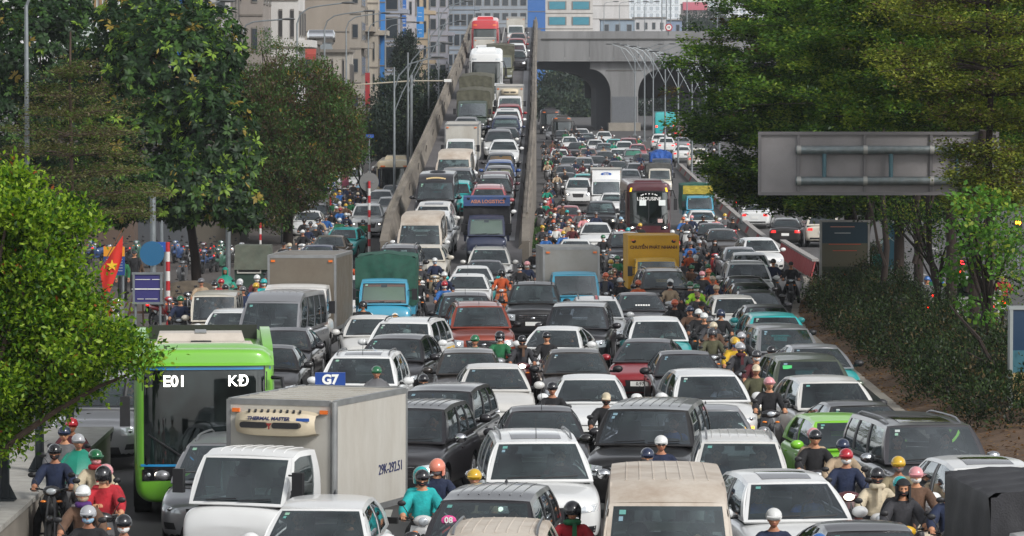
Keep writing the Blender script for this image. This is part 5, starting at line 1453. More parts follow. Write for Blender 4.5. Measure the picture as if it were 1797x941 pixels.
# ------------------------------------------------------------------ riders: one skinned body for each pose
def skinned(verts, edges, radii, level=1):
    me = bpy.data.meshes.new('skeleton'); me.from_pydata(verts, edges, [])
    def mods(o):
        sk = o.modifiers.new('skin', 'SKIN'); sk.use_smooth_shade = True; sk.branch_smoothing = .6
        for i, r in enumerate(radii): o.data.skin_vertices[0].data[i].radius = r if hasattr(r, '__len__') else (r, r)
        o.data.skin_vertices[0].data[0].use_root = True
        s_ = o.modifiers.new('sub', 'SUBSURF'); s_.levels = level; s_.render_levels = level
    o = bpy.data.objects.new('tmp', me)
    if not me.skin_vertices:
        bm = bmesh.new(); bm.from_mesh(me); bm.verts.layers.skin.verify(); bm.to_mesh(me); bm.free()
    mods(o)
    return evaluated(o)
def seg_dist(p, a, b):
    ab = b - a; t = max(0, min(1, np.dot(p - a, ab) / (np.dot(ab, ab) + 1e-9))); return np.linalg.norm(p - a - ab * t)
def person_mesh(J, headc, hands=True, level=1, look=(0, 0), standing=False):
    """J: joint positions; body, hands with five fingers and head become one mesh with slots jacket, trousers, skin, shoes, hair"""
    names = ['pelvis', 'spine', 'chest', 'neck', 'hd', 'shL', 'elL', 'wrL', 'haL', 'shR', 'elR', 'wrR', 'haR', 'hipL', 'knL', 'anL', 'toL', 'hipR', 'knR', 'anR', 'toR']
    rad = dict(pelvis=(.18, .145), spine=(.18, .15), chest=(.205, .155), neck=(.062, .062), hd=(.058, .058), sh=(.108, .108), el=(.085, .085), wr=(.055, .055), ha=(.044, .03), hip=(.105, .105), kn=(.08, .08), an=(.055, .055), to=(.042, .042))
    idx = {n: i for i, n in enumerate(names)}
    E = [('pelvis', 'spine'), ('spine', 'chest'), ('chest', 'neck'), ('neck', 'hd')]
    for s in 'LR': E += [('chest', 'sh' + s), ('sh' + s, 'el' + s), ('el' + s, 'wr' + s), ('wr' + s, 'ha' + s), ('pelvis', 'hip' + s), ('hip' + s, 'kn' + s), ('kn' + s, 'an' + s), ('an' + s, 'to' + s)]
    vs = [J[n] for n in names]
    rr = [rad.get(n) or rad[n[:-1]] for n in names]
    me = skinned(vs, [(idx[a], idx[b]) for a, b in E], rr, level)
    P = {n: np.array(J[n], float) for n in names}
    slot = {}
    for a, b in E:
        k = a + b
        slot[(a, b)] = 1 if any(t in k for t in ('hip', 'knL', 'knR')) else 0
        if 'to' in (a[:2], b[:2]): slot[(a, b)] = 3
        if b.startswith('ha'): slot[(a, b)] = 2
        if b == 'hd': slot[(a, b)] = 2
    mb = MB()
    co = [tuple(v.co) for v in me.vertices]
    for p in me.polygons:
        c = np.array(p.center)
        best = min(E, key=lambda e: seg_dist(c, P[e[0]], P[e[1]]))
        m = slot[best]
        if best in (('pelvis', 'spine'),) and c[2] < P['pelvis'][2] + .04: m = 1
        p.material_index = m
    mb.v = co; mb.f = [tuple(p.vertices) for p in me.polygons]; mb.m = [p.material_index for p in me.polygons]
    # fingers curl round the grip; thumb leaves the side of the palm
    if hands:
        for s, sx in (('L', -1), ('R', 1)):
            h = P['ha' + s]; f = nrm(h - P['wr' + s]); side = nrm(np.cross(f, np.array([0, 0, 1.]))); up = np.cross(side, f)
            for k, (off, ln) in enumerate(((-.03, .072), (-.01, .082), (.01, .078), (.03, .062))):
                a = h + side * off + f * .01
                pts = [a, a + f * ln * .55 + up * .004, a + f * ln * .85 - up * .022, a + f * ln * .72 - up * .05]
                mb.tube(pts, [.0105, .010, .009, .007], 6, m=2)
            a = h - side * sx * -1 * .036 - f * .03
            inn = side * (-sx) if np.dot(side, np.array([-sx, 0, 0])) > 0 else side * sx
            mb.tube([h - f * .03 + inn * .025, h + inn * .055 - up * .01, h + f * .035 + inn * .05 - up * .03], [.013, .012, .008], 6, m=2)
    # head with a face
    hc = np.array(headc, float); yaw, nod = R(look[0]), R(look[1])
    Mh = np.array(Matrix.Rotation(yaw, 3, 'Z') @ Matrix.Rotation(nod, 3, 'X'))
    hb = MB()
    def skull(p):
        x, y, z = p
        k = 1 - .22 * max(0, -z) ** 1.5                       # jaw narrows
        y2 = y * (1 if y < 0 else .95) - (.10 * max(0, -z) if y < .2 else 0)
        return np.array([x * k, y2, z])
    hb.ell((0, 0, 0), (.079, .098, .118), 14, 12, m=2, fn=skull)
    hb.add([(-.012, -.093, .012), (.012, -.093, .012), (.020, -.100, -.030), (-.020, -.100, -.030), (0, -.124, -.026)], [(0, 1, 4), (1, 2, 4), (2, 3, 4), (3, 0, 4)], 2)   # nose
    for sx in (-1, 1):
        hb.ell((sx * .079, .01, -.005), (.012, .025, .034), 7, 5, m=2)     # ears
        hb.ell((sx * .031, -.090, .012), (.0145, .010, .008), 8, 5, m=4)   # eyes
        hb.box((sx * .031, -.097, .031), (.034, .01, .007), m=4)            # brows
    hb.box((0, -.099, -.058), (.042, .014, .010), m=5)                      # mouth
    hb.ell((0, .018, .030), (.084, .098, .098), 12, 8, m=4, zmin=.0)        # hair under the helmet
    mb.add([Mh @ np.array(v) + hc for v in hb.v], [], 0)
    o0 = len(mb.v) - len(hb.v)
    for f, m in zip(hb.f, hb.m): mb.f.append(tuple(i + o0 for i in f)); mb.m.append(m)
    r = mb.mesh('person', [BLACK] * 6, smooth=60)
    return r
def seated(ph=0., foot=None, lean=0., hands='bar', back=0.):
    y = back
    J = dict(pelvis=(0, y + .12, .86), spine=(0, y + .10 - lean * .3, 1.04), chest=(0, y + .05 - lean * .8, 1.26), neck=(0, y + .015 - lean, 1.42), hd=(0, y - .005 - lean, 1.50),
             hipL=(-.10, y + .06, .83), hipR=(.10, y + .06, .83), knL=(-.20, y - .30, .74), knR=(.20, y - .30, .74), anL=(-.17, y - .20, .37), anR=(.17, y - .20, .37), toL=(-.18, y - .36, .33), toR=(.18, y - .36, .33))
    for s, sx in (('L', -1), ('R', 1)):
        J['sh' + s] = (sx * .17, y + .05 - lean * .85, 1.345)
        if hands == 'bar': J['el' + s] = (sx * .29, y - .10, 1.12); J['wr' + s] = (sx * .30, -.275, 1.055); J['ha' + s] = (sx * .295, -.345, 1.045)
        elif hands == 'hold': J['el' + s] = (sx * .25, y - .06, 1.08); J['wr' + s] = (sx * .16, y - .26, 1.0); J['ha' + s] = (sx * .13, y - .33, 1.0)
        elif hands == 'phone':
            if s == 'L': J['el' + s] = (sx * .26, y - .08, 1.08); J['wr' + s] = (sx * .10, y - .24, 1.13); J['ha' + s] = (sx * .05, y - .30, 1.16)
            else: J['el' + s] = (sx * .28, y - .10, 1.12); J['wr' + s] = (sx * .30, -.275, 1.055); J['ha' + s] = (sx * .295, -.345, 1.045)
    if foot == 'L' or foot == 'B': J['knL'] = (-.27, y - .14, .50); J['anL'] = (-.31, y - .08, .10); J['toL'] = (-.33, y - .23, .05); J['hipL'] = (-.12, y + .05, .82)
    if foot == 'R' or foot == 'B': J['knR'] = (.27, y - .14, .50); J['anR'] = (.31, y - .08, .10); J['toR'] = (.33, y - .23, .05); J['hipR'] = (.12, y + .05, .82)
    return J, (0, y - .02 - lean, 1.575)
POSE = {}
for nm, kw, look in (('ride', dict(foot='B'), (0, 6)), ('ride_l', dict(foot='L', lean=.06), (-14, 8)), ('ride_r', dict(foot='R', lean=.03), (16, 4)), ('feetup', dict(lean=.08), (0, 10)), ('phone', dict(foot='B', hands='phone'), (-8, 26)), ('pass', dict(hands='hold', back=.42), (8, 4))):
    J, hc = seated(**kw)
    POSE[nm] = (person_mesh(J, hc, look=look), person_mesh(J, hc, hands=False, level=0 if False else 1, look=look), hc, look)
Jw = dict(pelvis=(0, 0, .95), spine=(0, 0, 1.12), chest=(0, 0, 1.33), neck=(0, 0, 1.49), hd=(0, -.01, 1.56), shL=(-.18, 0, 1.42), shR=(.18, 0, 1.42), elL=(-.24, .04, 1.14), elR=(.24, -.02, 1.14), wrL=(-.24, -.06, .92), wrR=(.24, -.12, .93), haL=(-.24, -.09, .84), haR=(.24, -.16, .86),
          hipL=(-.09, 0, .9), hipR=(.09, 0, .9), knL=(-.10, -.10, .5), knR=(.10, .06, .5), anL=(-.10, -.10, .09), anR=(.10, .22, .13), toL=(-.11, -.25, .05), toR=(.11, .10, .05))
POSE['walk'] = (person_mesh(Jw, (0, -.02, 1.64)),) * 2 + ((0, -.02, 1.64), (0, 0))
# head gear
def helmet_mesh(kind):
    b = MB()
    if kind == 'half':
        def fn(p): return p
        b.ell((0, .016, .040), (.114, .136, .112), 16, 10, zmin=-.02)
        n = 9
        for i in range(1): 
            def peak(u, v): return np.array([u * .10, -.112 - .045 * v * (1 - .45 * u * u) + .03 * u * u, .062 - .012 * v])
            b.patch(peak, -1, 1, 0, 1, 8, 3); b.patch(lambda u, v: peak(u, v) + np.array([0, 0, -.012]), -1, 1, 0, 1, 8, 3, flip=True)
    elif kind == 'open':
        b.ell((0, .02, .02), (.128, .150, .138), 16, 12, zmin=-.02)
        def cheek(u, v):
            a = R(55 + 250 * u); a = R(-35) + u * R(250)
            return np.array([.126 * math.cos(a) * (1 - .06 * v), .02 + .148 * math.sin(a), -.0 - .10 * v])
        b.patch(cheek, 0, 1, 0, 1, 16, 3); b.patch(lambda u, v: cheek(u, v) * np.array([.9, .9, 1]), 0, 1, 0, 1, 16, 3, flip=True)
    elif kind == 'cap':
        b.ell((0, .012, .035), (.094, .112, .100), 14, 8, zmin=-.0)
        def peak(u, v): return np.array([u * .078, -.09 - .085 * v * (1 - .4 * u * u), .042 - .02 * v])
        b.patch(peak, -1, 1, 0, 1, 8, 3); b.patch(lambda u, v: peak(u, v) + np.array([0, 0, -.008]), -1, 1, 0, 1, 8, 3, flip=True)
    elif kind == 'hood':
        def hood(u, v):
            a = R(-215) + u * R(250) + R(0)
            a = R(-70) + u * R(320); th = v
            return np.array([.125 * math.sin(a) * (1 - .15 * v), .03 - .135 * math.cos(a) * (.75 + .1 * v) + .02, -.16 + .22 * v])
        b.ell((0, .025, .03), (.115, .135, .125), 14, 10, zmin=.035)
        def side(u, v):
            a = R(40) + u * R(280)
            return np.array([.117 * math.sin(a), .03 - .128 * math.cos(a), .06 - .24 * v])
        b.patch(side, 0, 1, 0, 1, 16, 5)
    return b.mesh('helmet', [BLACK, BLACK], smooth=50)
HELM = {k: helmet_mesh(k) for k in ('half', 'open', 'cap', 'hood')}
_m = MB(); _m.ell((0, -.012, -.045), (.082, .100, .060), 14, 8, fn=lambda p: np.array([p[0] * (1 - .2 * max(0, -p[2])), p[1] if p[1] < .1 else .1, p[2]])); MASK = _m.mesh('face_mask', [BLACK], smooth=60)
_m = MB().torus((0, .01, -.135), .085, .042, 'Z', 14, 7, wide=1.1); _m.box((.03, -.10, -.26), (.07, .03, .22), taper=.8); SCARF = _m.mesh('scarf', [BLACK], smooth=60)
_m = MB(); _m.box((0, .01, .0), (.20, .03, .03)); 
GLS = MB().box((-.035, -.106, .012), (.05, .012, .03)).box((.035, -.106, .012), (.05, .012, .03)).mesh('sunglasses', [BLACK])
def poncho_mesh():
    b = MB()
    def fn(u, v):
        a = 2 * math.pi * u; k = .07 + .30 * math.sin(v * 1.45)
        fold = 1 + .06 * math.sin(7 * a + 3 * v) * v
        return np.array([k * 1.25 * math.sin(a) * fold, .03 - k * 1.05 * math.cos(a) * fold - .10 * v * max(0, math.cos(a)), 1.46 - .62 * v ** 1.2])
    b.patch(fn, 0, 1, 0, 1, 28, 9); return b.mesh('raincoat', [BLACK], smooth=60)
PONCHO = poncho_mesh()
VEST = None
_c = {}
def cloth(h):
    k = 'cloth_' + h
    return mat(k, h, .88, noise=.3, nscale=7, bump=.9, bscale=11)
def shell(h): return mat('helmet_' + h, h, .25, coat=.6)
SKINS = [mat('skin_a', 'a87458', .6), mat('skin_b', 'b98463', .6), mat('skin_c', '93634a', .6)]
HAIR = mat('hair_black', '15110f', .6); LIPS = mat('lips', '8a4a42', .6)
CN = dict(bk=('black', '1b1b1e'), nv=('navy', '1d2740'), gy=('grey', '5c5c5e'), dg=('dark grey', '333337'), gn=('green', '20603c'), tg=('teal green', '157a66'), tl=('teal', '1f9c9c'), bl=('blue', '2a5d9c'), rd=('red', 'a01f2a'), mr=('maroon', '4c1c22'),
          or_=('orange', 'b3502a'), ye=('yellow', 'bf9a24'), wh=('white', 'c9cac8'), cr=('cream', 'b9ad95'), be=('beige', '9d8a72'), br=('brown', '5a4334'), ol=('olive', '4a4a36'), pk=('pink', 'c98a8e'), sa=('salmon', 'cc7a64'), lm=('lime', '8fc22c'), pu=('purple', '4b2668'), si=('silver', '9a9b9e'), kh=('khaki', '7a7058'), lb=('light blue', '86a9c0'))
SCP = dict(bk='1c1c1f', wh='c6c6c4', rd='9c1c24', bl='2b4672', gy='6a6a6c', ye='cfa21c', br='4c3a30', gn='2f5a4a', mr='4f1c24', be='ab9f88', or_='c45f24')
RID = []
def overl(X, Y, yaw, L=1.7, W=.62):
    q = dict(X=X, Y=Y, yaw=yaw, L=L, W=W); c = corners(q, 0, 0); t = 0
    for v in VEH:
        if abs(v['Y'] - Y) < 9 and abs(v['X'] - X) < 4: t += sat(c, corners(v, .02, .04))
    for r in RID:
        if abs(r['Y'] - Y) < 3 and abs(r['X'] - X) < 2: t += sat(c, corners(r, 0, 0))
    return t
def hem(Y, surf): return SURF[surf](Y)
_scooter_words = dict(bk='black', wh='white', rd='red', bl='blue', gy='grey', ye='yellow', br='brown', gn='green', mr='maroon', be='beige', or_='orange')
USED = {}
def uniq(lab, X, Y, me=None):
    """a second rider of the same look beside the same vehicle is told apart by a finer place"""
    w = lab.split()[:16]; s = ' '.join(w)
    for alt in ('the farther one of two', 'the third such one back', 'the one farthest back', 'tucked closest to the others', 'in the thick of the crowd', 'the lone one'):
        if s not in USED: break
        s = ' '.join(w[:16 - len(alt.split())]) + ' ' + alt
    USED[s] = 1
    return s
def near_word(X, Y, avoid=None):
    best = None
    for v in VEH:
        if len(v['desc'].split()) > 8: continue
        dx, dy = X - v['X'], Y - v['Y']
        d = math.hypot(max(0, abs(dx) - v['W'] / 2) * 1.3, max(0, abs(dy) - v['L'] / 2))
        if best is None or d < best[0]: best = (d, v, dx, dy)
    d, v, dx, dy = best
    rel = 'left of' if dx < 0 else 'right of'
    if abs(dx) < v['W'] * .5: rel = 'in front of' if dy < 0 else 'behind'
    return rel + ' the ' + v['desc'], v
def rider(px, pyt, jacket='bk', helmet='bk', sc='bk', kind='half', mask=None, pose='ride', surf='g', yaw=0., rear=False, scarf=None, poncho=None, trous='bk', skind=0, passenger=None, glasses=False, extra='', Y=None, solo=False, lit=False, walk=False, free=True, skin=None, bag=None):
    h = 1.715 if not walk else 1.78
    Yh = solve_y(pyt, h, surf) if Y is None else Y
    X = (px - CX) * (Yh * _cp - (SURF[surf](Yh) + 1.5 - CAMZ) * _sp) / FPX
    Yc = Yh
    if free and not walk:
        best = None
        for r in range(0, 17):
            for a in range(12 if r else 1):
                an = 2 * math.pi * a / 12
                dx, dy = .16 * r * math.cos(an), .34 * r * math.sin(an)
                o_ = overl(X + dx, Yc + dy, yaw)
                sc_ = o_ * 10 + math.hypot(dx * 2.2, dy)
                if best is None or sc_ < best[0] - 1e-6: best = (sc_, dx, dy, o_)
            if best[3] <= 0 and r > 1: break
        if best[3] > .33: print('no room', px, pyt, round(best[3], 2)); return None
        X += best[1]; Yc += best[2]
    RID.append(dict(X=X, Y=Yc, yaw=yaw, L=1.7, W=.62))
    far = Yc > 190
    z = SURF[surf](Yc) + .008
    pitch = math.atan((SURF[surf](Yc + 1) - SURF[surf](Yc - 1)) / 2)
    yr = R(yaw) + (math.pi if rear else 0)
    rot = (-pitch if rear else pitch, 0, yr)
    where, nv_ = near_word(X, Yc)
    hw = {'half': ' helmet', 'open': ' full helmet', 'cap': ' cap', 'hood': ' hood'}[kind]
    def person(pose_, jk, hc_, kd, mk, scf, pon, lab, sk):
        body0, body1, hpos, look = POSE[pose_]
        root = empty('person', (X, Yc, z), rot)
        jm = cloth(CN[jk][1])
        b = obj('body', body1 if far else body0, root, [jm, cloth(CN[trous][1]), sk, mat('shoe', '26221f', .7), HAIR, LIPS])
        hm = HELM[kd]
        obj('hood' if kd == 'hood' else ('cap' if kd == 'cap' else 'helmet'), hm, root, [shell(CN[hc_][1]) if kd in ('half', 'open') else cloth(CN[hc_][1])], loc=hpos, rot=(R(look[1]), 0, R(look[0])))
        if mk: obj('face_mask', MASK, root, [cloth(CN[mk][1])], loc=hpos, rot=(R(look[1]), 0, R(look[0])))
        if scf: obj('scarf', SCARF, root, [cloth(CN[scf][1])], loc=hpos)
        if glasses: obj('sunglasses', GLS, root, loc=hpos, rot=(R(look[1]), 0, R(look[0])))
        if pon: obj('raincoat', PONCHO, root, [mat('rain_' + pon, CN[pon][1], .45, noise=.15, nscale=7)], loc=(0, .42 if pose_ == 'pass' else 0, 0))
        root['label'] = uniq(lab, X, Yc); root['category'] = 'person'
        return root
    sk = skin or rnd.choice(SKINS)
    jn, hn = CN[jacket][0], CN[helmet][0]
    top = (CN[poncho][0] + ' raincoat') if poncho else jn + ' jacket'
    if walk:
        person('walk', jacket, helmet, kind, mask, scarf, poncho, f'person on foot in {top} and {hn}{hw} {where}', sk); return
    person(pose, jacket, helmet, kind, mask, scarf, poncho, f'rider in {top} and {hn}{hw}{extra} {where}', sk)
    if passenger:
        person('pass', passenger[0], passenger[1], passenger[2] if len(passenger) > 2 else 'half', passenger[3] if len(passenger) > 3 else None, None, None, f'pillion passenger in {CN[passenger[0]][0]} with {CN[passenger[1]][0]} helmet {where}', rnd.choice(SKINS))
    S_ = SCOOT[skind]
    root = empty('motor_scooter' if skind != 1 else 'motorbike', (X, Yc, z), rot)
    root['category'] = 'scooter' if skind != 1 else 'motorbike'
    root['label'] = uniq(f'{_scooter_words[sc]} {"motorbike" if skind == 1 else "scooter"} under rider in {jn} and {hn}{hw} {where}', X, Yc)
    root['group'] = 'motorbikes threading through the jam'
    pm = mat('scooter_' + sc, SCP[sc], .3, coat=.7, dirt='7d766b', dirt_amt=.12)
    obj('body', S_['body'], root, [pm]); obj('seat', S_['seat'], root)
    for nm, y in (('front_wheel', -.70), ('rear_wheel', .60)): obj(nm, S_[nm], root, loc=(0, y, .265))
    obj('headlight', S_['headlight'], root, [LAMPON] if lit else None); obj('handlebar', S_['handlebar'], root)
    if not far or rear:
        obj('engine', S_['engine'], root); obj('fork', S_['fork'], root); obj('front_panel', S_['front_panel'], root)
        obj('rear_view_mirror', S_['mirrorL'], root); obj('rear_view_mirror', S_['mirrorR'], root); obj('indicator', S_['sigL'], root); obj('indicator', S_['sigR'], root)
        t = obj('tail_lamp', S_['tail'], root, [BRAKEON] if rear else None); obj('number_plate', S_['plate'], root)
    if bag:
        bo = obj('delivery_box', MB().box((0, .78, 1.02), (.42, .42, .42)).mesh('delivery_box', [cloth(CN[bag][1])], smooth=0), None, loc=(X, Yc, z), rot=rot)
        bo['label'] = ' '.join(f'{CN[bag][0]} delivery box behind rider in {jn} and {hn} helmet {where}'.split()[:16]); bo['category'] = 'box'
    return root
# --- near left, under the bright tree
rider(113, 749, 'gy', 'nv', 'gy', glasses=True); rider(96, 781, 'nv', 'bk', 'bk', mask='bk', skind=1)
rider(142, 760, 'tg', 'si', 'gy', poncho='tg', pose='ride_r'); rider(168, 790, 'cr', 'gn', 'bk', scarf='rd', pose='ride_r', yaw=8, mask='pk')
rider(181, 821, 'rd', 'bk', 'bk', pose='phone', mask='be', passenger=('rd', 'pk', 'half', 'gy'), kind='open'); rider(146, 853, 'br', 'wh', 'wh', scarf='pu', mask='be', skind=2)
rider(155, 889, 'bk', 'si', 'wh', mask='lb', glasses=True, skind=2, lit=True); rider(196, 905, 'be', 'bk', 'bk', mask='wh', skind=1); rider(118, 740, 'mr', 'rd', 'bk')
# --- near centre
rider(741, 826, 'tl', 'bk', 'wh', kind='half', mask='bk', skind=2, passenger=('tl', 'tl', 'open'), pose='ride', yaw=3); rider(767, 807, 'nv', 'sa', 'rd', kind='open', mask='gy', pose='ride_l')
rider(831, 840, 'be', 'ye', 'bk'); rider(1026, 890, 'rd', 'bk', 'gy', kind='open', scarf='gn'); rider(1358, 894, 'nv', 'wh', 'gy'); rider(1430, 928, 'bl', 'bl', 'bk', Y=None)
rider(1211, 766, 'nv', 'wh', 'bk', glasses=True); rider(1136, 788, 'bk', 'nv', 'gy', mask='gy')
# --- near right
rider(1431, 756, 'bk', 'bk', 'bk', passenger=('be', 'pk')); rider(1476, 769, 'be', 'nv', 'bk'); rider(1485, 789, 'nv', 'rd', 'mr', mask='wh', lit=True); rider(1511, 826, 'cr', 'bk', 'wh', mask='bk', scarf='cr', skind=2)
rider(1549, 806, 'kh', 'ye', 'gy', mask='gy'); rider(1573, 831, 'dg', 'bk', 'ye', kind='hood', mask='bk', skind=2, passenger=('bk', 'tl')); rider(1589, 821, 'br', 'pk', 'be', mask='wh'); rider(1629, 848, 'nv', 'wh', 'bk', mask='nv')
# --- right-hand stream between the cars
rider(1350, 663, 'bk', 'pk', 'bk', pose='ride_r'); rider(1322, 641, 'ol', 'cr', 'be', kind='cap', skind=2); rider(1328, 616, 'mr', 'dg', 'be', mask='wh'); rider(1300, 603, 'dg', 'si', 'bk', scarf='mr', mask='bk', passenger=('be', 'wh'))
rider(1301, 584, 'bk', 'si', 'bk', glasses=True); rider(1335, 610, 'bk', 'bk', 'bk'); rider(1245, 594, 'ye', 'ye', 'bl', mask='bl', passenger=('ye', 'ye')); rider(1250, 577, 'ol', 'dg', 'bk', kind='open'); rider(1252, 566, 'br', 'cr', 'gy')
rider(1247, 556, 'dg', 'gy', 'wh'); rider(1226, 543, 'bk', 'wh', 'bk', mask='bk'); rider(1212, 539, 'br', 'nv', 'bk'); rider(1255, 544, 'bk', 'nv', 'gy', kind='open'); rider(1238, 552, 'bk', 'wh', 'gy'); rider(1231, 529, 'dg', 'bk', 'gn', kind='cap')
rider(1184, 526, 'bk', 'or_', 'gn', mask='mr'); rider(1224, 512, 'bk', 'br', 'bk', kind='cap', mask='dg'); rider(1222, 499, 'lm', 'gn', 'gn', mask='wh'); rider(1213, 496, 'dg', 'gn', 'bk', mask='wh'); rider(1236, 502, 'be', 'be', 'gy')
rider(1193, 494, 'be', 'bk', 'wh', kind='cap', mask='wh'); rider(1180, 494, 'dg', 'wh', 'gy', mask='wh', scarf='bk'); rider(1251, 485, 'nv', 'be', 'gy'); rider(1263, 470, 'nv', 'bk', 'wh', mask='wh'); rider(1229, 477, 'bk', 'pk', 'bk', mask='wh')
rider(1217, 468, 'br', 'gn', 'bk'); rider(1230, 464, 'gn', 'gn', 'gn'); rider(1241, 470, 'or_', 'or_', 'bk'); rider(1388, 459, 'bk', 'bk', 'bk', kind='cap', skind=1, yaw=-4); rider(1357, 455, 'nv', 'bk', 'bk'); rider(1256, 420, 'bk', 'bk', 'rd', kind='hood', mask='wh', lit=False)
rider(1211, 440, 'or_', 'or_', 'bk'); rider(1225, 433, 'gy', 'gy', 'bk', mask='lb'); rider(1212, 424, 'bl', 'gy', 'gy'); rider(1228, 422, 'dg', 'si', 'bk'); rider(1210, 412, 'dg', 'dg', 'bk'); rider(1221, 448, 'bk', 'wh', 'bk', mask='wh')
rider(1120, 492, 'or_', 'or_', 'bk', mask='bk'); rider(1088, 488, 'bk', 'wh', 'bk'); rider(1083, 449, 'gn', 'gn', 'rd', mask='wh'); rider(1101, 443, 'bk', 'dg', 'bk', mask='wh'); rider(1063, 479, 'nv', 'or_', 'bk'); rider(1072, 476, 'bk', 'ol', 'gy', mask='gy'); rider(1095, 474, 'bk', 'br', 'bk'); rider(1072, 456, 'dg', 'ye', 'gy', mask='wh')
# --- centre
rider(960, 587, 'bk', 'bk', 'mr', pose='ride'); rider(928, 590, 'dg', 'bk', 'mr', scarf='br', mask='bk', lit=True); rider(877, 584, 'gn', 'bk', 'gy', mask='wh', kind='open', skind=1); rider(853, 590, 'tg', 'gn', 'bk', pose='ride_l')
rider(962, 689, 'bk', 'cr', 'gy', kind='cap', mask='bk'); rider(970, 676, 'bk', 'bk', 'bk'); rider(880, 474, 'or_', 'bk', 'or_', mask='bk', kind='open'); rider(938, 437, 'bk', 'dg', 'bk', mask='wh'); rider(925, 459, 'nv', 'pk', 'bk', mask='wh'); rider(912, 464, 'bk', 'bk', 'gy', mask='wh')
# --- centre left
rider(658, 649, 'gy', 'gn', 'gy', poncho='gy'); rider(742, 662, 'bl', 'bk', 'bk', mask='bk'); rider(508, 689, 'bk', 'rd', 'bk'); rider(634, 533, 'bk', 'bk', 'bk', kind='open'); rider(591, 455, 'gn', 'dg', 'bk', mask='wh'); rider(613, 458, 'or_', 'wh', 'bk', mask='bk')
rider(590, 441, 'bl', 'wh', 'gy', mask='wh'); rider(603, 449, 'dg', 'bk', 'gy'); rider(737, 461, 'dg', 'gy', 'wh', mask='gy'); rider(735, 485, 'bk', 'ol', 'bk', skind=1); rider(763, 453, 'nv', 'wh', 'be', mask='lb'); rider(780, 494, 'bl', 'rd', 'wh', mask='wh'); rider(780, 478, 'nv', 'wh', 'bk')
# --- left pavement edge
rider(395, 470, 'tg', 'tg', 'gy', kind='hood', poncho='tg'); rider(353, 489, 'be', 'gy', 'gy'); rider(377, 494, 'bk', 'bk', 'gy', mask='wh'); rider(384, 492, 'rd', 'rd', 'bk'); rider(421, 490, 'bk', 'wh', 'bk', mask='wh'); rider(426, 503, 'nv', 'gy', 'bl'); rider(451, 483, 'mr', 'wh', 'bk', mask='wh'); rider(449, 497, 'bl', 'ye', 'bk'); rider(463, 490, 'tl', 'tl', 'bk', mask='wh')
rider(402, 500, 'br', 'bk', 'bk'); rider(335, 520, 'nv', 'gn', 'bk'); rider(436, 493, 'dg', 'si', 'bk')
# --- left side street
for a in ((534, 384, 'bk', 'bk'), (545, 389, 'gy', 'dg'), (536, 404, 'bk', 'wh'), (558, 394, 'bk', 'wh'), (554, 384, 'dg', 'bk'), (561, 381, 'be', 'bk'), (540, 396, 'nv', 'gy'), (596, 383, 'gn', 'wh'), (597, 365, 'bl', 'rd'), (607, 374, 'nv', 'wh'), (609, 358, 'br', 'ye'), (614, 350, 'gn', 'ye'), (608, 387, 'nv', 'bk'), (637, 386, 'gn', 'bk'), (581, 370, 'bk', 'bk'), (572, 378, 'bl', 'gy'), (596, 354, 'be', 'wh'), (588, 339, 'ol', 'ye'), (596, 334, 'bl', 'ye'), (610, 334, 'bk', 'dg'), (628, 326, 'dg', 'lb'), (628, 338, 'bk', 'cr'), (612, 326, 'nv', 'bk'), (604, 344, 'bk', 'dg'), (620, 320, 'bk', 'wh'), (648, 300, 'or_', 'wh'), (640, 296, 'br', 'bk'), (655, 292, 'bk', 'wh'), (634, 308, 'dg', 'bk'), (584, 352, 'gn', 'dg'), (590, 362, 'dg', 'wh'), (508, 427, 'be', 'cr'), (480, 459, 'dg', 'bk'), (486, 470, 'bk', 'br')):
    rider(a[0], a[1], a[2], a[3], rnd.choice(['bk', 'gy', 'wh', 'bl']), mask=rnd.choice([None, 'wh', 'bk', 'lb']), pose=rnd.choice(['ride', 'ride_l', 'ride_r']), free=True)
# --- at grade beside the ramp wall and among the far queue
for a in ((974, 365, 'nv', 'or_'), (973, 375, 'bk', 'wh'), (971, 386, 'bk', 'or_'), (995, 369, 'dg', 'tl'), (1007, 369, 'gy', 'wh'), (1010, 385, 'bk', 'or_'), (997, 388, 'be', 'be'), (1025, 377, 'pk', 'gy'), (1046, 372, 'nv', 'gy'), (1057, 381, 'bk', 'lb'), (980, 392, 'pk', 'ol'), (975, 395, 'wh', 'gy'), (989, 407, 'bl', 'ye'), (958, 411, 'bl', 'dg'), (965, 405, 'bk', 'bl'), (1020, 411, 'bk', 'gn'), (1123, 392, 'bk', 'ye'), (1102, 400, 'gy', 'tl'), (1078, 405, 'nv', 'dg'), (1180, 404, 'rd', 'wh'), (1202, 376, 'be', 'wh'), (1212, 377, 'nv', 'pk'), (1220, 384, 'dg', 'wh'), (1234, 378, 'bk', 'bk'), (1226, 380, 'bl', 'or_'), (1252, 380, 'pk', 'ol'), (1272, 375, 'gy', 'ye'), (1286, 381, 'bk', 'bk'), (962, 396, 'dg', 'ye'), (984, 380, 'nv', 'bk'), (966, 372, 'bk', 'gn'), (1004, 395, 'mr', 'wh')):
    rider(a[0], a[1], a[2], a[3], rnd.choice(['bk', 'gy', 'wh', 'rd', 'bl']), mask=rnd.choice([None, 'wh', 'bk', 'lb', 'wh']), pose=rnd.choice(['ride', 'ride_l', 'ride_r']))
cols_j = ['bk', 'bk', 'bk', 'nv', 'dg', 'dg', 'gy', 'gn', 'br', 'nv', 'tg', 'mr', 'be']; cols_h = ['bk', 'bk', 'bk', 'gy', 'dg', 'dg', 'gn', 'mr', 'nv', 'be', 'br', 'wh']
n_far = 0
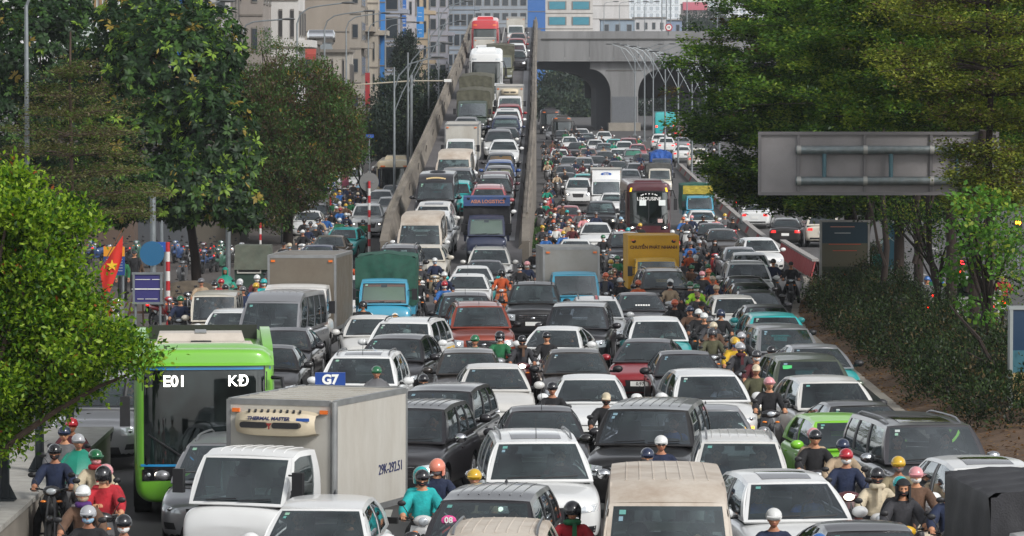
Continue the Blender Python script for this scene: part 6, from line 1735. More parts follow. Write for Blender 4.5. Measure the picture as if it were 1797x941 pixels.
for k in range(62):
    if k < 24: px, py = rnd.uniform(950, 990), rnd.uniform(238, 362)
    elif k < 46: px, py = rnd.uniform(985, 1130), rnd.uniform(232, 300)
    elif k < 54: px, py = rnd.uniform(1040, 1140), rnd.uniform(262, 330)
    else: px, py = rnd.uniform(960, 1060), rnd.uniform(215, 240)
    if px < 952 + (py - 240) * .09: px += 12
    r = rider(px, py, rnd.choice(cols_j), rnd.choice(cols_h), rnd.choice(['bk', 'gy', 'wh', 'rd', 'bl']), mask=rnd.choice([None, 'wh', 'bk']), pose=rnd.choice(['ride', 'ride_l', 'ride_r']), lit=rnd.random() < .08, bag=rnd.choice(['gn', None, None, None, None]))
# --- the other carriageway, seen from behind
for a in ((1259, 286, 'br', 'wh'), (1282, 312, 'bk', 'dg'), (1294, 328, 'bk', 'wh'), (1306, 318, 'dg', 'bk'), (1245, 262, 'bk', 'wh'), (1252, 250, 'dg', 'rd'), (1240, 240, 'nv', 'wh'), (1262, 270, 'gy', 'bk')):
    rider(a[0], a[1], a[2], a[3], 'bk', rear=True, pose='feetup', yaw=-3)
rider(1627, 486, 'gy', 'bl', 'gy', rear=True, pose='feetup', yaw=-6, kind='half'); rider(1730, 520, 'dg', 'rd', 'gy', rear=True, pose='feetup', yaw=-6); rider(1640, 470, 'bl', 'or_', 'bk', rear=True, pose='feetup', yaw=-6, bag='gn'); rider(1690, 465, 'gn', 'gn', 'rd', rear=True, pose='feetup', yaw=-6); rider(1760, 480, 'rd', 'wh', 'bk', rear=True, pose='feetup', yaw=-6)
# --- people on foot by the kerb
rider(215, 450, 'gn', 'be', walk=True, kind='cap'); rider(236, 440, 'bk', 'dg', walk=True, kind='cap'); rider(498, 425, 'dg', 'bk', walk=True, kind='cap')
print('riders', len(RID))
# --- drivers behind the wheel of the nearer cars
dj = random.Random(21)
for v in VEH:
    if v['st'] not in STY or v['Y'] > 108 or v['rear'] or v['shade']: continue
    P = STY[v['st']]; c, s = math.cos(R(v['yaw'])), math.sin(R(v['yaw']))
    for who, sx in (('driver', 1), ('front passenger', -1)):
        if sx < 0 and dj.random() < .6: continue
        lx, ly = sx * P['W'] * .21, P['yc'] - P['L'] / 2 + 1.16; jk = dj.choice(['gy', 'bk', 'wh', 'bl', 'be', 'nv', 'mr'])
        o_ = empty('person', (v['X'] + c * lx - s * ly, v['Y'] + s * lx + c * ly, gz(v['Y']) + min(P['H'] - 1.82, P['zc'] - 1.27)), (0, 0, R(v['yaw'])), label=' '.join(f'{who} in {CN[jk][0]} inside the {v["desc"]}'.split()[:16]), category='person')
        obj('body', POSE['feetup'][1], o_, [cloth(CN[jk][1]), cloth('1b1b1e'), dj.choice(SKINS), mat('shoe', '26221f', .7), HAIR, LIPS])
# ------------------------------------------------------------------ ground, kerbs, ramp
def asphalt(name, col, amt=.25):
    m = mat(name, col, .82, noise=amt, nscale=.35, dirt='6d675f', dirt_amt=.22, bump=.25, bscale=60)
    return m
ASPH = asphalt('asphalt', '403f40'); ASPHR = asphalt('asphalt_ramp', '514f51', .2)
CONC = mat('concrete', '8b857b', .9, noise=.18, nscale=.8, dirt='57514a', dirt_amt=.55, bump=.2, bscale=12)
CONCB = mat('bridge_concrete', '868686', .9, noise=.16, nscale=.35, dirt='454545', dirt_amt=.8, bump=.15, bscale=3, stretch=(1.2, 1, .12))
CONCL = mat('parapet_concrete', '857d72', .9, noise=.28, nscale=.6, dirt='3b3630', dirt_amt=.85, stretch=(1, .3, 1.6))
WPAINT = mat('road_paint', 'a9a8a2', .8, dirt='5a5856', dirt_amt=.6, nscale=2)
POLE = mat('galvanised_pole', '7d8386', .45, .5, noise=.12)
yy = np.concatenate([np.arange(-60, 700, 6.0), np.arange(700, 1290, 40.), [1290, 4000.]])
vs = [(x, y, gz(y)) for y in yy for x in (-400, -30, 0, 30, 400)]
fs = [(i * 5 + k, i * 5 + k + 1, (i + 1) * 5 + k + 1, (i + 1) * 5 + k) for i in range(len(yy) - 1) for k in range(4)]
gm = MB().add(vs, fs); obj('ground', gm.mesh('ground', [ASPH], smooth=60), kind='structure')
def strip(name, X0, X1, y0, y1, dz, m, n=40, kind='structure', thick=None, parent=None, surf=gz):
    f0 = X0 if callable(X0) else (lambda y: X0); f1 = X1 if callable(X1) else (lambda y: X1)
    mb = MB(); mb.patch(lambda u, v: np.array([f0(y0 + (y1 - y0) * v) * (1 - u) + f1(y0 + (y1 - y0) * v) * u, y0 + (y1 - y0) * v, surf(y0 + (y1 - y0) * v) + dz]), 0, 1, 0, 1, 2, n)
    if thick:
        for f, fl in ((f0, False), (f1, True)):
            mb.patch(lambda u, v: np.array([f(y0 + (y1 - y0) * v), y0 + (y1 - y0) * v, surf(y0 + (y1 - y0) * v) + dz - thick * (1 - u)]), 0, 1, 0, 1, 1, n, flip=fl)
        mb.patch(lambda u, v: np.array([f0(y0) * (1 - u) + f1(y0) * u, y0, surf(y0) + dz - thick * (1 - v)]), 0, 1, 0, 1, 1, 1)
    o = obj(name, mb.mesh(name, [m], smooth=30), parent)
    if kind and parent is None: o['kind'] = kind
    return o
PAVE = mat('pavement_tiles', '4a4440', .9, noise=.25, nscale=2.5, dirt='3f3a36', dirt_amt=.4, bump=.3, bscale=9)  # base colour darkened to stand for the shade under the trees
SOIL = mat('leaf_litter_soil', '4d3a2a', .95, noise=.45, nscale=3, dirt='6d5438', dirt_amt=.5, bump=.8, bscale=14)
strip('pavement', -60, -11.9, 95, 520, .13, PAVE, thick=.14)
strip('kerb', -11.9, -11.65, 95, 520, .15, CONC, n=80, thick=.16)
_ky = np.arange(56, 176, 2.0)
_kx = np.array([max([v['X'] + v['W'] / 2 + .45 for v in VEH if v['surf'] == 'g' and not v['rear'] and v['X'] > 0 and abs(v['Y'] - y) < v['L'] / 2 + 2.5] + [float(np.interp(y, [56, 140, 150, 165, 176], [8.6, 9.6, 10.9, 12.4, 13.0]))]) for y in _ky])
_kx = np.convolve(np.pad(np.maximum(_kx, np.pad(np.maximum(_kx[1:], _kx[:-1]), (0, 1), mode='edge')), 3, mode='edge'), np.ones(7) / 7, 'valid')
def kr(y): return min(13.0, float(np.interp(y, _ky, _kx)))
def kl(y): return float(np.interp(y, [60, 140, 160, 170], [15.6, 15.4, 14.2, 13.3]))
mb = MB()
def soilf(u, v):
    y = 58 + 111.5 * v; a, b = kr(y) + .2, kl(y) - .2
    return np.array([a * (1 - u) + b * u, y, gz(y) + .12 + .42 * math.sin(math.pi * u) * min(1, (170 - y) / 30) + .05 * math.sin(y * 1.3 + u * 9)])
mb.patch(soilf, 0, 1, 0, 1, 10, 60); obj('soil_bank', mb.mesh('soil_bank', [SOIL], smooth=60), kind='structure')
strip('kerb', lambda y: kr(y) - .02, lambda y: kr(y) + .24, 58, 169.5, .16, CONC, n=60, thick=.17)
strip('kerb', lambda y: kl(y) - .24, lambda y: kl(y) + .02, 58, 169.5, .16, CONC, n=60, thick=.17)
# lane lines where the road shows
for X, a, b in ((-2.2, 66, 150), (1.6, 60, 150), (5.2, 58, 160), (-5.6, 70, 150), (18.5, 110, 380), (22, 110, 380)):
    y = a
    while y < b:
        strip('lane_line', X - .07, X + .07, y, y + 3, .004, WPAINT, n=2); y += 9
# --- the flyover ramp
RY0, RY1 = 133., 560.
strip('flyover_ramp', ramp_l, ramp_r, RY0, RY1, .004, ASPHR, n=140, thick=.9, surf=rz)
strip('edge_line', lambda y: ramp_r(y) - .75, lambda y: ramp_r(y) - .35, 172, 480, .010, mat('pale_edge_paint', '98989a', .8, dirt='6a6a6c', dirt_amt=.5, nscale=1), n=80, surf=rz)
strip('edge_line', lambda y: (ramp_l(y) + ramp_r(y)) / 2 - .06, lambda y: (ramp_l(y) + ramp_r(y)) / 2 + .06, 172, 480, .008, WPAINT, n=80, surf=rz)
PY0 = 168.
def parapet(side, name, label):
    f = ramp_l if side < 0 else ramp_r
    root = empty(name, (f(PY0), PY0, rz(PY0)), label=label, category='parapet')
    o0 = Vector(root.location); mb = MB(); n = 110
    inn = -side
    def sec(y):
        x = f(y); z = rz(y)
        e = min(1., .35 + (y - PY0) / 10)
        # outside bottom, outside top, cap out, cap in, inside top, inside bottom
        lo = gz(y) - .05 if y < 330 else z - 1.1
        return [(x + side * .30, lo), (x + side * .30, z + .86 * e), (x + side * .34, z + .88 * e), (x + side * .34, z + 1.0 * e), (x - side * .02, z + 1.0 * e), (x - side * .02, z + .88 * e), (x + side * .02, z + .84 * e), (x - side * .14, z + .25 * e), (x - side * .16, z + .006)]
    ys = [PY0 + (RY1 - PY0) * i / n for i in range(n + 1)]
    vs = []
    for y in ys: vs += [(a - o0.x, y - o0.y, b - o0.z) for a, b in sec(y)]
    fs = [(i * 9 + k, i * 9 + k + 1, (i + 1) * 9 + k + 1, (i + 1) * 9 + k) for i in range(n) for k in range(8)]
    fs += [tuple(range(9))]
    mb.add(vs, fs); obj('wall', mb.mesh('wall', [CONCL], smooth=25), root)
    pm = MB().box((0, 0, .14), (.12, .16, .28)).mesh('rail_post', [CONC], smooth=0)
    y = PY0 + 4; k = 0
    while y < 480 and k < 200:
        obj('rail_post', pm, root, loc=(f(y) + side * .2 - o0.x, y - o0.y, rz(y) + .98 - o0.z)); y += 1.55 if y < 330 else 3.2; k += 1
    rt = MB().tube([(f(y) + side * .2 - o0.x, y - o0.y, rz(y) + 1.27 - o0.z) for y in np.linspace(PY0 + 3.5, 500, 80)], .055, 6); obj('top_rail', rt.mesh('top_rail', [CONCL]), root)
    # joints between the cast panels
    y = PY0 + 12
    jm = MB().box((0, 0, 0), (.05, .05, .84)).mesh('panel_joint', [mat('joint_dark', '37332f', .9)], smooth=0)
    while y < 420:
        obj('panel_joint', jm, root, loc=(f(y) - side * .055 - o0.x, y - o0.y, rz(y) + .48 - o0.z), rot=(0, -side * R(8), 0)); y += 14
parapet(-1, 'ramp_parapet', 'weathered concrete parapet along the left edge of the flyover ramp')
parapet(1, 'ramp_parapet', 'weathered concrete parapet along the right edge of the flyover ramp')
# nose of the divider at the foot of the right parapet
nb = MB().box((.9, 158.5, gz(158) + .45), (.9, 6, .9), taper=.75); obj('divider_block', nb.mesh('divider_block', [CONC], smooth=30), label='low concrete block at the foot of the ramp wall', category='block')
for k, (px_, py_) in enumerate(((920, 442), (917, 448))):
    p = ground_at(px_, py_ + 12); m_ = MB()
    for j in range(4): m_.box((0, 0, .1 + .2 * j), (.5, .35, .195), m=j % 2)
    obj('traffic_block', m_.mesh('traffic_block', [mat('block_red', 'b0433f', .6), mat('block_white', 'c9c4bd', .6)], smooth=0), loc=p, label=('red and white striped block at the ramp nose, the farther one', 'red and white striped block at the ramp nose, the nearer one')[k], category='traffic block')
for k, y in enumerate(np.arange(345, 560, 34.)):
    m_ = MB().box((0, 0, (rz(y) - gz(y)) / 2 - .5), (2.2, 1.4, rz(y) - gz(y) - 1.0)); obj('ramp_pier', m_.mesh('ramp_pier', [CONCB], smooth=0), loc=((ramp_l(y) + ramp_r(y)) / 2, y, gz(y)), kind='structure')
# planted strip beside the ramp wall
# ------------------------------------------------------------------ the crossing bridge
BY = 482.
def bx(px, Y=BY): return (px - CX) * Y / FPX
def bz(py, Y=BY): return at(CX, py, Y).z
root = empty('crossing_bridge', (bx(1120), BY, gz(BY)), label='grey concrete bridge crossing over the road on a flared pier', category='bridge'); o0 = Vector(root.location)
def bpart(nm, mb, m, sm=0): return obj(nm, mb.mesh(nm, [m], smooth=sm), root, loc=-o0)
z1, z0 = bz(68), bz(108); xa, xb = bx(948), bx(1500)
xj = xa
k = 0
while xj < xb:                                             # precast fascia panels with open joints
    xn = min(xj + 3.05, xb); bpart('fascia_panel', MB().box(((xj + xn) / 2, BY + .15, (z0 + z1) / 2), (xn - xj - .03, .3, z1 - z0)), CONCB); xj = xn
bpart('deck', MB().box(((xa + xb) / 2, BY + 20.4, (z0 + z1) / 2 + .3), (xb - xa, 40, z1 - z0 - .8)), CONCB)
bpart('parapet', MB().box(((xa + xb) / 2, BY - .05, (z1 + bz(55)) / 2 + .01), (xb - xa, .36, bz(55) - z1)), CONCB)
bpart('drip_ledge', MB().box(((xa + xb) / 2, BY - .10, z1 - .04), (xb - xa - .1, .22, .10)), mat('ledge_dark', '55534f', .9))
bpart('end_block', MB().box((xa - .3, BY + .1, (z0 + bz(52)) / 2), (.7, 1.2, bz(52) - z0)), CONCB)
bpart('deck_soffit', MB().box(((xa + xb) / 2, BY + 20.4, z0 + .12), (xb - xa, 39.6, .2)), mat('soffit_shade', '333335', .95))  # concrete colour darkened to paint in the shade under the deck
def flare(x0, x1, n0, n1, zt, zn, zb_, steps=10):
    L_ = [(x0, zt), (x0, zt - .9)]
    for i in range(steps + 1):
        t = i / steps; L_.append((x0 + (n0 - x0) * math.sin(t * math.pi / 2), zt - .9 + (zn - zt + .9) * (1 - math.cos(t * math.pi / 2))))
    L_.append((n0, zb_)); Rr = [(n1, zb_)]
    for i in range(steps, -1, -1):
        t = i / steps; Rr.append((x1 + (n1 - x1) * math.sin(t * math.pi / 2), zt - .9 + (zn - zt + .9) * (1 - math.cos(t * math.pi / 2))))
    return L_ + Rr + [(x1, zt - .9), (x1, zt)]
bpart('shade_panel', MB().box(((xa + xb) / 2 + 3, BY + 39.5, (z0 + bz(176)) / 2), (xb - xa - 6.5, .5, z0 - bz(176))), mat('soffit_shade', '333335', .95))  # added dark panel standing in for the deep shade beyond the deck
bpart('pier', MB().prism(flare(bx(1036), bx(1160), bx(1072), bx(1120), z0 - .05, bz(166), gz(BY) - .1), BY + 1, BY + 3.2), CONCB, 30)
bpart('pier_recess', MB().box((bx(1096), BY + .98, bz(124)), (bx(1128) - bx(1064), .06, .12)), mat('ledge_dark', '55534f', .9))
bpart('pier_base', MB().box((bx(1096), BY + 2, gz(BY) + .5), (bx(1124) - bx(1068), 4.4, 1.0)), CONC)
bpart('rear_pier', MB().prism(flare(bx(940), bx(1186), bx(1048), bx(1112), z0 - .02, bz(160), gz(BY) - .1), BY + 6, BY + 38), mat('pier_shade_concrete', '4a4c50', .95, noise=.1, nscale=.3), 30)  # second pier, under-deck shade put into its darker concrete colour
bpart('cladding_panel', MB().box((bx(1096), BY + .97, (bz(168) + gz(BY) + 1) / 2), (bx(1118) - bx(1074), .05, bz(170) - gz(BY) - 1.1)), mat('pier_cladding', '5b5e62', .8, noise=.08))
# lamps and a speed sign on the bridge deck
def lamp(x, y, z0_, h, arms, label, arm=2.4, r=.09, name='street_lamp', lift=.9, double_strut=False):
    rt = empty(name, (x, y, z0_), label=label, category='street lamp', group='street lamps')
    obj('pole', MB().tube([(0, 0, 0), (0, 0, h * .55), (0, 0, h)], [r, r * .8, r * .55], 8).mesh('pole', [POLE]), rt)
    obj('base_plate', MB().box((0, 0, .06), (.42, .42, .12)).mesh('base_plate', [POLE], smooth=0), rt)
    for s in arms:
        pts = [(0, 0, h - 1.3), (s * arm * .12, 0, h - .5), (s * arm * .4, 0, h + lift * .35), (s * arm, 0, h + lift)]
        if not double_strut: pts = [(0, 0, h - .05), (s * arm * .07, 0, h + lift * .5), (s * arm * .25, 0, h + lift * .85), (s * arm * .5, 0, h + lift * .98), (s * arm, 0, h + lift * 1.15)]
        a = obj('arm', MB().tube(pts, r * .5, 6).mesh('arm', [POLE]), rt)
        if double_strut: obj('strut', MB().tube([(0, 0, h - 2.6), (s * arm * .2, 0, h - 1.5), (s * arm * .62, 0, h + lift * .5)], r * .4, 6).mesh('strut', [POLE]), rt)
        e = pts[-1]; obj('lamp_head', MB().ell((e[0] + s * .3, 0, e[2] + .02), (.42, .14, .075), 10, 6).mesh('lamp_head', [mat('lamp_head', '4d4f50', .5)]), rt)
    return rt
ordi = ['nearest', 'second', 'third', 'fourth', 'fifth', 'sixth', 'seventh', 'eighth', 'ninth', 'tenth']
for i, px_ in enumerate((1262, 1239, 1214, 1190, 1167, 1146, 1131, 1114)):
    Y = 14.3 * FPX / (px_ - CX); x = 14.3
    lamp(x, Y, gz(Y), 9.0 + .1 * i, (-1, 1), f'double-arm street lamp on the right median, {ordi[i]} one from the camera', arm=2.7, double_strut=True, lift=.9)
for i, (px_, tr_) in enumerate(((522, 40), (570, 50), (608, 50), (647, 55), (676, 60))):
    Y = 12.6 * FPX / (CX - px_); zt = bz(tr_, Y); lamp(-12.6, Y, gz(Y) + .13, zt - gz(Y) - .13, (1,), f'curved single-arm street lamp on the left pavement, {ordi[i]} one along the row', arm=2.7, lift=1.0)
for i, (px_, tr_, Y, x) in enumerate(((692, 118, 222, None), (716, 92, 245, None), (752, 50, 300, None), (770, 14, 330, None))):
    x = bx(px_, Y); zt = bz(tr_, Y); lamp(x, Y, gz(Y), zt - gz(Y), (1,), f'tall double-strut street lamp left of the ramp, {ordi[i]} one along the ramp', arm=2.2, lift=.55, double_strut=True)
lamp(bx(48, 118), 118, gz(118) + .13, 10.4, (1,), 'tall pale street lamp at the left edge before the dark trees', arm=2.6, r=.1, lift=.9)
obj('utility_post', MB().tube([(0, 0, 0), (0, 0, 4.4)], .11, 10).mesh('utility_post', [POLE]), loc=(bx(268, 136), 136, gz(136) + .13), label='plain grey post rising into the dark tree by the round sign', category='post')
lamp(bx(283, 192), 192, gz(192) + .13, bz(85, 192) - gz(192), (1,), 'street lamp behind the big dark tree, its long arm rising above it', arm=3.0, r=.1, lift=1.9)
obj('utility_post', MB().tube([(0, 0, 0), (0, 0, 4.6)], .11, 10).mesh('utility_post', [POLE]), loc=(bx(400, 163), 163, gz(163) + .13), label='plain grey post beside the green box cart', category='post')
lamp(bx(428, 232), 232, gz(232) + .13, bz(55, 232) - gz(232), (1,), 'street lamp whose arm crosses the grey house above the round tree', arm=2.4, r=.1, lift=.5)
for i, px_ in enumerate((1061, 1088, 1114, 1133)):
    lamp(bx(px_, 486), 490, bz(55), 3.4, (1,), f'small lamp on the crossing bridge deck, {ordi[i]} from the ramp', arm=1.2, r=.06, lift=.35)
for i, px_ in enumerate((1161, 1169, 1176, 1205, 1258)):
    o = obj('lamp_pole', MB().tube([(0, 0, 0), (0, 0, 6.5)], [.09, .06], 6).mesh('lamp_pole', [POLE]), loc=(bx(px_, 492), 492, bz(56)), label=f'thin grey pole rising off the bridge deck, {ordi[i].replace("nearest", "first")} from the left', category='pole')
sg = empty('speed_sign', (bx(1173), BY - .3, bz(56)), label='round red-ringed speed sign on the crossing bridge', category='sign')
obj('post', MB().tube([(0, 0, -.4), (0, 0, 1.0)], .04, 6).mesh('post', [POLE]), sg)
obj('ring', MB().tube([(0, -.05, .55), (0, .0, .55)], .46, 24).mesh('ring', [mat('sign_red', 'a8262c', .5)]), sg); obj('face', MB().tube([(0, -.06, .55), (0, .0, .55)], .32, 24).mesh('face', [PLATEW]), sg); [obj('digit', MB().box((dx_, -.066, .55), (.09, .02, .26)).mesh('digit', [BLACK], smooth=0), sg) for dx_ in (-.09, .09)]
# traffic gantry bar across the street left of the ramp
gt = empty('signal_gantry', (bx(722, 262), 262, gz(262)), label='slim traffic signal gantry bar stretching to the ramp', category='gantry')
zb_ = bz(142, 262) - gz(262); obj('pole', MB().tube([(0, 0, 0), (0, 0, zb_ + .4)], .1, 8).mesh('pole', [POLE]), gt); obj('bar', MB().tube([(bx(596, 262) - bx(722, 262), 0, zb_ - .35), (0, 0, zb_), (bx(786, 262) - bx(722, 262), 0, zb_)], .05, 6).mesh('bar', [mat('gantry_cream', 'a59d8c', .6)]), gt); obj('camera_box', MB().box((bx(786, 262) - bx(722, 262), -.1, zb_ + .02), (.5, .3, .2)).mesh('camera_box', [PLATEW]), gt)
# ------------------------------------------------------------------ median barrier of red pleated panels
SEGR = mat('barrier_red', 'a8484a', .7, noise=.15, nscale=3, dirt='8a6a62', dirt_amt=.3); SEGW = mat('barrier_white', '8f8b87', .7)
def barx(y): return float(np.interp(y, [168, 340], [13.15, 14.3]))
y = 169.; k = 0
pl = MB()
def pleat(u, v): return np.array([.06 * math.sin(u * 34) - .18 * (1 - v), -1 + 2 * u, .12 + .72 * v])
pl.patch(pleat, 0, 1, 0, 1, 40, 2); pl.patch(lambda u, v: np.array([.16 + .18 * (1 - v), -1 + 2 * u, .12 + .72 * v]), 0, 1, 0, 1, 2, 1, flip=True); PLM = pl.mesh('panel', [SEGR], smooth=50)
CPM = MB().box((.03, 0, .88), (.3, 2.0, .1)).mesh('cap', [SEGW], smooth=0); FTM = MB().box((0, 0, .06), (.5, 1.9, .12)).mesh('foot', [CONC], smooth=0)
while y < 330:
    s_ = empty('barrier_panel', (barx(y), y, gz(y)), (0, 0, -.01), label='red pleated median barrier panel with a white cap', category='barrier', group='red and white median barrier panels'); obj('panel', PLM, s_, [SEGR if y < 190 or k % 5 == 0 else SEGW]); obj('cap', CPM, s_); obj('foot', FTM, s_)
    if y > 190: s_.scale = (1, 1, .55)
    s_['label'] = 'red pleated median barrier panel with a white cap' if y < 190 or k % 5 == 0 else 'low pale median barrier panel beyond the red ones'
    y += 2.05; k += 1
# ------------------------------------------------------------------ near left: concrete wall with steel posts
wl = empty('concrete_wall', (-8.45, 64, gz(64)), label='low concrete wall with steel posts at the bottom left', category='wall')
m_ = MB().box((0, 0, .40), (1.3, 22, .80)); obj('wall', m_.mesh('wall', [CONC], smooth=0), wl); obj('coping', MB().box((0, 0, .84), (1.42, 22.1, .08)).mesh('coping', [mat('coping', '9c9a94', .9, noise=.15, dirt='6b645a', dirt_amt=.4)], smooth=0), wl)
for yy_ in (-6.6, -2.0, 2.6, 7.2):
    ps = MB().box((.3, yy_, 1.75), (.12, .04, 1.74)); ps.box((.36, yy_, 1.75), (.02, .14, 1.74)); ps.box((.24, yy_, 1.75), (.02, .14, 1.74)); ps.box((.3, yy_, .90), (.34, .34, .03))
    ps.add([(.3 - .2, yy_ - .015, .9), (.3 + .2, yy_ - .015, .9), (.3, yy_ - .015, 1.3), (.3 - .2, yy_ + .015, .9), (.3 + .2, yy_ + .015, .9), (.3, yy_ + .015, 1.3)], [(0, 1, 2), (5, 4, 3), (0, 3, 4, 1), (1, 4, 5, 2), (2, 5, 3, 0)]); obj('steel_post', ps.mesh('steel_post', [mat('post_steel', '2e3438', .5, .5, noise=.2)], smooth=0), wl)
# ------------------------------------------------------------------ signs and clutter on the left pavement
def P_(px, py, Y): return at(px, py, Y)
def signboard(name, px0, px1, py0, py1, Y, m, label, thick=.05, posts=(), texts=(), cat='sign', frame=None, bands=()):
    a, b = P_(px0, py1, Y), P_(px1, py0, Y); w, h = b.x - a.x, b.z - a.z
    g = gz(Y) + (.13 if a.x < -11.9 else 0)
    rt = empty(name, ((a.x + b.x) / 2, Y, g), label=label, category=cat); zc = (a.z + b.z) / 2 - g
    obj('panel', MB().box((0, 0, zc), (w, thick, h)).mesh('panel', [m], smooth=0), rt)
    for (f0, f1, mm) in bands: obj('band', MB().box((0, -thick / 2 - .004, zc + h * ((f0 + f1) / 2 - .5)), (w * .995, .01, h * (f1 - f0))).mesh('band', [mm], smooth=0), rt)
    if frame:
        for q in (MB().box((0, -.01, zc + h / 2), (w + .12, thick + .06, .07)), MB().box((0, -.01, zc - h / 2), (w + .12, thick + .06, .07)), MB().box((-w / 2, -.01, zc), (.07, thick + .05, h - .08)), MB().box((w / 2, -.01, zc), (.07, thick + .05, h - .08))): obj('frame', q.mesh('frame', [frame], smooth=0), rt)
    for px in posts: obj('post', MB().tube([(px * w / 2, .06, 0), (px * w / 2, .06, zc + h / 2)], .045, 8).mesh('post', [POLE]), rt)
    for (s, fx, fz, sz, mm) in texts: lettering(rt, s, sz, (fx * w / 2, -thick / 2 - .02, zc + fz * h / 2), mm, 'lettering', .002)
    return rt
ORG = mat('sign_orange', 'd08a1e', .5); DBL = mat('sign_dark_blue', '1c3f7c', .5); PUR = mat('sign_purple', '2d2a66', .6)
signboard('notice_board', 182, 219, 433, 483, 128, DBL, 'blue notice board with an orange header behind the flag', posts=(-.8, .8), bands=((.66, 1, ORG),), texts=[('\u2014 \u2014\u2014 \u2014\u2014', 0, .12 - .2 * i, .1, WHITEL) for i in range(5)])
signboard('direction_sign', 273, 293, 425, 442, 133, BLUEP, 'small blue direction sign beside the round blue sign', posts=(.7,), texts=[('\u2014', 0, .2, .1, WHITEL)])
signboard('repair_sign', 235, 283, 480, 532, 126, PUR, 'purple banner with white lettering propped on the pavement', frame=POLE, posts=(-.9, .9), texts=[('\u2014\u2014 \u2014', 0, .62, .24, WHITEL), ('\u2014\u2014', 0, 0, .5, WHITEL), ('\u2014 \u2014\u2014', 0, -.7, .2, WHITEL)])
rs = empty('round_sign', (bx(266, 132), 132, gz(132) + .13), label='back of a round blue traffic sign on a grey pole', category='sign'); zc = bz(445, 132) - gz(132) - .13
obj('disc', MB().tube([(0, -.02, zc), (0, .02, zc)], .42, 28).mesh('disc', [mat('disc_blue', '1d5a80', .5)]), rs); obj('post', MB().tube([(0.02, .07, 0), (.02, .07, zc + .6)], .05, 8).mesh('post', [POLE]), rs)
def striped_pole(px, pt, pb, Y, label, r=.075, n=9):
    a = P_(px, pb, Y); g = gz(Y); h = bz(pt, Y) - g; rt = empty('striped_pole', (a.x, Y, g + (.13 if a.x < -11.9 else 0)), label=label, category='pole'); mats_ = (mat('stripe_pole_red', 'a82027', .5), mat('stripe_pole_white', 'c6c4c0', .5))
    for i in range(n): obj('stripe', MB().tube([(0, 0, h * i / n), (0, 0, h * (i + 1) / n)], r, 10, caps=i in (0, n - 1)).mesh('stripe', [mats_[i % 2]]), rt)
    return rt, h
striped_pole(295, 425, 560, 130, 'red and white striped pole on the left pavement corner')
rt, h = striped_pole(648, 318, 444, 188, 'tall red and white pole carrying a grey disc in the side street', r=.07, n=11); obj('disc', MB().tube([(0, .09, h - .05), (0, .12, h - .05)], .47, 28).mesh('disc', [mat('disc_grey', '6d6d6b', .6)]), rt); obj('bracket', MB().box((0, .085, h - .05), (.5, .03, .06)).mesh('bracket', [POLE]), rt)
striped_pole(457, 395, 432, 195, 'red and white striped pole half hidden by the round tree', r=.06, n=5); striped_pole(580, 302, 342, 235, 'slim red and white pole in front of the guest house sign', r=.06, n=6)
signboard('guesthouse_sign', 568, 589, 313, 335, 236, DBL, 'blue sign lettered NHÀ NGHỈ in the side street', posts=(-.8,), texts=[('NH\u00c0', 0, .45, .32, WHITEL), ('NGH\u1ec8', 0, -.3, .32, WHITEL)])
signboard('shop_board', 640, 656, 236, 242, 262, BLUEP, 'small blue street name plate by the far trees', posts=(0,), texts=[('\u2014\u2014', 0, 0, .1, WHITEL)])
for i, (p0, p1, t, b_, Y) in enumerate(((494, 512, 322, 402, 205), (521, 530, 333, 370, 215), (600, 612, 286, 330, 250), (508, 514, 335, 395, 206))):
    signboard('pink_banner', p0, p1, t, b_, Y, mat('banner_pink', '8d4a5c', .85, noise=.2), f'faded pink vertical banner on the left pavement, {ordi[i].replace("nearest", "first")} one', cat='banner', posts=(-1,))
fl = empty('flag', (bx(168, 127), 127, gz(127) + .13), label='red flag with a yellow star leaning from a pole', category='flag')
z0f = bz(480, 127) - gz(127) - .13; z1f = bz(408, 127) - gz(127) - .13; dxf = bx(214, 127) - bx(166, 127)
obj('staff', MB().tube([(0, 0, 0), (0.0, 0, z0f - .1), (dxf, 0, z1f + .15)], .02, 6).mesh('staff', [mat('staff_wood', '6a4a34', .7)]), fl)
def flagf(u, v):
    a = np.array([.12 + dxf * .85 * u, 0, z0f + .1 + (z1f - z0f) * .85 * u]); d = np.array([.16 - .2 * u, 0, -1.15 + .35 * u]) * v
    return a + d + np.array([0, .05 * math.sin(6 * u + 4 * v), 0])
mb = MB(); mb.patch(flagf, 0, 1, 0, 1, 12, 10); c_ = obj('cloth', mb.mesh('cloth', [mat('flag_red', 'c02a1e', .8, noise=.1)], smooth=60), fl)
sp_ = [flagf(.5, .42) + np.array([(.20 if k % 2 == 0 else .08) * math.sin(math.pi * k / 5), -.035, (.20 if k % 2 == 0 else .08) * math.cos(math.pi * k / 5)]) for k in range(10)]
obj('star', MB().add(sp_, [tuple(range(10))]).mesh('star', [mat('star_yellow', 'e0b52a', .8)], smooth=0, fixn=False), c_)
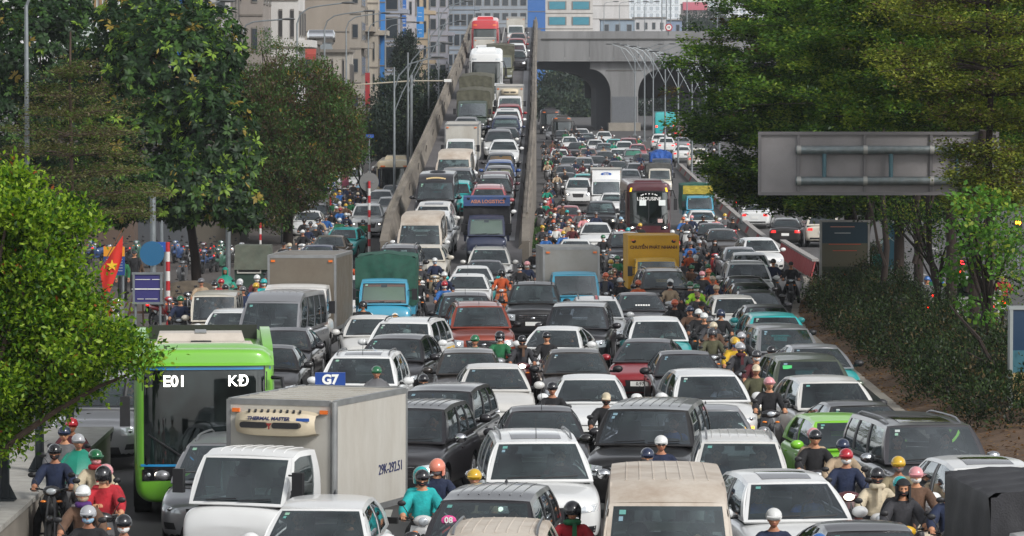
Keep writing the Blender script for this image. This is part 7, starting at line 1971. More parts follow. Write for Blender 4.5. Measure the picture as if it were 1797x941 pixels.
# handcart covered with tarpaulin, by the steel box truck
hc_ = empty('handcart', (bx(435, 150), 152, gz(152)), label='green box cart with a framed opening behind the silver van', category='cart')
z_a = bz(478, 150) - gz(152); z_b = bz(435, 150) - gz(152)
obj('box', MB().box((0, .6, z_a / 2), (1.35, 1.2, z_a)).mesh('box', [mat('cart_green', '24382f', .8, noise=.3)], smooth=0), hc_); obj('lid', MB().box((.05, .55, (z_a + z_b) / 2), (1.5, 1.35, z_b - z_a), taper=.92).mesh('lid', [mat('cart_lid', '4c554a', .8, noise=.3, dirt='6a6458', dirt_amt=.5)], smooth=0), hc_)
zo = bz(469, 150) - gz(152)
for q in (MB().box((-.1, -.04, zo + .32), (.95, .05, .05)), MB().box((-.1, -.04, zo - .32), (.95, .05, .05)), MB().box((-.55, -.04, zo), (.05, .05, .6)), MB().box((.35, -.04, zo), (.05, .05, .6))): obj('opening_frame', q.mesh('opening_frame', [mat('frame_white', 'a5a39b', .6)], smooth=0), hc_)
obj('opening', MB().box((-.1, -.02, zo), (.86, .03, .6)).mesh('opening', [BLACK], smooth=0), hc_)
tp_ = MB()
def heap(u, v): return np.array([-2.2 + 4.4 * u, -.8 + 1.6 * v, max(0.02, .75 * math.sin(math.pi * u) ** .6 * math.sin(math.pi * v) ** .6 * (1 + .25 * math.sin(7 * u)) + .03 * math.sin(20 * u + 9 * v))])
tp_.patch(heap, 0, 1, 0, 1, 20, 10); obj('covered_heap', tp_.mesh('covered_heap', [mat('heap_tarp', '4f463a', .9, noise=.3, bump=.4)], smooth=60), loc=(bx(355, 148), 150, gz(150) + .0), label='brown tarpaulin-covered heap at the kerb under the dark tree', category='heap')
# wooden tripod guard round a young tree
tg = empty('tree_guard', (bx(243, 128), 129, gz(129) + .13), label='three-legged wooden guard round a thin young trunk', category='tree guard')
for dx_, dy_ in ((-.55, -.2), (.5, -.2), (0, .5)): obj('leg', MB().tube([(dx_, dy_, 0), (0, 0, 2.1)], .035, 6).mesh('leg', [mat('guard_wood', '4a382b', .9)]), tg)
for z_ in (.5, 1.2): obj('brace', MB().box((0, -.15, z_), (1.0 - z_ * .35, .03, .08)).mesh('brace', [mat('guard_wood', '4a382b', .9)], smooth=0), tg)
# parked motorbikes on the pavement
def parked(px, py, sc, yaw, skind, label, Yp=None):
    Y = Yp or solve_y(py, .1, 'g'); x = (px - CX) * Y / FPX; S_ = SCOOT[skind]
    rt = empty('parked_motorbike', (x, Y, gz(Y) + .135), (0, 0, R(yaw)), label=label, category='motorbike', group='motorbikes parked on the pavement'); pm = mat('scooter_' + sc, SCP[sc], .3, coat=.7, dirt='7d766b', dirt_amt=.12)
    obj('body', S_['body'], rt, [pm])
    for nm in ('seat', 'headlight', 'handlebar', 'engine', 'fork', 'mirrorL', 'mirrorR', 'sigL', 'sigR', 'front_panel', 'tail'): obj(dict(mirrorL='rear_view_mirror', mirrorR='rear_view_mirror', sigL='indicator', sigR='indicator', tail='tail_lamp').get(nm, nm), S_[nm], rt)
    for nm, y in (('front_wheel', -.70), ('rear_wheel', .60)): obj(nm, S_[nm], rt, loc=(0, y, .265))
parked(204, 540, 'wh', 8, 0, 'white parked scooter in front of the notice board', 127); parked(318, 532, 'bk', 30, 1, 'black parked motorbike right of the striped pole', 131.5); parked(283, 545, 'rd', 35, 1, 'red parked motorbike left of the striped pole', 128)
parked(318, 480, 'gy', 10, 0, 'grey parked scooter in the shade behind the striped pole', 160); parked(363, 455, 'bl', -12, 1, 'blue parked motorbike under the dark tree', 172); parked(388, 452, 'gn', -12, 0, 'green parked scooter under the dark tree', 174); parked(338, 452, 'wh', 10, 0, 'white parked scooter far back under the dark tree', 176)
# ------------------------------------------------------------------ right side: gantry sign, lightboxes, boards
GY = 112.
a, b = at(1333, 340, GY), at(1750, 234, GY); gw, gh = b.x - a.x, b.z - a.z
gs = empty('road_sign_gantry', (15.0, GY, gz(GY)), label='back of a large grey road sign on twin horizontal tubes', category='road sign')
gx, gzc = (a.x + b.x) / 2 - 15.0, (a.z + b.z) / 2 - gz(GY)
SGN = mat('sign_back_grey', '8f8b8b', .55, .3, noise=.08, nscale=1.2, dirt='5f5a58', dirt_amt=.35); TUB = mat('galvanised_tube', '6f7a7d', .4, .6, noise=.2, nscale=6, dirt='a39c94', dirt_amt=.3); RIBM = mat('sign_rib', '6f6c6d', .5, .4)
xs = [gx - gw / 2 + gw * t for t in (0, .44, .74, 1)]
xs = [gx - gw / 2, gx - gw / 2 + gw * .444, gx - gw / 2 + gw * .72, gx + gw / 2]
edges = [0, .435, .735, 1.0]; edges = [0, .16 * 2.72, .735, 1]
for f0, f1 in ((0, .437), (.437, .722), (.722, 1)): obj('panel', MB().box((gx - gw / 2 + gw * (f0 + f1) / 2, .02, gzc), (gw * (f1 - f0) - .012, .04, gh)).mesh('panel', [SGN], smooth=0), gs)
for q in (MB().box((gx, -.02, gzc + gh / 2), (gw + .1, .12, .09)), MB().box((gx, -.02, gzc - gh / 2), (gw + .1, .12, .09)), MB().box((gx - gw / 2, -.02, gzc), (.09, .11, gh - .1)), MB().box((gx + gw / 2, -.02, gzc), (.09, .11, gh - .1))): obj('frame', q.mesh('frame', [RIBM], smooth=0), gs)
for t in (.163, .442, .722): obj('rib', MB().box((gx - gw / 2 + gw * t, -.045, gzc), (.08, .07, gh - .1)).mesh('rib', [RIBM], smooth=0), gs)
x0t = gx - gw / 2 + gw * .150
for zf_ in (.725, .215):
    zt = gzc - gh / 2 + gh * zf_; t_ = obj('tube', MB().tube([(x0t, -.20, zt), (.25, -.20, zt)], .125, 16).mesh('tube', [TUB]), gs)
    for t in (.163, .442, .722): obj('clamp', MB().tube([(gx - gw / 2 + gw * t - .06, -.20, zt), (gx - gw / 2 + gw * t + .06, -.20, zt)], .136, 16).mesh('clamp', [mat('clamp_pale', 'a6a5a0', .5, .4)]), t_)
for t in (.27, .55, .83): obj('stay', MB().tube([(gx - gw / 2 + gw * t, -.2, gzc - gh / 2 + gh * .215), (gx - gw / 2 + gw * t, -.2, gzc - gh / 2 + gh * .725)], .065, 10).mesh('stay', [mat('stay_teal', '4d6a72', .5, .5)]), gs)
obj('column', MB().tube([(.25, -.2, 0), (.25, -.2, gzc + gh / 2)], [.2, .17], 14).mesh('column', [TUB]), gs)
LBF = mat('lightbox_frame', '8b8a86', .5, .4, noise=.15)
lb = signboard('advert_lightbox', 1440, 1524, 388, 490, 146, mat('poster_dark_blue', '16303c', .35, coat=.4), 'tall advertising lightbox with orange lettering among the tree trunks', thick=.3, frame=LBF, posts=(-.9, .9), bands=((0, .22, mat('poster_grass', '28301a', .4)), (.22, .62, mat('poster_sand', '4f4b3a', .4))), texts=[('icu', 0, -.86, .34, mat('poster_red', 'b8462e', .5)), ('\u2014\u2014\u2014', -.1, .82, .3, ORANGEL), ('\u2014\u2014\u2014', -.1, .6, .2, WHITEL), ('\u2014\u2014\u2014\u2014', 0, .22, .3, mat('poster_red', 'b8462e', .5)), ('\u2014\u2014\u2014', 0, 0, .3, mat('poster_red', 'b8462e', .5))], cat='billboard')
signboard('blue_arrow_sign', 1549, 1578, 392, 470, 142, mat('arrow_sign_blue', '1d5a6e', .5), 'blue-green sign with a white arrow between the trunks', posts=(0,), texts=[('\u2191', -.4, 0, .9, mat('arrow_pale', '9fb4b4', .6))])
signboard('phone_board', 1531, 1570, 446, 496, 143, mat('board_white', 'b0b5b8', .6), 'small teal and white board tied to a trunk', posts=(), bands=((.4, 1, mat('board_teal', '146a60', .6)),), texts=[('\u25cf \u2014\u2014\u2014', 0, -.35, .13, DBL), ('\u25cf \u2014\u2014\u2014', 0, -.72, .13, DBL)], cat='board')
signboard('advert_lightbox', 1772, 1850, 540, 735, 88, mat('poster_deep_blue', '15304a', .3, coat=.5), 'advertising lightbox cut by the right edge', thick=.35, frame=mat('lightbox_frame2', '8f9493', .5, .3), posts=(0,), bands=((0, .18, mat('poster_grass2', '3a5a24', .5)), (.18, .42, mat('poster_sand2', 'a08a5c', .5)), (.42, .62, mat('poster_teal', '2a5a66', .5))), cat='billboard')
signboard('paper_notice', 1692, 1709, 640, 675, 101, WHITEP, 'small white paper notice on a thin trunk', thick=.02)
# traffic lights seen among the trees
for i, (px, py, col, e) in enumerate(((1688, 462, 'ff2030', 'ff2030'), (1688, 480, 'ff2030', 'ff3a20'), (1787, 391, 'ffa020', 'ffa020'))):
    tl = empty('signal_lamp', (bx(px, 175), 175, gz(175)), label=f'glowing {"amber" if i == 2 else "red"} traffic signal seen through the right trees, {("upper", "lower", "single")[i]} one', category='traffic light'); zt = bz(py, 175) - gz(175)
    obj('post', MB().tube([(0, .15, 0), (0, .15, zt + .4)], .06, 8).mesh('post', [POLE]), tl); obj('housing', MB().box((0, .05, zt), (.36, .2, .5)).mesh('housing', [BLACK], smooth=0), tl); obj('lens', MB().ell((0, -.06, zt), (.13, .04, .13), 12, 8).mesh('lens', [mat('signal_' + e, col, .4, emit=e, estr=4)]), tl)
for i in range(14):
    px_ = 120 + 24 * i; parked(px_, 470, ['bk', 'gy', 'bl', 'bk', 'mr', 'gn'][i % 6], rnd.uniform(-25, 25), i % 3, f'{["black", "grey", "blue", "black", "maroon", "green"][i % 6]} parked motorbike in the shaded row, {["first", "second", "third", "fourth", "fifth", "sixth", "seventh", "eighth", "ninth", "tenth", "eleventh", "twelfth", "thirteenth", "last"][i]} from the left', 178 + (i % 3) * 2.4)
# ------------------------------------------------------------------ buildings
PLAS = {}
def plaster(h, amt=.2):
    k = 'plaster_' + h
    return mat(k, h, .92, noise=.1, nscale=.6, dirt='5d564e', dirt_amt=amt, stretch=(1, 1, .25))
WING = mat('window_glass', '2b3238', .12, coat=.3); WFR = mat('window_frame', '6f6b66', .6); SHUT = mat('shutter_dark', '2c2b2c', .6); TEALG = mat('teal_glass', '2a7a8c', .15, coat=.4, noise=.1)
HAZEG = mat('haze_pale_glass', 'a9b3ba', .4)  # panes paled so the tower windows look washed by haze
_unitw = MB().box((0, 0, 0), (1, .12, 1)).mesh('window', [WFR], smooth=0); _unitp = MB().box((0, -.05, 0), (.86, .06, .88)).mesh('pane', [WING], smooth=0); _unitb = MB().box((0, 0, 0), (1, 1, 1)).mesh('balcony', [WFR], smooth=0)
def building(name, p0, p1, top, Y, col, label, depth=9., nfl=6, cols=2, wmat=None, street=True, ww=.42, wh=.5, floors=3.3, base=None, dirt=.35, z_low=None, street_cols=3, win=True, roofslab=True, shutter=None):
    x0, x1 = bx(p0, Y), bx(p1, Y); zt = bz(top, Y); g = gz(Y) + .13; w = x1 - x0; H = zt - g
    rt = empty(name, ((x0 + x1) / 2, Y, g), label=label, category='building')
    m = plaster(col, dirt) if isinstance(col, str) else col
    obj('wall', MB().box((0, depth / 2, H / 2), (w, depth, H)).mesh('wall', [m], smooth=0), rt)
    if roofslab: obj('roof', MB().box((0, depth / 2 - .1, H + .12), (w + .3, depth + .5, .24)).mesh('roof', [plaster('77726b', .5)], smooth=0), rt)
    n = max(1, int(H / floors))
    def window(loc, sx, sz, rz_=0):
        f = obj('window', _unitw, rt, loc=loc, rot=(0, 0, rz_), scale=(sx, 1, sz)); obj('pane', _unitp, f, [wmat] if wmat else ([shutter] if shutter else None))
    for k in range(n):
        zc = H - floors * (k + .55)
        if zc < 2 or k >= nfl: break
        if win:
            for c in range(cols): window(((c + .5) / cols * w - w / 2, -.02, zc), w / cols * ww, floors * wh)
        if street:
            for c in range(street_cols): window((w / 2 + .02, depth * (c + .5) / street_cols, zc), depth / street_cols * .55, floors * .55, R(90))
            if k % 2 == 0: obj('balcony', _unitb, rt, [m], loc=(w / 2 + .45, depth / 2, zc - floors * .42), scale=(.9, depth * .9, .5))
        obj('floor_band', _unitb, rt, [plaster('6d6862', .5)], loc=(0, -.03, zc - floors * .5), scale=(w + .02, .1, .12))
    return rt, w, H
building('town_house', 95, 160, -150, 215, 'b9c4c0', 'pale green-white building behind the leftmost trees', cols=2)
building('town_house', 214, 278, -160, 228, 'b08a58', 'ochre building above the dark trees', cols=2, win=False)
building('town_house', 278, 300, -120, 236, 'a9b0ae', 'pale narrow house left of the blue facade', cols=1)
building('town_house', 299, 323, -140, 240, mat('facade_blue', '1a5aa0', .5, noise=.06), 'bright blue narrow facade above the trees', win=False, cols=1)
building('town_house', 323, 346, -120, 244, '6a3a2c', 'brick-brown narrow house right of the blue facade', cols=1)
building('town_house', 346, 404, -130, 250, 'b6b5b6', 'white house with barred windows above the trees', cols=2, ww=.5)
building('town_house', 406, 462, -150, 262, '87807a', 'grey house with an air conditioner cage', cols=2, ww=.35)
building('town_house', 463, 524, -170, 272, 'c2c0bd', 'tall white house with narrow slit windows', cols=3, ww=.3, wh=.62, shutter=SHUT)
building('apartment_block', 526, 640, -120, 392, '8d8479', 'large beige windowless gable wall', cols=3, win=False, depth=14, dirt=.25)
building('old_house', 526, 556, 78, 300, '57504a', 'low house with a red awning below the beige gable', cols=1, depth=6)
aw = empty('awning', (bx(541, 299), 298.6, bz(92, 299)), label='faded red awning under the beige gable', category='awning'); obj('sheet', MB().box((0, -.35, 0), (bx(556, 299) - bx(526, 299), 1.0, .06), rot=(.5, 0, 0)).mesh('sheet', [mat('awning_red', '8f3a30', .8)], smooth=0), aw); obj('valance', MB().box((0, -.8, -.34), (bx(556, 299) - bx(526, 299), .04, .4)).mesh('valance', [mat('awning_red', '8f3a30', .8)], smooth=0), aw)
building('old_house', 555, 613, 92, 306, 'b4aea4', 'stained white house with peeling paint', cols=3, ww=.14, wh=.8, dirt=.8, depth=8, shutter=SHUT)
wt = empty('water_tank', (bx(562, 306), 308, bz(92, 306) + .2), label='shiny steel water tank lying on the stained house roof', category='water tank'); obj('tank', MB().tube([(-1.1, 0, 1.0), (-.95, 0, 1.0), (.95, 0, 1.0), (1.1, 0, 1.0)], [.35, .6, .6, .35], 16).mesh('tank', [CHROME]), wt); obj('stand', MB().box((0, 0, .25), (1.8, .9, .5), taper=.9).mesh('stand', [POLE], smooth=0), wt)
building('town_house', 614, 634, -100, 372, '918a80', 'narrow grey house with small windows', cols=1, ww=.5, wh=.42)
building('town_house', 634, 664, -110, 400, 'b5ada0', 'narrow stained cream house with drainpipes', cols=2, ww=.18, wh=.6, dirt=.8)
building('sign_tower', 662, 676, -110, 405, mat('facade_blue2', '2a6fb0', .5), 'tall narrow blue and white signboard tower', cols=1, win=False, depth=1.2, street=False)
building('town_house', 674, 702, -30, 440, '8d93a0', 'grey-blue house with dark glass front', cols=1, ww=.8, wh=.8)
building('town_house', 700, 728, -60, 470, 'a9a7ac', 'pale house carrying tall blue signs', cols=2, ww=.3)
building('town_house', 728, 752, -20, 520, 'a8977f', 'beige house far along the street', cols=2)
building('town_house', 752, 786, -60, 560, '8f8f98', 'lilac-grey house far along the street', cols=2, ww=.6)
building('office_block', 784, 832, -90, 640, '7d8894', 'grey glazed office block behind the ramp', cols=4, ww=.8, wh=.6)
for i, (p0, p1, t, b_, Y, c) in enumerate(((703, 713, 0, 22, 466, '1d5aa0'), (703, 713, 27, 47, 466, '1d5aa0'), (703, 713, 50, 74, 466, '1d5aa0'), (730, 744, 12, 38, 515, '2a76b4'), (730, 744, 42, 66, 515, '2a76b4'), (641, 649, 128, 190, 330, '8e2226'))):
    signboard('wall_sign', p0, p1, t, b_, Y, mat('wall_sign_' + c, c, .5), f'{"red" if i == 5 else "blue"} vertical shop sign on the left street, {ordi[i].replace("nearest", "first")} of the group', texts=[('\u2014', 0, .2, .5, WHITEL), ('\u2014', 0, -.3, .5, WHITEL)] if i < 5 else ())
for i, (p0, p1, c, Y) in enumerate(((40, 140, '4f4a46', 196), (140, 235, '5a4a40', 198), (235, 330, '454a50', 200), (330, 420, '5a554c', 203), (420, 500, '4a4440', 222))):
    building('shop_house', p0, p1, 235, Y, c, f'dark shop house behind the pavement trees, {ordi[i].replace("nearest", "first")} from the left', cols=2, ww=.8, wh=.8, floors=3.0, shutter=SHUT, depth=7, street=False, win=True)
# far centre and right skyline
building('office_block', 832, 926, -60, 900, '8a929a', 'hazy grey block behind the ramp crest', cols=6, street=False, ww=.7)
building('office_block', 926, 957, -70, 760, mat('facade_blue3', '2b5f9e', .4), 'flat blue block beside the ramp crest', cols=1, win=False, street=False)
building('office_block', 957, 1040, -60, 800, 'bdb9b4', 'white office block with teal window bands', cols=2, wmat=TEALG, ww=.78, wh=.55, floors=3.2, nfl=14, street=False, depth=20)
building('office_block', 1036, 1104, -60, 980, 'c6c4c2', 'plain white block right of the teal-windowed office', win=False, street=False, cols=1, depth=20)
building('tower_block', 1104, 1192, -110, 1900, 'd2d8dc', 'very pale tower block fading in the haze', wmat=HAZEG, dirt=.05, cols=8, street=False, ww=.5, nfl=14)  # distance haze painted into the pale wall and pane colours
building('low_house', 1054, 1114, 35, 860, '8292a0', 'low blue-grey roof above the bridge parapet', cols=3, street=False)
building('low_house', 1112, 1168, 32, 900, 'b9b9ba', 'low white house above the bridge parapet', cols=4, street=False)
building('low_house', 1168, 1196, 36, 940, '7a8aa2', 'small blue house above the bridge parapet', cols=2, street=False)
building('tower_block', 1196, 1242, 8, 1200, 'b4aaa8', 'pale house with a pink roof in the haze', cols=3, street=False)
signboard('pink_roof', 1198, 1240, 4, 18, 1199, mat('pink_roof', 'b25a68', .7), 'pink roof edge far beyond the bridge', cat='roof', thick=3.)
building('tower_block', 1240, 1420, -80, 1700, 'd2d6d8', 'pale wide block behind the right trees', wmat=HAZEG, dirt=.05, cols=10, street=False, ww=.5, nfl=12)  # wall and panes paled as painted haze, like the tower block
# ------------------------------------------------------------------ foliage
def leafmat(name, col, tr=.35):
    if name in _mats: return _mats[name]
    m = bpy.data.materials.new(name); m.use_nodes = True; nt = m.node_tree; nt.nodes.clear(); out = nt.nodes.new('ShaderNodeOutputMaterial')
    c = lin(col); d = nt.nodes.new('ShaderNodeBsdfDiffuse'); d.inputs[0].default_value = (*c, 1); t = nt.nodes.new('ShaderNodeBsdfTranslucent'); t.inputs[0].default_value = (c[0] * 1.2, c[1] * 1.25, c[2] * .7, 1)
    g = nt.nodes.new('ShaderNodeBsdfGlossy'); g.inputs[1].default_value = .5; mx = nt.nodes.new('ShaderNodeMixShader'); mx.inputs[0].default_value = tr
    nt.links.new(d.outputs[0], mx.inputs[1]); nt.links.new(t.outputs[0], mx.inputs[2]); m2 = nt.nodes.new('ShaderNodeMixShader'); m2.inputs[0].default_value = .018
    nt.links.new(mx.outputs[0], m2.inputs[1]); nt.links.new(g.outputs[0], m2.inputs[2]); nt.links.new(m2.outputs[0], out.inputs[0]); m.diffuse_color = (*c, 1); _mats[name] = m
    return m
BARK = mat('bark_dark', '261d18', .95, noise=.3, nscale=6, bump=.7, bscale=20, stretch=(1, 1, .3)); BARKG = mat('bark_grey', '45382f', .95, noise=.3, nscale=6, bump=.6, bscale=20, stretch=(1, 1, .3))
def unit(a): return a / (np.linalg.norm(a, axis=1, keepdims=True) + 1e-9)
def leaves(name, pos, axis, nor, ln, wd, tone, mats, parent, fold=.12):
    n = len(pos); axis = unit(axis); side = unit(np.cross(axis, nor)); nn = np.cross(side, axis)
    ln = np.broadcast_to(ln, (n,))[:, None]; wd = np.broadcast_to(wd, (n,))[:, None]
    v = np.empty((n, 4, 3)); v[:, 0] = pos; v[:, 1] = pos + axis * ln * .5 + side * wd * .5 + nn * wd * fold; v[:, 2] = pos + axis * ln; v[:, 3] = pos + axis * ln * .5 - side * wd * .5 + nn * wd * fold
    me = bpy.data.meshes.new(name); me.vertices.add(n * 4); me.vertices.foreach_set('co', v.ravel()); me.loops.add(n * 4); me.loops.foreach_set('vertex_index', np.arange(n * 4, dtype=np.int32)); me.polygons.add(n)
    me.polygons.foreach_set('loop_start', np.arange(0, n * 4, 4, dtype=np.int32)); me.polygons.foreach_set('loop_total', np.full(n, 4, dtype=np.int32))
    for m in mats: me.materials.append(m)
    me.polygons.foreach_set('material_index', tone.astype(np.int32)); me.update(calc_edges=True)
    return obj(name, me, parent)
def tones(n, w, cl=None, ncl=None, keep=.6):
    """a leaf's tone: mostly its clump's, partly its own"""
    w = np.array(w, float); w /= w.sum(); own = nrng.choice(len(w), n, p=w)
    if cl is None: return own
    ct = nrng.choice(len(w), ncl, p=w)[cl]
    return np.where(nrng.random(n) < keep, ct, own)
def wood(rt, paths, m=BARK, name='trunk'):
    mb = MB()
    for pts, r0, r1 in paths:
        n = len(pts); mb.tube(pts, [r0 + (r1 - r0) * i / (n - 1) for i in range(n)], 8 if r0 > .08 else 5)
    return obj(name, mb.mesh(name, [m], smooth=60), rt)
def bend(a, b, sag=.0, n=5, jit=.1):
    a, b = np.array(a, float), np.array(b, float); L_ = np.linalg.norm(b - a)
    return [a + (b - a) * t + np.array([nrng.normal() * jit * L_ * .15, nrng.normal() * jit * L_ * .15, sag * L_ * 4 * t * (1 - t)]) * (1 if 0 < t < 1 else 0) for t in np.linspace(0, 1, n)]
def lobed(n, lobes, shell=.6):
    """clump centres spread through overlapping lobes, denser to the outside"""
    w = np.array([l[1][0] * l[1][1] * l[1][2] for l in lobes]) ** .7; w /= w.sum(); k = nrng.choice(len(lobes), n, p=w)
    d = unit(nrng.normal(size=(n, 3))); r = (nrng.random(n) ** (1 / 3)) * (1 - shell) + shell * (nrng.random(n) ** .22)
    c = np.array([l[0] for l in lobes])[k]; rr = np.array([l[1] for l in lobes])[k]
    return c + d * rr * r[:, None], d, k
def dense_tree(name, base, lobes, nclump, per, ln, wd, mats, w, label, spread=.22, trunk=None, up=.3, bark=BARK, limbs=8, droop=0.):
    g = Vector(base); rt = empty(name, g, label=label, category='tree'); b0 = np.array(base)
    L_ = [(np.array(c) - b0, np.array(r)) for c, r in lobes]
    c, d, k = lobed(nclump, L_); cl = np.repeat(np.arange(nclump), per); n = len(cl)
    pos = c[cl] + nrng.normal(size=(n, 3)) * spread * np.array([1, 1, .7]); ax = unit(nrng.normal(size=(n, 3)) + d[cl] * .8 + np.array([0, 0, up - droop])); nor = unit(nrng.normal(size=(n, 3)) * .6 + np.array([0, 0, 1.]))
    leaves('crown', pos, ax, nor, ln * nrng.uniform(.7, 1.25, n), wd * nrng.uniform(.7, 1.2, n), tones(n, w, cl, nclump), mats, rt)
    top = np.mean([l[0] for l in L_], axis=0); tr = trunk or .2
    paths = [(bend((0, 0, -.1), (top[0] * .5, top[1] * .5, top[2] * .75), n=5), tr, tr * .6)]
    for i in range(limbs):
        l = L_[i % len(L_)]; t = unit(nrng.normal(size=(1, 3)))[0] * l[1] * .6 + l[0]; s = paths[0][0][2 + i % 3]; paths.append((bend(s, t, .06), tr * .45, .02))
    wood(rt, paths, bark); return rt
def rosette_tree(name, base, lobes, nros, label, ln=.31, wd=.125, trunk=.22, shell=.75, gw=(.40, .27, .18, .125, .025)):
    rt = empty(name, base, label=label, category='tree'); b0 = np.array(base); L_ = [(np.array(c) - b0, np.array(r)) for c, r in lobes]
    c, d, k = lobed(nros, L_, shell); per = 13; cl = np.repeat(np.arange(nros), per); n = len(cl)
    stem = unit(d + np.array([0, -.25, .45]) + nrng.normal(size=(nros, 3)) * .35); a = nrng.uniform(0, 2 * math.pi, n); ref = unit(np.cross(stem, nrng.normal(size=(nros, 3)))); ref2 = np.cross(stem, ref)
    elev = nrng.uniform(-.35, .55, n)
    ax = unit(ref[cl] * np.cos(a)[:, None] + ref2[cl] * np.sin(a)[:, None] + stem[cl] * elev[:, None] + np.array([0, 0, -.25])); nor = unit(stem[cl] + nrng.normal(size=(n, 3)) * .2)
    lnn = ln * nrng.uniform(.7, 1.2, n); tone = tones(n, gw, cl, nros, .85)
    outer = (np.linalg.norm((c - np.mean([l[0] for l in L_], axis=0)), axis=1))[cl]
    leaves('crown', c[cl] + ax * .03, ax, nor, lnn, wd * nrng.uniform(.8, 1.15, n), tone, [LD1, LD2, LD3, LD4, LD5], rt, fold=.16)
    top = np.mean([l[0] for l in L_], axis=0); paths = [(bend((0, 0, -.1), (top[0] * .4, top[1] * .4, top[2] * .8), n=6), trunk, trunk * .5)]
    for i in range(18):
        l = L_[i % len(L_)]; t = unit(nrng.normal(size=(1, 3)))[0] * l[1] * .75 + l[0]; paths.append((bend(paths[0][0][2 + i % 4], t, .05), trunk * .4, .02))
    wood(rt, paths); return rt
LD1, LD2, LD3, LD4, LD5 = leafmat('leaf_deep', '1b3018', .2), leafmat('leaf_dark', '2a4420', .22), leafmat('leaf_mid', '3d5c26', .25), leafmat('leaf_fresh', '7c9a38'), leafmat('leaf_yellowed', '94823a')
def X_(px, Y): return (px - CX) * Y / FPX
def lobe(px, py, Y, rpx, rpy, ry=None):
    s = FPX / Y; p = at(px, py, Y); return ((p.x, p.y, p.z), (rpx / s, (ry if ry else (rpx / s) * .8), rpy / s))
def base_at(px, Y, up=.13): return (X_(px, Y), Y, gz(Y) + up)
rosette_tree('broadleaf_tree', base_at(345, 160), [lobe(300, 130, 160, 130, 120), lobe(380, 250, 158, 85, 110), lobe(240, 230, 160, 110, 110), lobe(330, 330, 158, 120, 70), lobe(200, 330, 160, 90, 70), lobe(375, 80, 160, 60, 80), lobe(240, 50, 162, 90, 70), lobe(420, 360, 158, 48, 50), lobe(300, 20, 164, 70, 60), lobe(190, 150, 164, 80, 90)], 4700, 'big dark broad-leaved tree with fresh yellow-green tips')
rosette_tree('broadleaf_tree', base_at(70, 172), [lobe(60, 90, 172, 110, 110), lobe(120, 200, 174, 80, 110), lobe(10, 230, 172, 90, 120), lobe(60, 330, 172, 100, 80), lobe(-30, 100, 172, 80, 120), lobe(130, 330, 174, 60, 70), lobe(90, 20, 174, 80, 60)], 2900, 'dark broad-leaved tree at the left edge', gw=(.5, .36, .1, .03, .01))
BRW = [leafmat('leaf_brown', '443c24', .2), leafmat('leaf_olive', '4c582c'), leafmat('leaf_rust', '4a3624', .2), leafmat('leaf_green_dull', '40602a'), leafmat('leaf_gold', '7d6a28')]
dense_tree('round_tree', base_at(505, 205), [lobe(520, 190, 205, 95, 95), lobe(470, 240, 203, 60, 100), lobe(560, 250, 205, 80, 80), lobe(500, 310, 203, 90, 70), lobe(590, 200, 208, 50, 60), lobe(470, 360, 202, 45, 50), lobe(450, 170, 206, 40, 60), lobe(600, 265, 208, 42, 45)], 2100, 36, .19, .09, BRW, (.26, .26, .10, .35, .03), 'round tree with brownish olive foliage beside the side street', spread=.24, trunk=.28, limbs=26)
dense_tree('round_tree', base_at(640, 255), [lobe(600, 245, 240, 45, 45), lobe(625, 270, 240, 20, 22)], 160, 30, .17, .075, [LD1, LD2, LD3], (.4, .4, .2), 'small dark tree tip hanging over the side street', spread=.22, trunk=.1)
dense_tree('thin_tree', base_at(480, 225), [lobe(462, 78, 225, 34, 22), lobe(500, 90, 225, 32, 18)], 60, 22, .16, .07, [BRW[1], LD3, BRW[4]], (.4, .5, .1), 'thin treetop before the white house', spread=.2, trunk=.08)
FARG = [leafmat('leaf_far_a', '24322a', .2), leafmat('leaf_far_b', '304034', .2), leafmat('leaf_far_c', '424e34', .2)]
for i, (px, py, Y, rx, ry) in enumerate(((700, 180, 300, 40, 60), (735, 200, 320, 36, 50), (770, 180, 340, 34, 60), (668, 230, 295, 30, 50), (720, 235, 300, 40, 40), (712, 95, 400, 16, 40))):
    dense_tree('street_tree', base_at(px, Y), [lobe(px, py, Y, rx, ry), lobe(px + rx * .5, py + ry * .4, Y, rx * .7, ry * .6), lobe(px - rx * .5, py + ry * .3, Y, rx * .6, ry * .6)], 260, 24, .3, .15, FARG, (.5, .35, .15), f'dark street tree left of the ramp, {ordi[i].replace("nearest", "first")} one', spread=.4, trunk=.2)
for i, (px, py, Y, rx, ry) in enumerate(((975, 160, 640, 36, 36), (1020, 165, 660, 30, 34), (950, 190, 600, 26, 30), (1235, 62, 900, 30, 26), (1215, 48, 1000, 22, 22), (1255, 42, 1000, 24, 30), (1000, 195, 620, 30, 22), (1150, 180, 640, 40, 40), (1200, 170, 640, 40, 46))):
    dense_tree('distant_tree', (X_(px, Y), Y, gz(Y)), [lobe(px, py, Y, rx, ry), lobe(px + rx * .6, py + ry * .3, Y, rx * .6, ry * .6)], 170, 20, .7, .4, FARG, (.5, .35, .15), f'hazy distant tree beyond the bridge, {ordi[i].replace("nearest", "first")} one', spread=.8, trunk=.25)
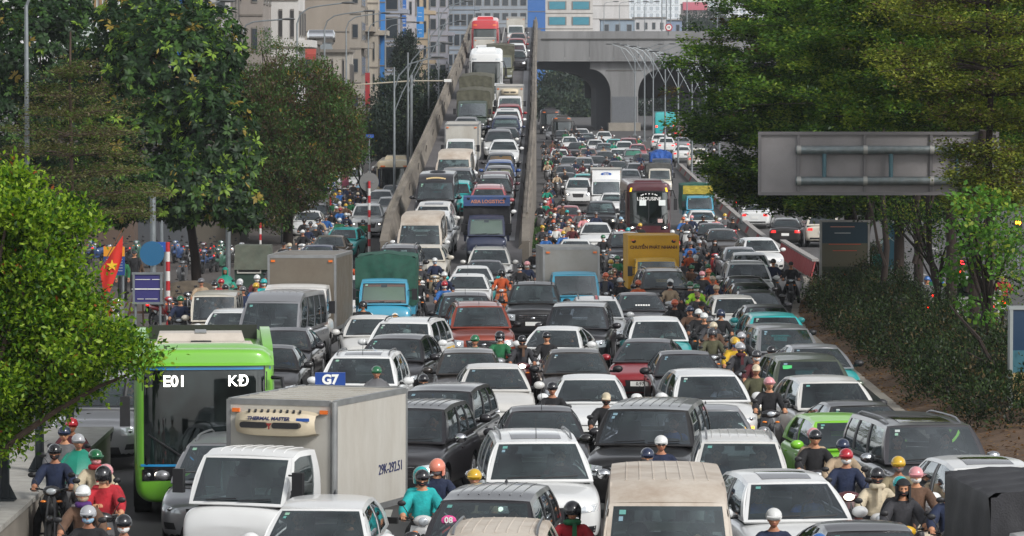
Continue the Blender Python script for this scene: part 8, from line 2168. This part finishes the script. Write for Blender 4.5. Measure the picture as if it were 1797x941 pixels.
# bright foreground tree
BRT = [leafmat('leaf_lime', '7d9a22', .45), leafmat('leaf_bright', '587f1e', .42), leafmat('leaf_dark_green', '2c4a16', .35), leafmat('leaf_pale', '93ac3a', .45), leafmat('leaf_redtip', '8a4a26', .3)]  # natural leaf tones, mixed at random by clump
dense_tree('small_leaf_tree', (X_(-90, 60), 60, gz(60)), [lobe(20, 400, 60, 70, 80), lobe(50, 480, 60, 85, 80), lobe(30, 570, 60, 110, 90), lobe(120, 590, 60, 85, 60), lobe(170, 615, 59, 85, 42), lobe(60, 670, 60, 90, 70), lobe(0, 730, 60, 60, 70), lobe(140, 670, 60, 55, 34), lobe(-50, 500, 60, 80, 180), lobe(20, 330, 60, 50, 40), lobe(-40, 740, 60, 60, 80), lobe(235, 620, 59, 50, 14), lobe(255, 645, 59, 36, 9), lobe(200, 580, 59, 30, 12), lobe(110, 420, 60, 34, 14), lobe(125, 490, 60, 46, 18), lobe(165, 540, 60, 40, 16)] + [lobe(float(nrng.uniform(-40, 130)), float(nrng.uniform(320, 700)), 60 + float(nrng.uniform(-1, .6)), float(nrng.uniform(24, 60)), float(nrng.uniform(10, 30))) for _ in range(30)], 1900, 34, .095, .055, BRT, (.30, .36, .20, .13, .01), 'bright yellow-green small-leaved tree in the left foreground', spread=.15, trunk=.14, bark=BARKG, limbs=40)
# layered trees: flat sprays of small leaves on spreading branches
def layered_tree(name, base, H, tiers, mats, w, label, trunk=.2, ln=.10, wd=.055, per=70, bark=BARK, dens=1.0, xlim=None, thick=.11, sr=.34, upr=(-.02, .26)):
    rt = empty(name, base, label=label, category='tree'); paths = [(bend((0, 0, -.1), (0, 0, H), n=7, jit=.03), trunk, .03)]; C = []
    for (z, rad, nb) in tiers:
        a0 = nrng.uniform(0, 6.28)
        for i in range(nb):
            a = a0 + 2 * math.pi * (i + nrng.uniform(-.3, .3)) / nb; r = rad * nrng.uniform(.75, 1.1); d = np.array([math.cos(a), math.sin(a), 0]); up = nrng.uniform(*upr)
            if xlim is not None and d[0] * r < xlim(z): r = min(r, abs(xlim(z) / min(-.05, d[0])))
            st = np.array([0, 0, z]); en = st + d * r + np.array([0, 0, r * up]); paths.append((bend(st, en, .03, n=5, jit=.12), trunk * .28 * (.5 + rad / 8), .012))
            nsp = int((5 + r * 3.4) * dens)
            for _ in range(nsp):
                t = nrng.uniform(.22, 1.03) ** .8; side = np.array([-d[1], d[0], 0]); off = side * nrng.normal() * r * .20 * (.4 + t); p = st + (en - st) * t + off + np.array([0, 0, nrng.normal() * .11 + .05])
                C.append((p, d + .5 * off / (np.linalg.norm(off) + .1)))
                if nrng.random() < .22: paths.append((bend(st + (en - st) * max(.1, t - .15), p, .02, n=3), .014, .006))
    nc = len(C); c = np.array([q[0] for q in C]); d = np.array([q[1] for q in C]); cl = np.repeat(np.arange(nc), per); n = len(cl)
    rr = sr * np.sqrt(nrng.random(n)) * nrng.uniform(.7, 1.4, nc)[cl]; an = nrng.uniform(0, 6.28, n); pos = c[cl] + np.stack([rr * np.cos(an), rr * np.sin(an), nrng.normal(size=n) * thick + .12 * rr], 1)
    ax = unit(nrng.normal(size=(n, 3)) * np.array([1, 1, .35]) + unit(d)[cl] * .5); nor = unit(nrng.normal(size=(n, 3)) * .45 + np.array([0, 0, 1.]))
    leaves('crown', pos, ax, nor, ln * nrng.uniform(.7, 1.3, n), wd * nrng.uniform(.7, 1.2, n), tones(n, w, cl, nc), mats, rt); wood(rt, paths, bark); return rt
HG0 = leafmat('leaf_u_deep', '1c2a16', .25)
RG = [leafmat('leaf_r_deep', '26401c', .3), leafmat('leaf_r_dark', '3f5f26', .35), leafmat('leaf_r_mid', '5d7e2c', .4), leafmat('leaf_r_light', '86983a', .42), leafmat('leaf_r_brown', '54452c', .25)]
def trs(z0, z1, n, r0, r1, nb): return [(z0 + (z1 - z0) * i / (n - 1), r0 + (r1 - r0) * math.sin(math.pi * min(1, .25 + .75 * i / (n - 1))), nb) for i in range(n)]
layered_tree('layered_tree', base_at(1490, 152), 13.5, trs(3.3, 13.0, 13, 3.0, 6.3, 9), RG, (.22, .34, .32, .10, .02), 'dark green layered tree rising behind the grey road sign', trunk=.24, per=95, ln=.17, wd=.095, dens=1.7, sr=.46)
layered_tree('layered_tree', base_at(1578, 138), 13.0, trs(4.3, 12.6, 12, 2.2, 5.2, 9), RG, (.16, .32, .36, .15, .01), 'green layered tree second along the soil bank', trunk=.22, per=85, ln=.16, wd=.09, dens=1.7, sr=.44)
layered_tree('layered_tree', (X_(1668, 122), 122, gz(122) + .3), 12.5, trs(6.4, 12.2, 9, 1.5, 5.0, 8), RG, (.10, .28, .36, .25, .01), 'layered tree third along the soil bank with lighter sprays', trunk=.2, per=80, ln=.14, wd=.08, dens=1.6, sr=.4)
OL = [leafmat('leaf_o_dark', '465526', .35), leafmat('leaf_o_mid', '6c7a30', .4), leafmat('leaf_o_light', '949a40', .42), leafmat('leaf_o_brown', '5a4a38', .25)]
layered_tree('layered_tree', (X_(1735, 106), 106, gz(106) + .3), 11.5, [(4.4, 1.3, 7), (5.0, 1.4, 7), (5.7, 1.4, 7), (6.6, 1.8, 7), (7.4, 2.8, 8), (8.1, 3.4, 8), (9.0, 3.2, 8), (9.9, 3.0, 7), (10.8, 2.6, 7)], OL, (.22, .34, .30, .14), 'olive yellow layered tree nearest on the right, leaves over the sign end', trunk=.17, per=60, ln=.11, wd=.065, dens=1.3, xlim=lambda z: -1.1 if z < 6.4 else -3.5)
layered_tree('layered_tree', (X_(125, 118), 118, gz(118) + .13), 9.6, [(3.9, 2.8, 9), (4.5, 3.1, 9), (5.1, 2.8, 8), (5.8, 2.4, 8), (6.4, 2.2, 7), (7.0, 1.9, 7), (7.6, 1.3, 6), (8.3, .8, 5)], [leafmat('leaf_t_olive', '62643a', .3), leafmat('leaf_t_brown', '4d4434', .25), leafmat('leaf_t_green', '55702e', .35), leafmat('leaf_t_tan', '6a6248', .3)], (.42, .18, .24, .16), 'sparse brownish layered tree in front of the dark trees', trunk=.1, per=44, ln=.085, wd=.05, bark=BARKG, dens=1.0, sr=.34, thick=.06, upr=(.02, .14))
# bare trunks along the bank that the crowns hide the tops of
for i, (px, Y, r) in enumerate(((1517, 146, .17), (1605, 134, .19), (1555, 132, .13), (1700, 112, .2), (1640, 128, .12))):
    rt = empty('bank_trunk', (X_(px, Y), Y, gz(Y) + .25), label=f'dark trunk on the soil bank, {ordi[i].replace("nearest", "first")} of five between the layered trees', category='tree'); wood(rt, [(bend((0, 0, -.3), (nrng.normal() * .3, nrng.normal() * .3, 6.5), n=6, jit=.08), r, r * .6), (bend((0, 0, 1.8), (-.7 + 1.4 * (i % 2), 0, 4.4), n=4), r * .5, r * .25)])
dense_tree('round_leaf_tree', (X_(1745, 98), 98, gz(98) + .3), [lobe(1720, 350, 98, 60, 22), lobe(1690, 385, 97, 40, 14), lobe(1770, 400, 97, 60, 40), lobe(1725, 425, 97, 50, 26), lobe(1690, 360, 97, 26, 10), lobe(1760, 470, 97, 40, 40), lobe(1690, 470, 98, 40, 30), lobe(1720, 540, 98, 46, 30)], 130, 16, .13, .115, [leafmat('leaf_bau', '5f8a34', .45), leafmat('leaf_bau2', '46702a', .4), leafmat('leaf_bau3', '8a9a3a', .45)], (.5, .38, .12), 'slender tree with round light green leaves at the right edge', spread=.16, trunk=.09, droop=.5, limbs=16)
dense_tree('understorey_tree', (X_(1650, 128), 129, gz(128) + .3), [lobe(1600, 385, 128, 60, 34), lobe(1680, 400, 127, 60, 50), lobe(1750, 420, 126, 60, 70), lobe(1640, 440, 128, 50, 30), lobe(1560, 365, 130, 50, 24), lobe(1780, 520, 126, 50, 60)], 200, 26, .13, .07, [HG0, RG[1], RG[2], OL[2]], (.35, .35, .2, .1), 'loose dark understorey foliage hanging between the trunks', spread=.2, trunk=.08, limbs=18)
tb = empty('bare_branch', (X_(1765, 92), 92, gz(92) + .2), label='bare dark leaning branch beside the right lightbox', category='branch'); wood(tb, [(bend((.4, 0, 0), (-.6, 0, 1.6), n=5), .07, .05), (bend((-.6, 0, 1.6), (-1.3, .2, 2.4), n=4), .05, .02), (bend((-.1, 0, .9), (-.9, .1, 1.3), n=4), .035, .015)], name='branch')
HG = [leafmat('leaf_h_deep', '141f10', .2), leafmat('leaf_h_dark', '223318', .25), leafmat('leaf_h_mid', '384a24', .3), leafmat('leaf_h_brown', '55492f', .25)]
hi = 0
for Y in np.arange(84, 160, 4.4):
    a, b = kr(Y), kl(Y); xc = a + 1.75 + .25 * math.sin(Y); z = gz(Y) + .35; rt = empty('hedge_shrub', (xc, Y, gz(Y) + .2), label='dark dense shrub of the hedge on the soil bank', category='shrub', group='hedge shrubs on the soil bank')
    nC = 210; L_ = [(np.array((0, 0, .45)), np.array((1.15, 2.3, .70 + .15 * math.sin(Y * 3)))), (np.array((1.3, .5, .75)), np.array((1.1, 1.8, .95 + .25 * math.sin(Y * 2.1))))]
    c, d, k = lobed(nC, L_, .7); cl = np.repeat(np.arange(nC), 34); n = len(cl); pos = c[cl] + nrng.normal(size=(n, 3)) * .14; pos[:, 2] = np.maximum(pos[:, 2], -.05)
    leaves('foliage', pos, unit(nrng.normal(size=(n, 3)) + d[cl] * .7 + np.array([0, 0, .3])), unit(nrng.normal(size=(n, 3)) * .6 + np.array([0, 0, 1.])), .10 * nrng.uniform(.7, 1.3, n), .05 * nrng.uniform(.7, 1.2, n), tones(n, (.34, .38, .18, .10), cl, nC), HG, rt); wood(rt, [(bend((0, 0, 0), (nrng.normal() * .3, nrng.normal() * .5, .8), n=3), .03, .01) for _ in range(4)], name='stem')
# fallen leaves on the bank
n = 5000; yy_ = nrng.uniform(70, 150, n); aa = np.array([kr(y) for y in yy_]); xx = aa + .25 + nrng.random(n) ** 1.4 * 2.2
zz = np.array([soilf((x - kr(y) - .2) / max(.5, kl(y) - kr(y) - .4), (y - 58) / 111.5)[2] for x, y in zip(xx, yy_)]) + .02
lf = leaves('fallen_leaves', np.stack([xx, yy_, zz], 1), nrng.normal(size=(n, 3)) * np.array([1, 1, .15]), np.tile([0, 0, 1.], (n, 1)) + nrng.normal(size=(n, 3)) * .3, .10, .055, nrng.integers(0, 3, n), [leafmat('litter_a', '6a4a2c'), leafmat('litter_b', '4a3422'), leafmat('litter_c', '85683f')], None); lf['kind'] = 'stuff'; lf['label'] = 'brown fallen leaves scattered over the soil bank'; lf['category'] = 'leaves'
# planted strip of grass beside the ramp wall
n = 2600; yy_ = nrng.uniform(196, 232, n); xx = np.array([ramp_r(y) for y in yy_]) + .45 + nrng.random(n) * .7; pos = np.stack([xx, yy_, np.array([gz(y) for y in yy_])], 1)
gr = leaves('grass', pos, nrng.normal(size=(n, 3)) * .35 + np.array([0, 0, 1.]), nrng.normal(size=(n, 3)), .5, .1, nrng.integers(0, 2, n), [LD3, LD2], None); gr['kind'] = 'stuff'; gr['label'] = 'green grass strip along the foot of the ramp wall'; gr['category'] = 'grass'
# ------------------------------------------------------------------ haze
hz = MB().box((0, 1050, 25), (900, 2300, 66)); ho = obj('haze', hz.mesh('haze', [], smooth=0), kind='stuff')
hm = bpy.data.materials.new('haze'); hm.use_nodes = True; nt = hm.node_tree; nt.nodes.clear(); out = nt.nodes.new('ShaderNodeOutputMaterial'); pv = nt.nodes.new('ShaderNodeVolumePrincipled')
pv.inputs['Color'].default_value = (.86, .90, .95, 1); pv.inputs['Density'].default_value = HAZE; pv.inputs['Anisotropy'].default_value = .2
nt.links.new(pv.outputs[0], out.inputs['Volume']); ho.data.materials.append(hm)

bpy.data.scenes.remove(TMP)
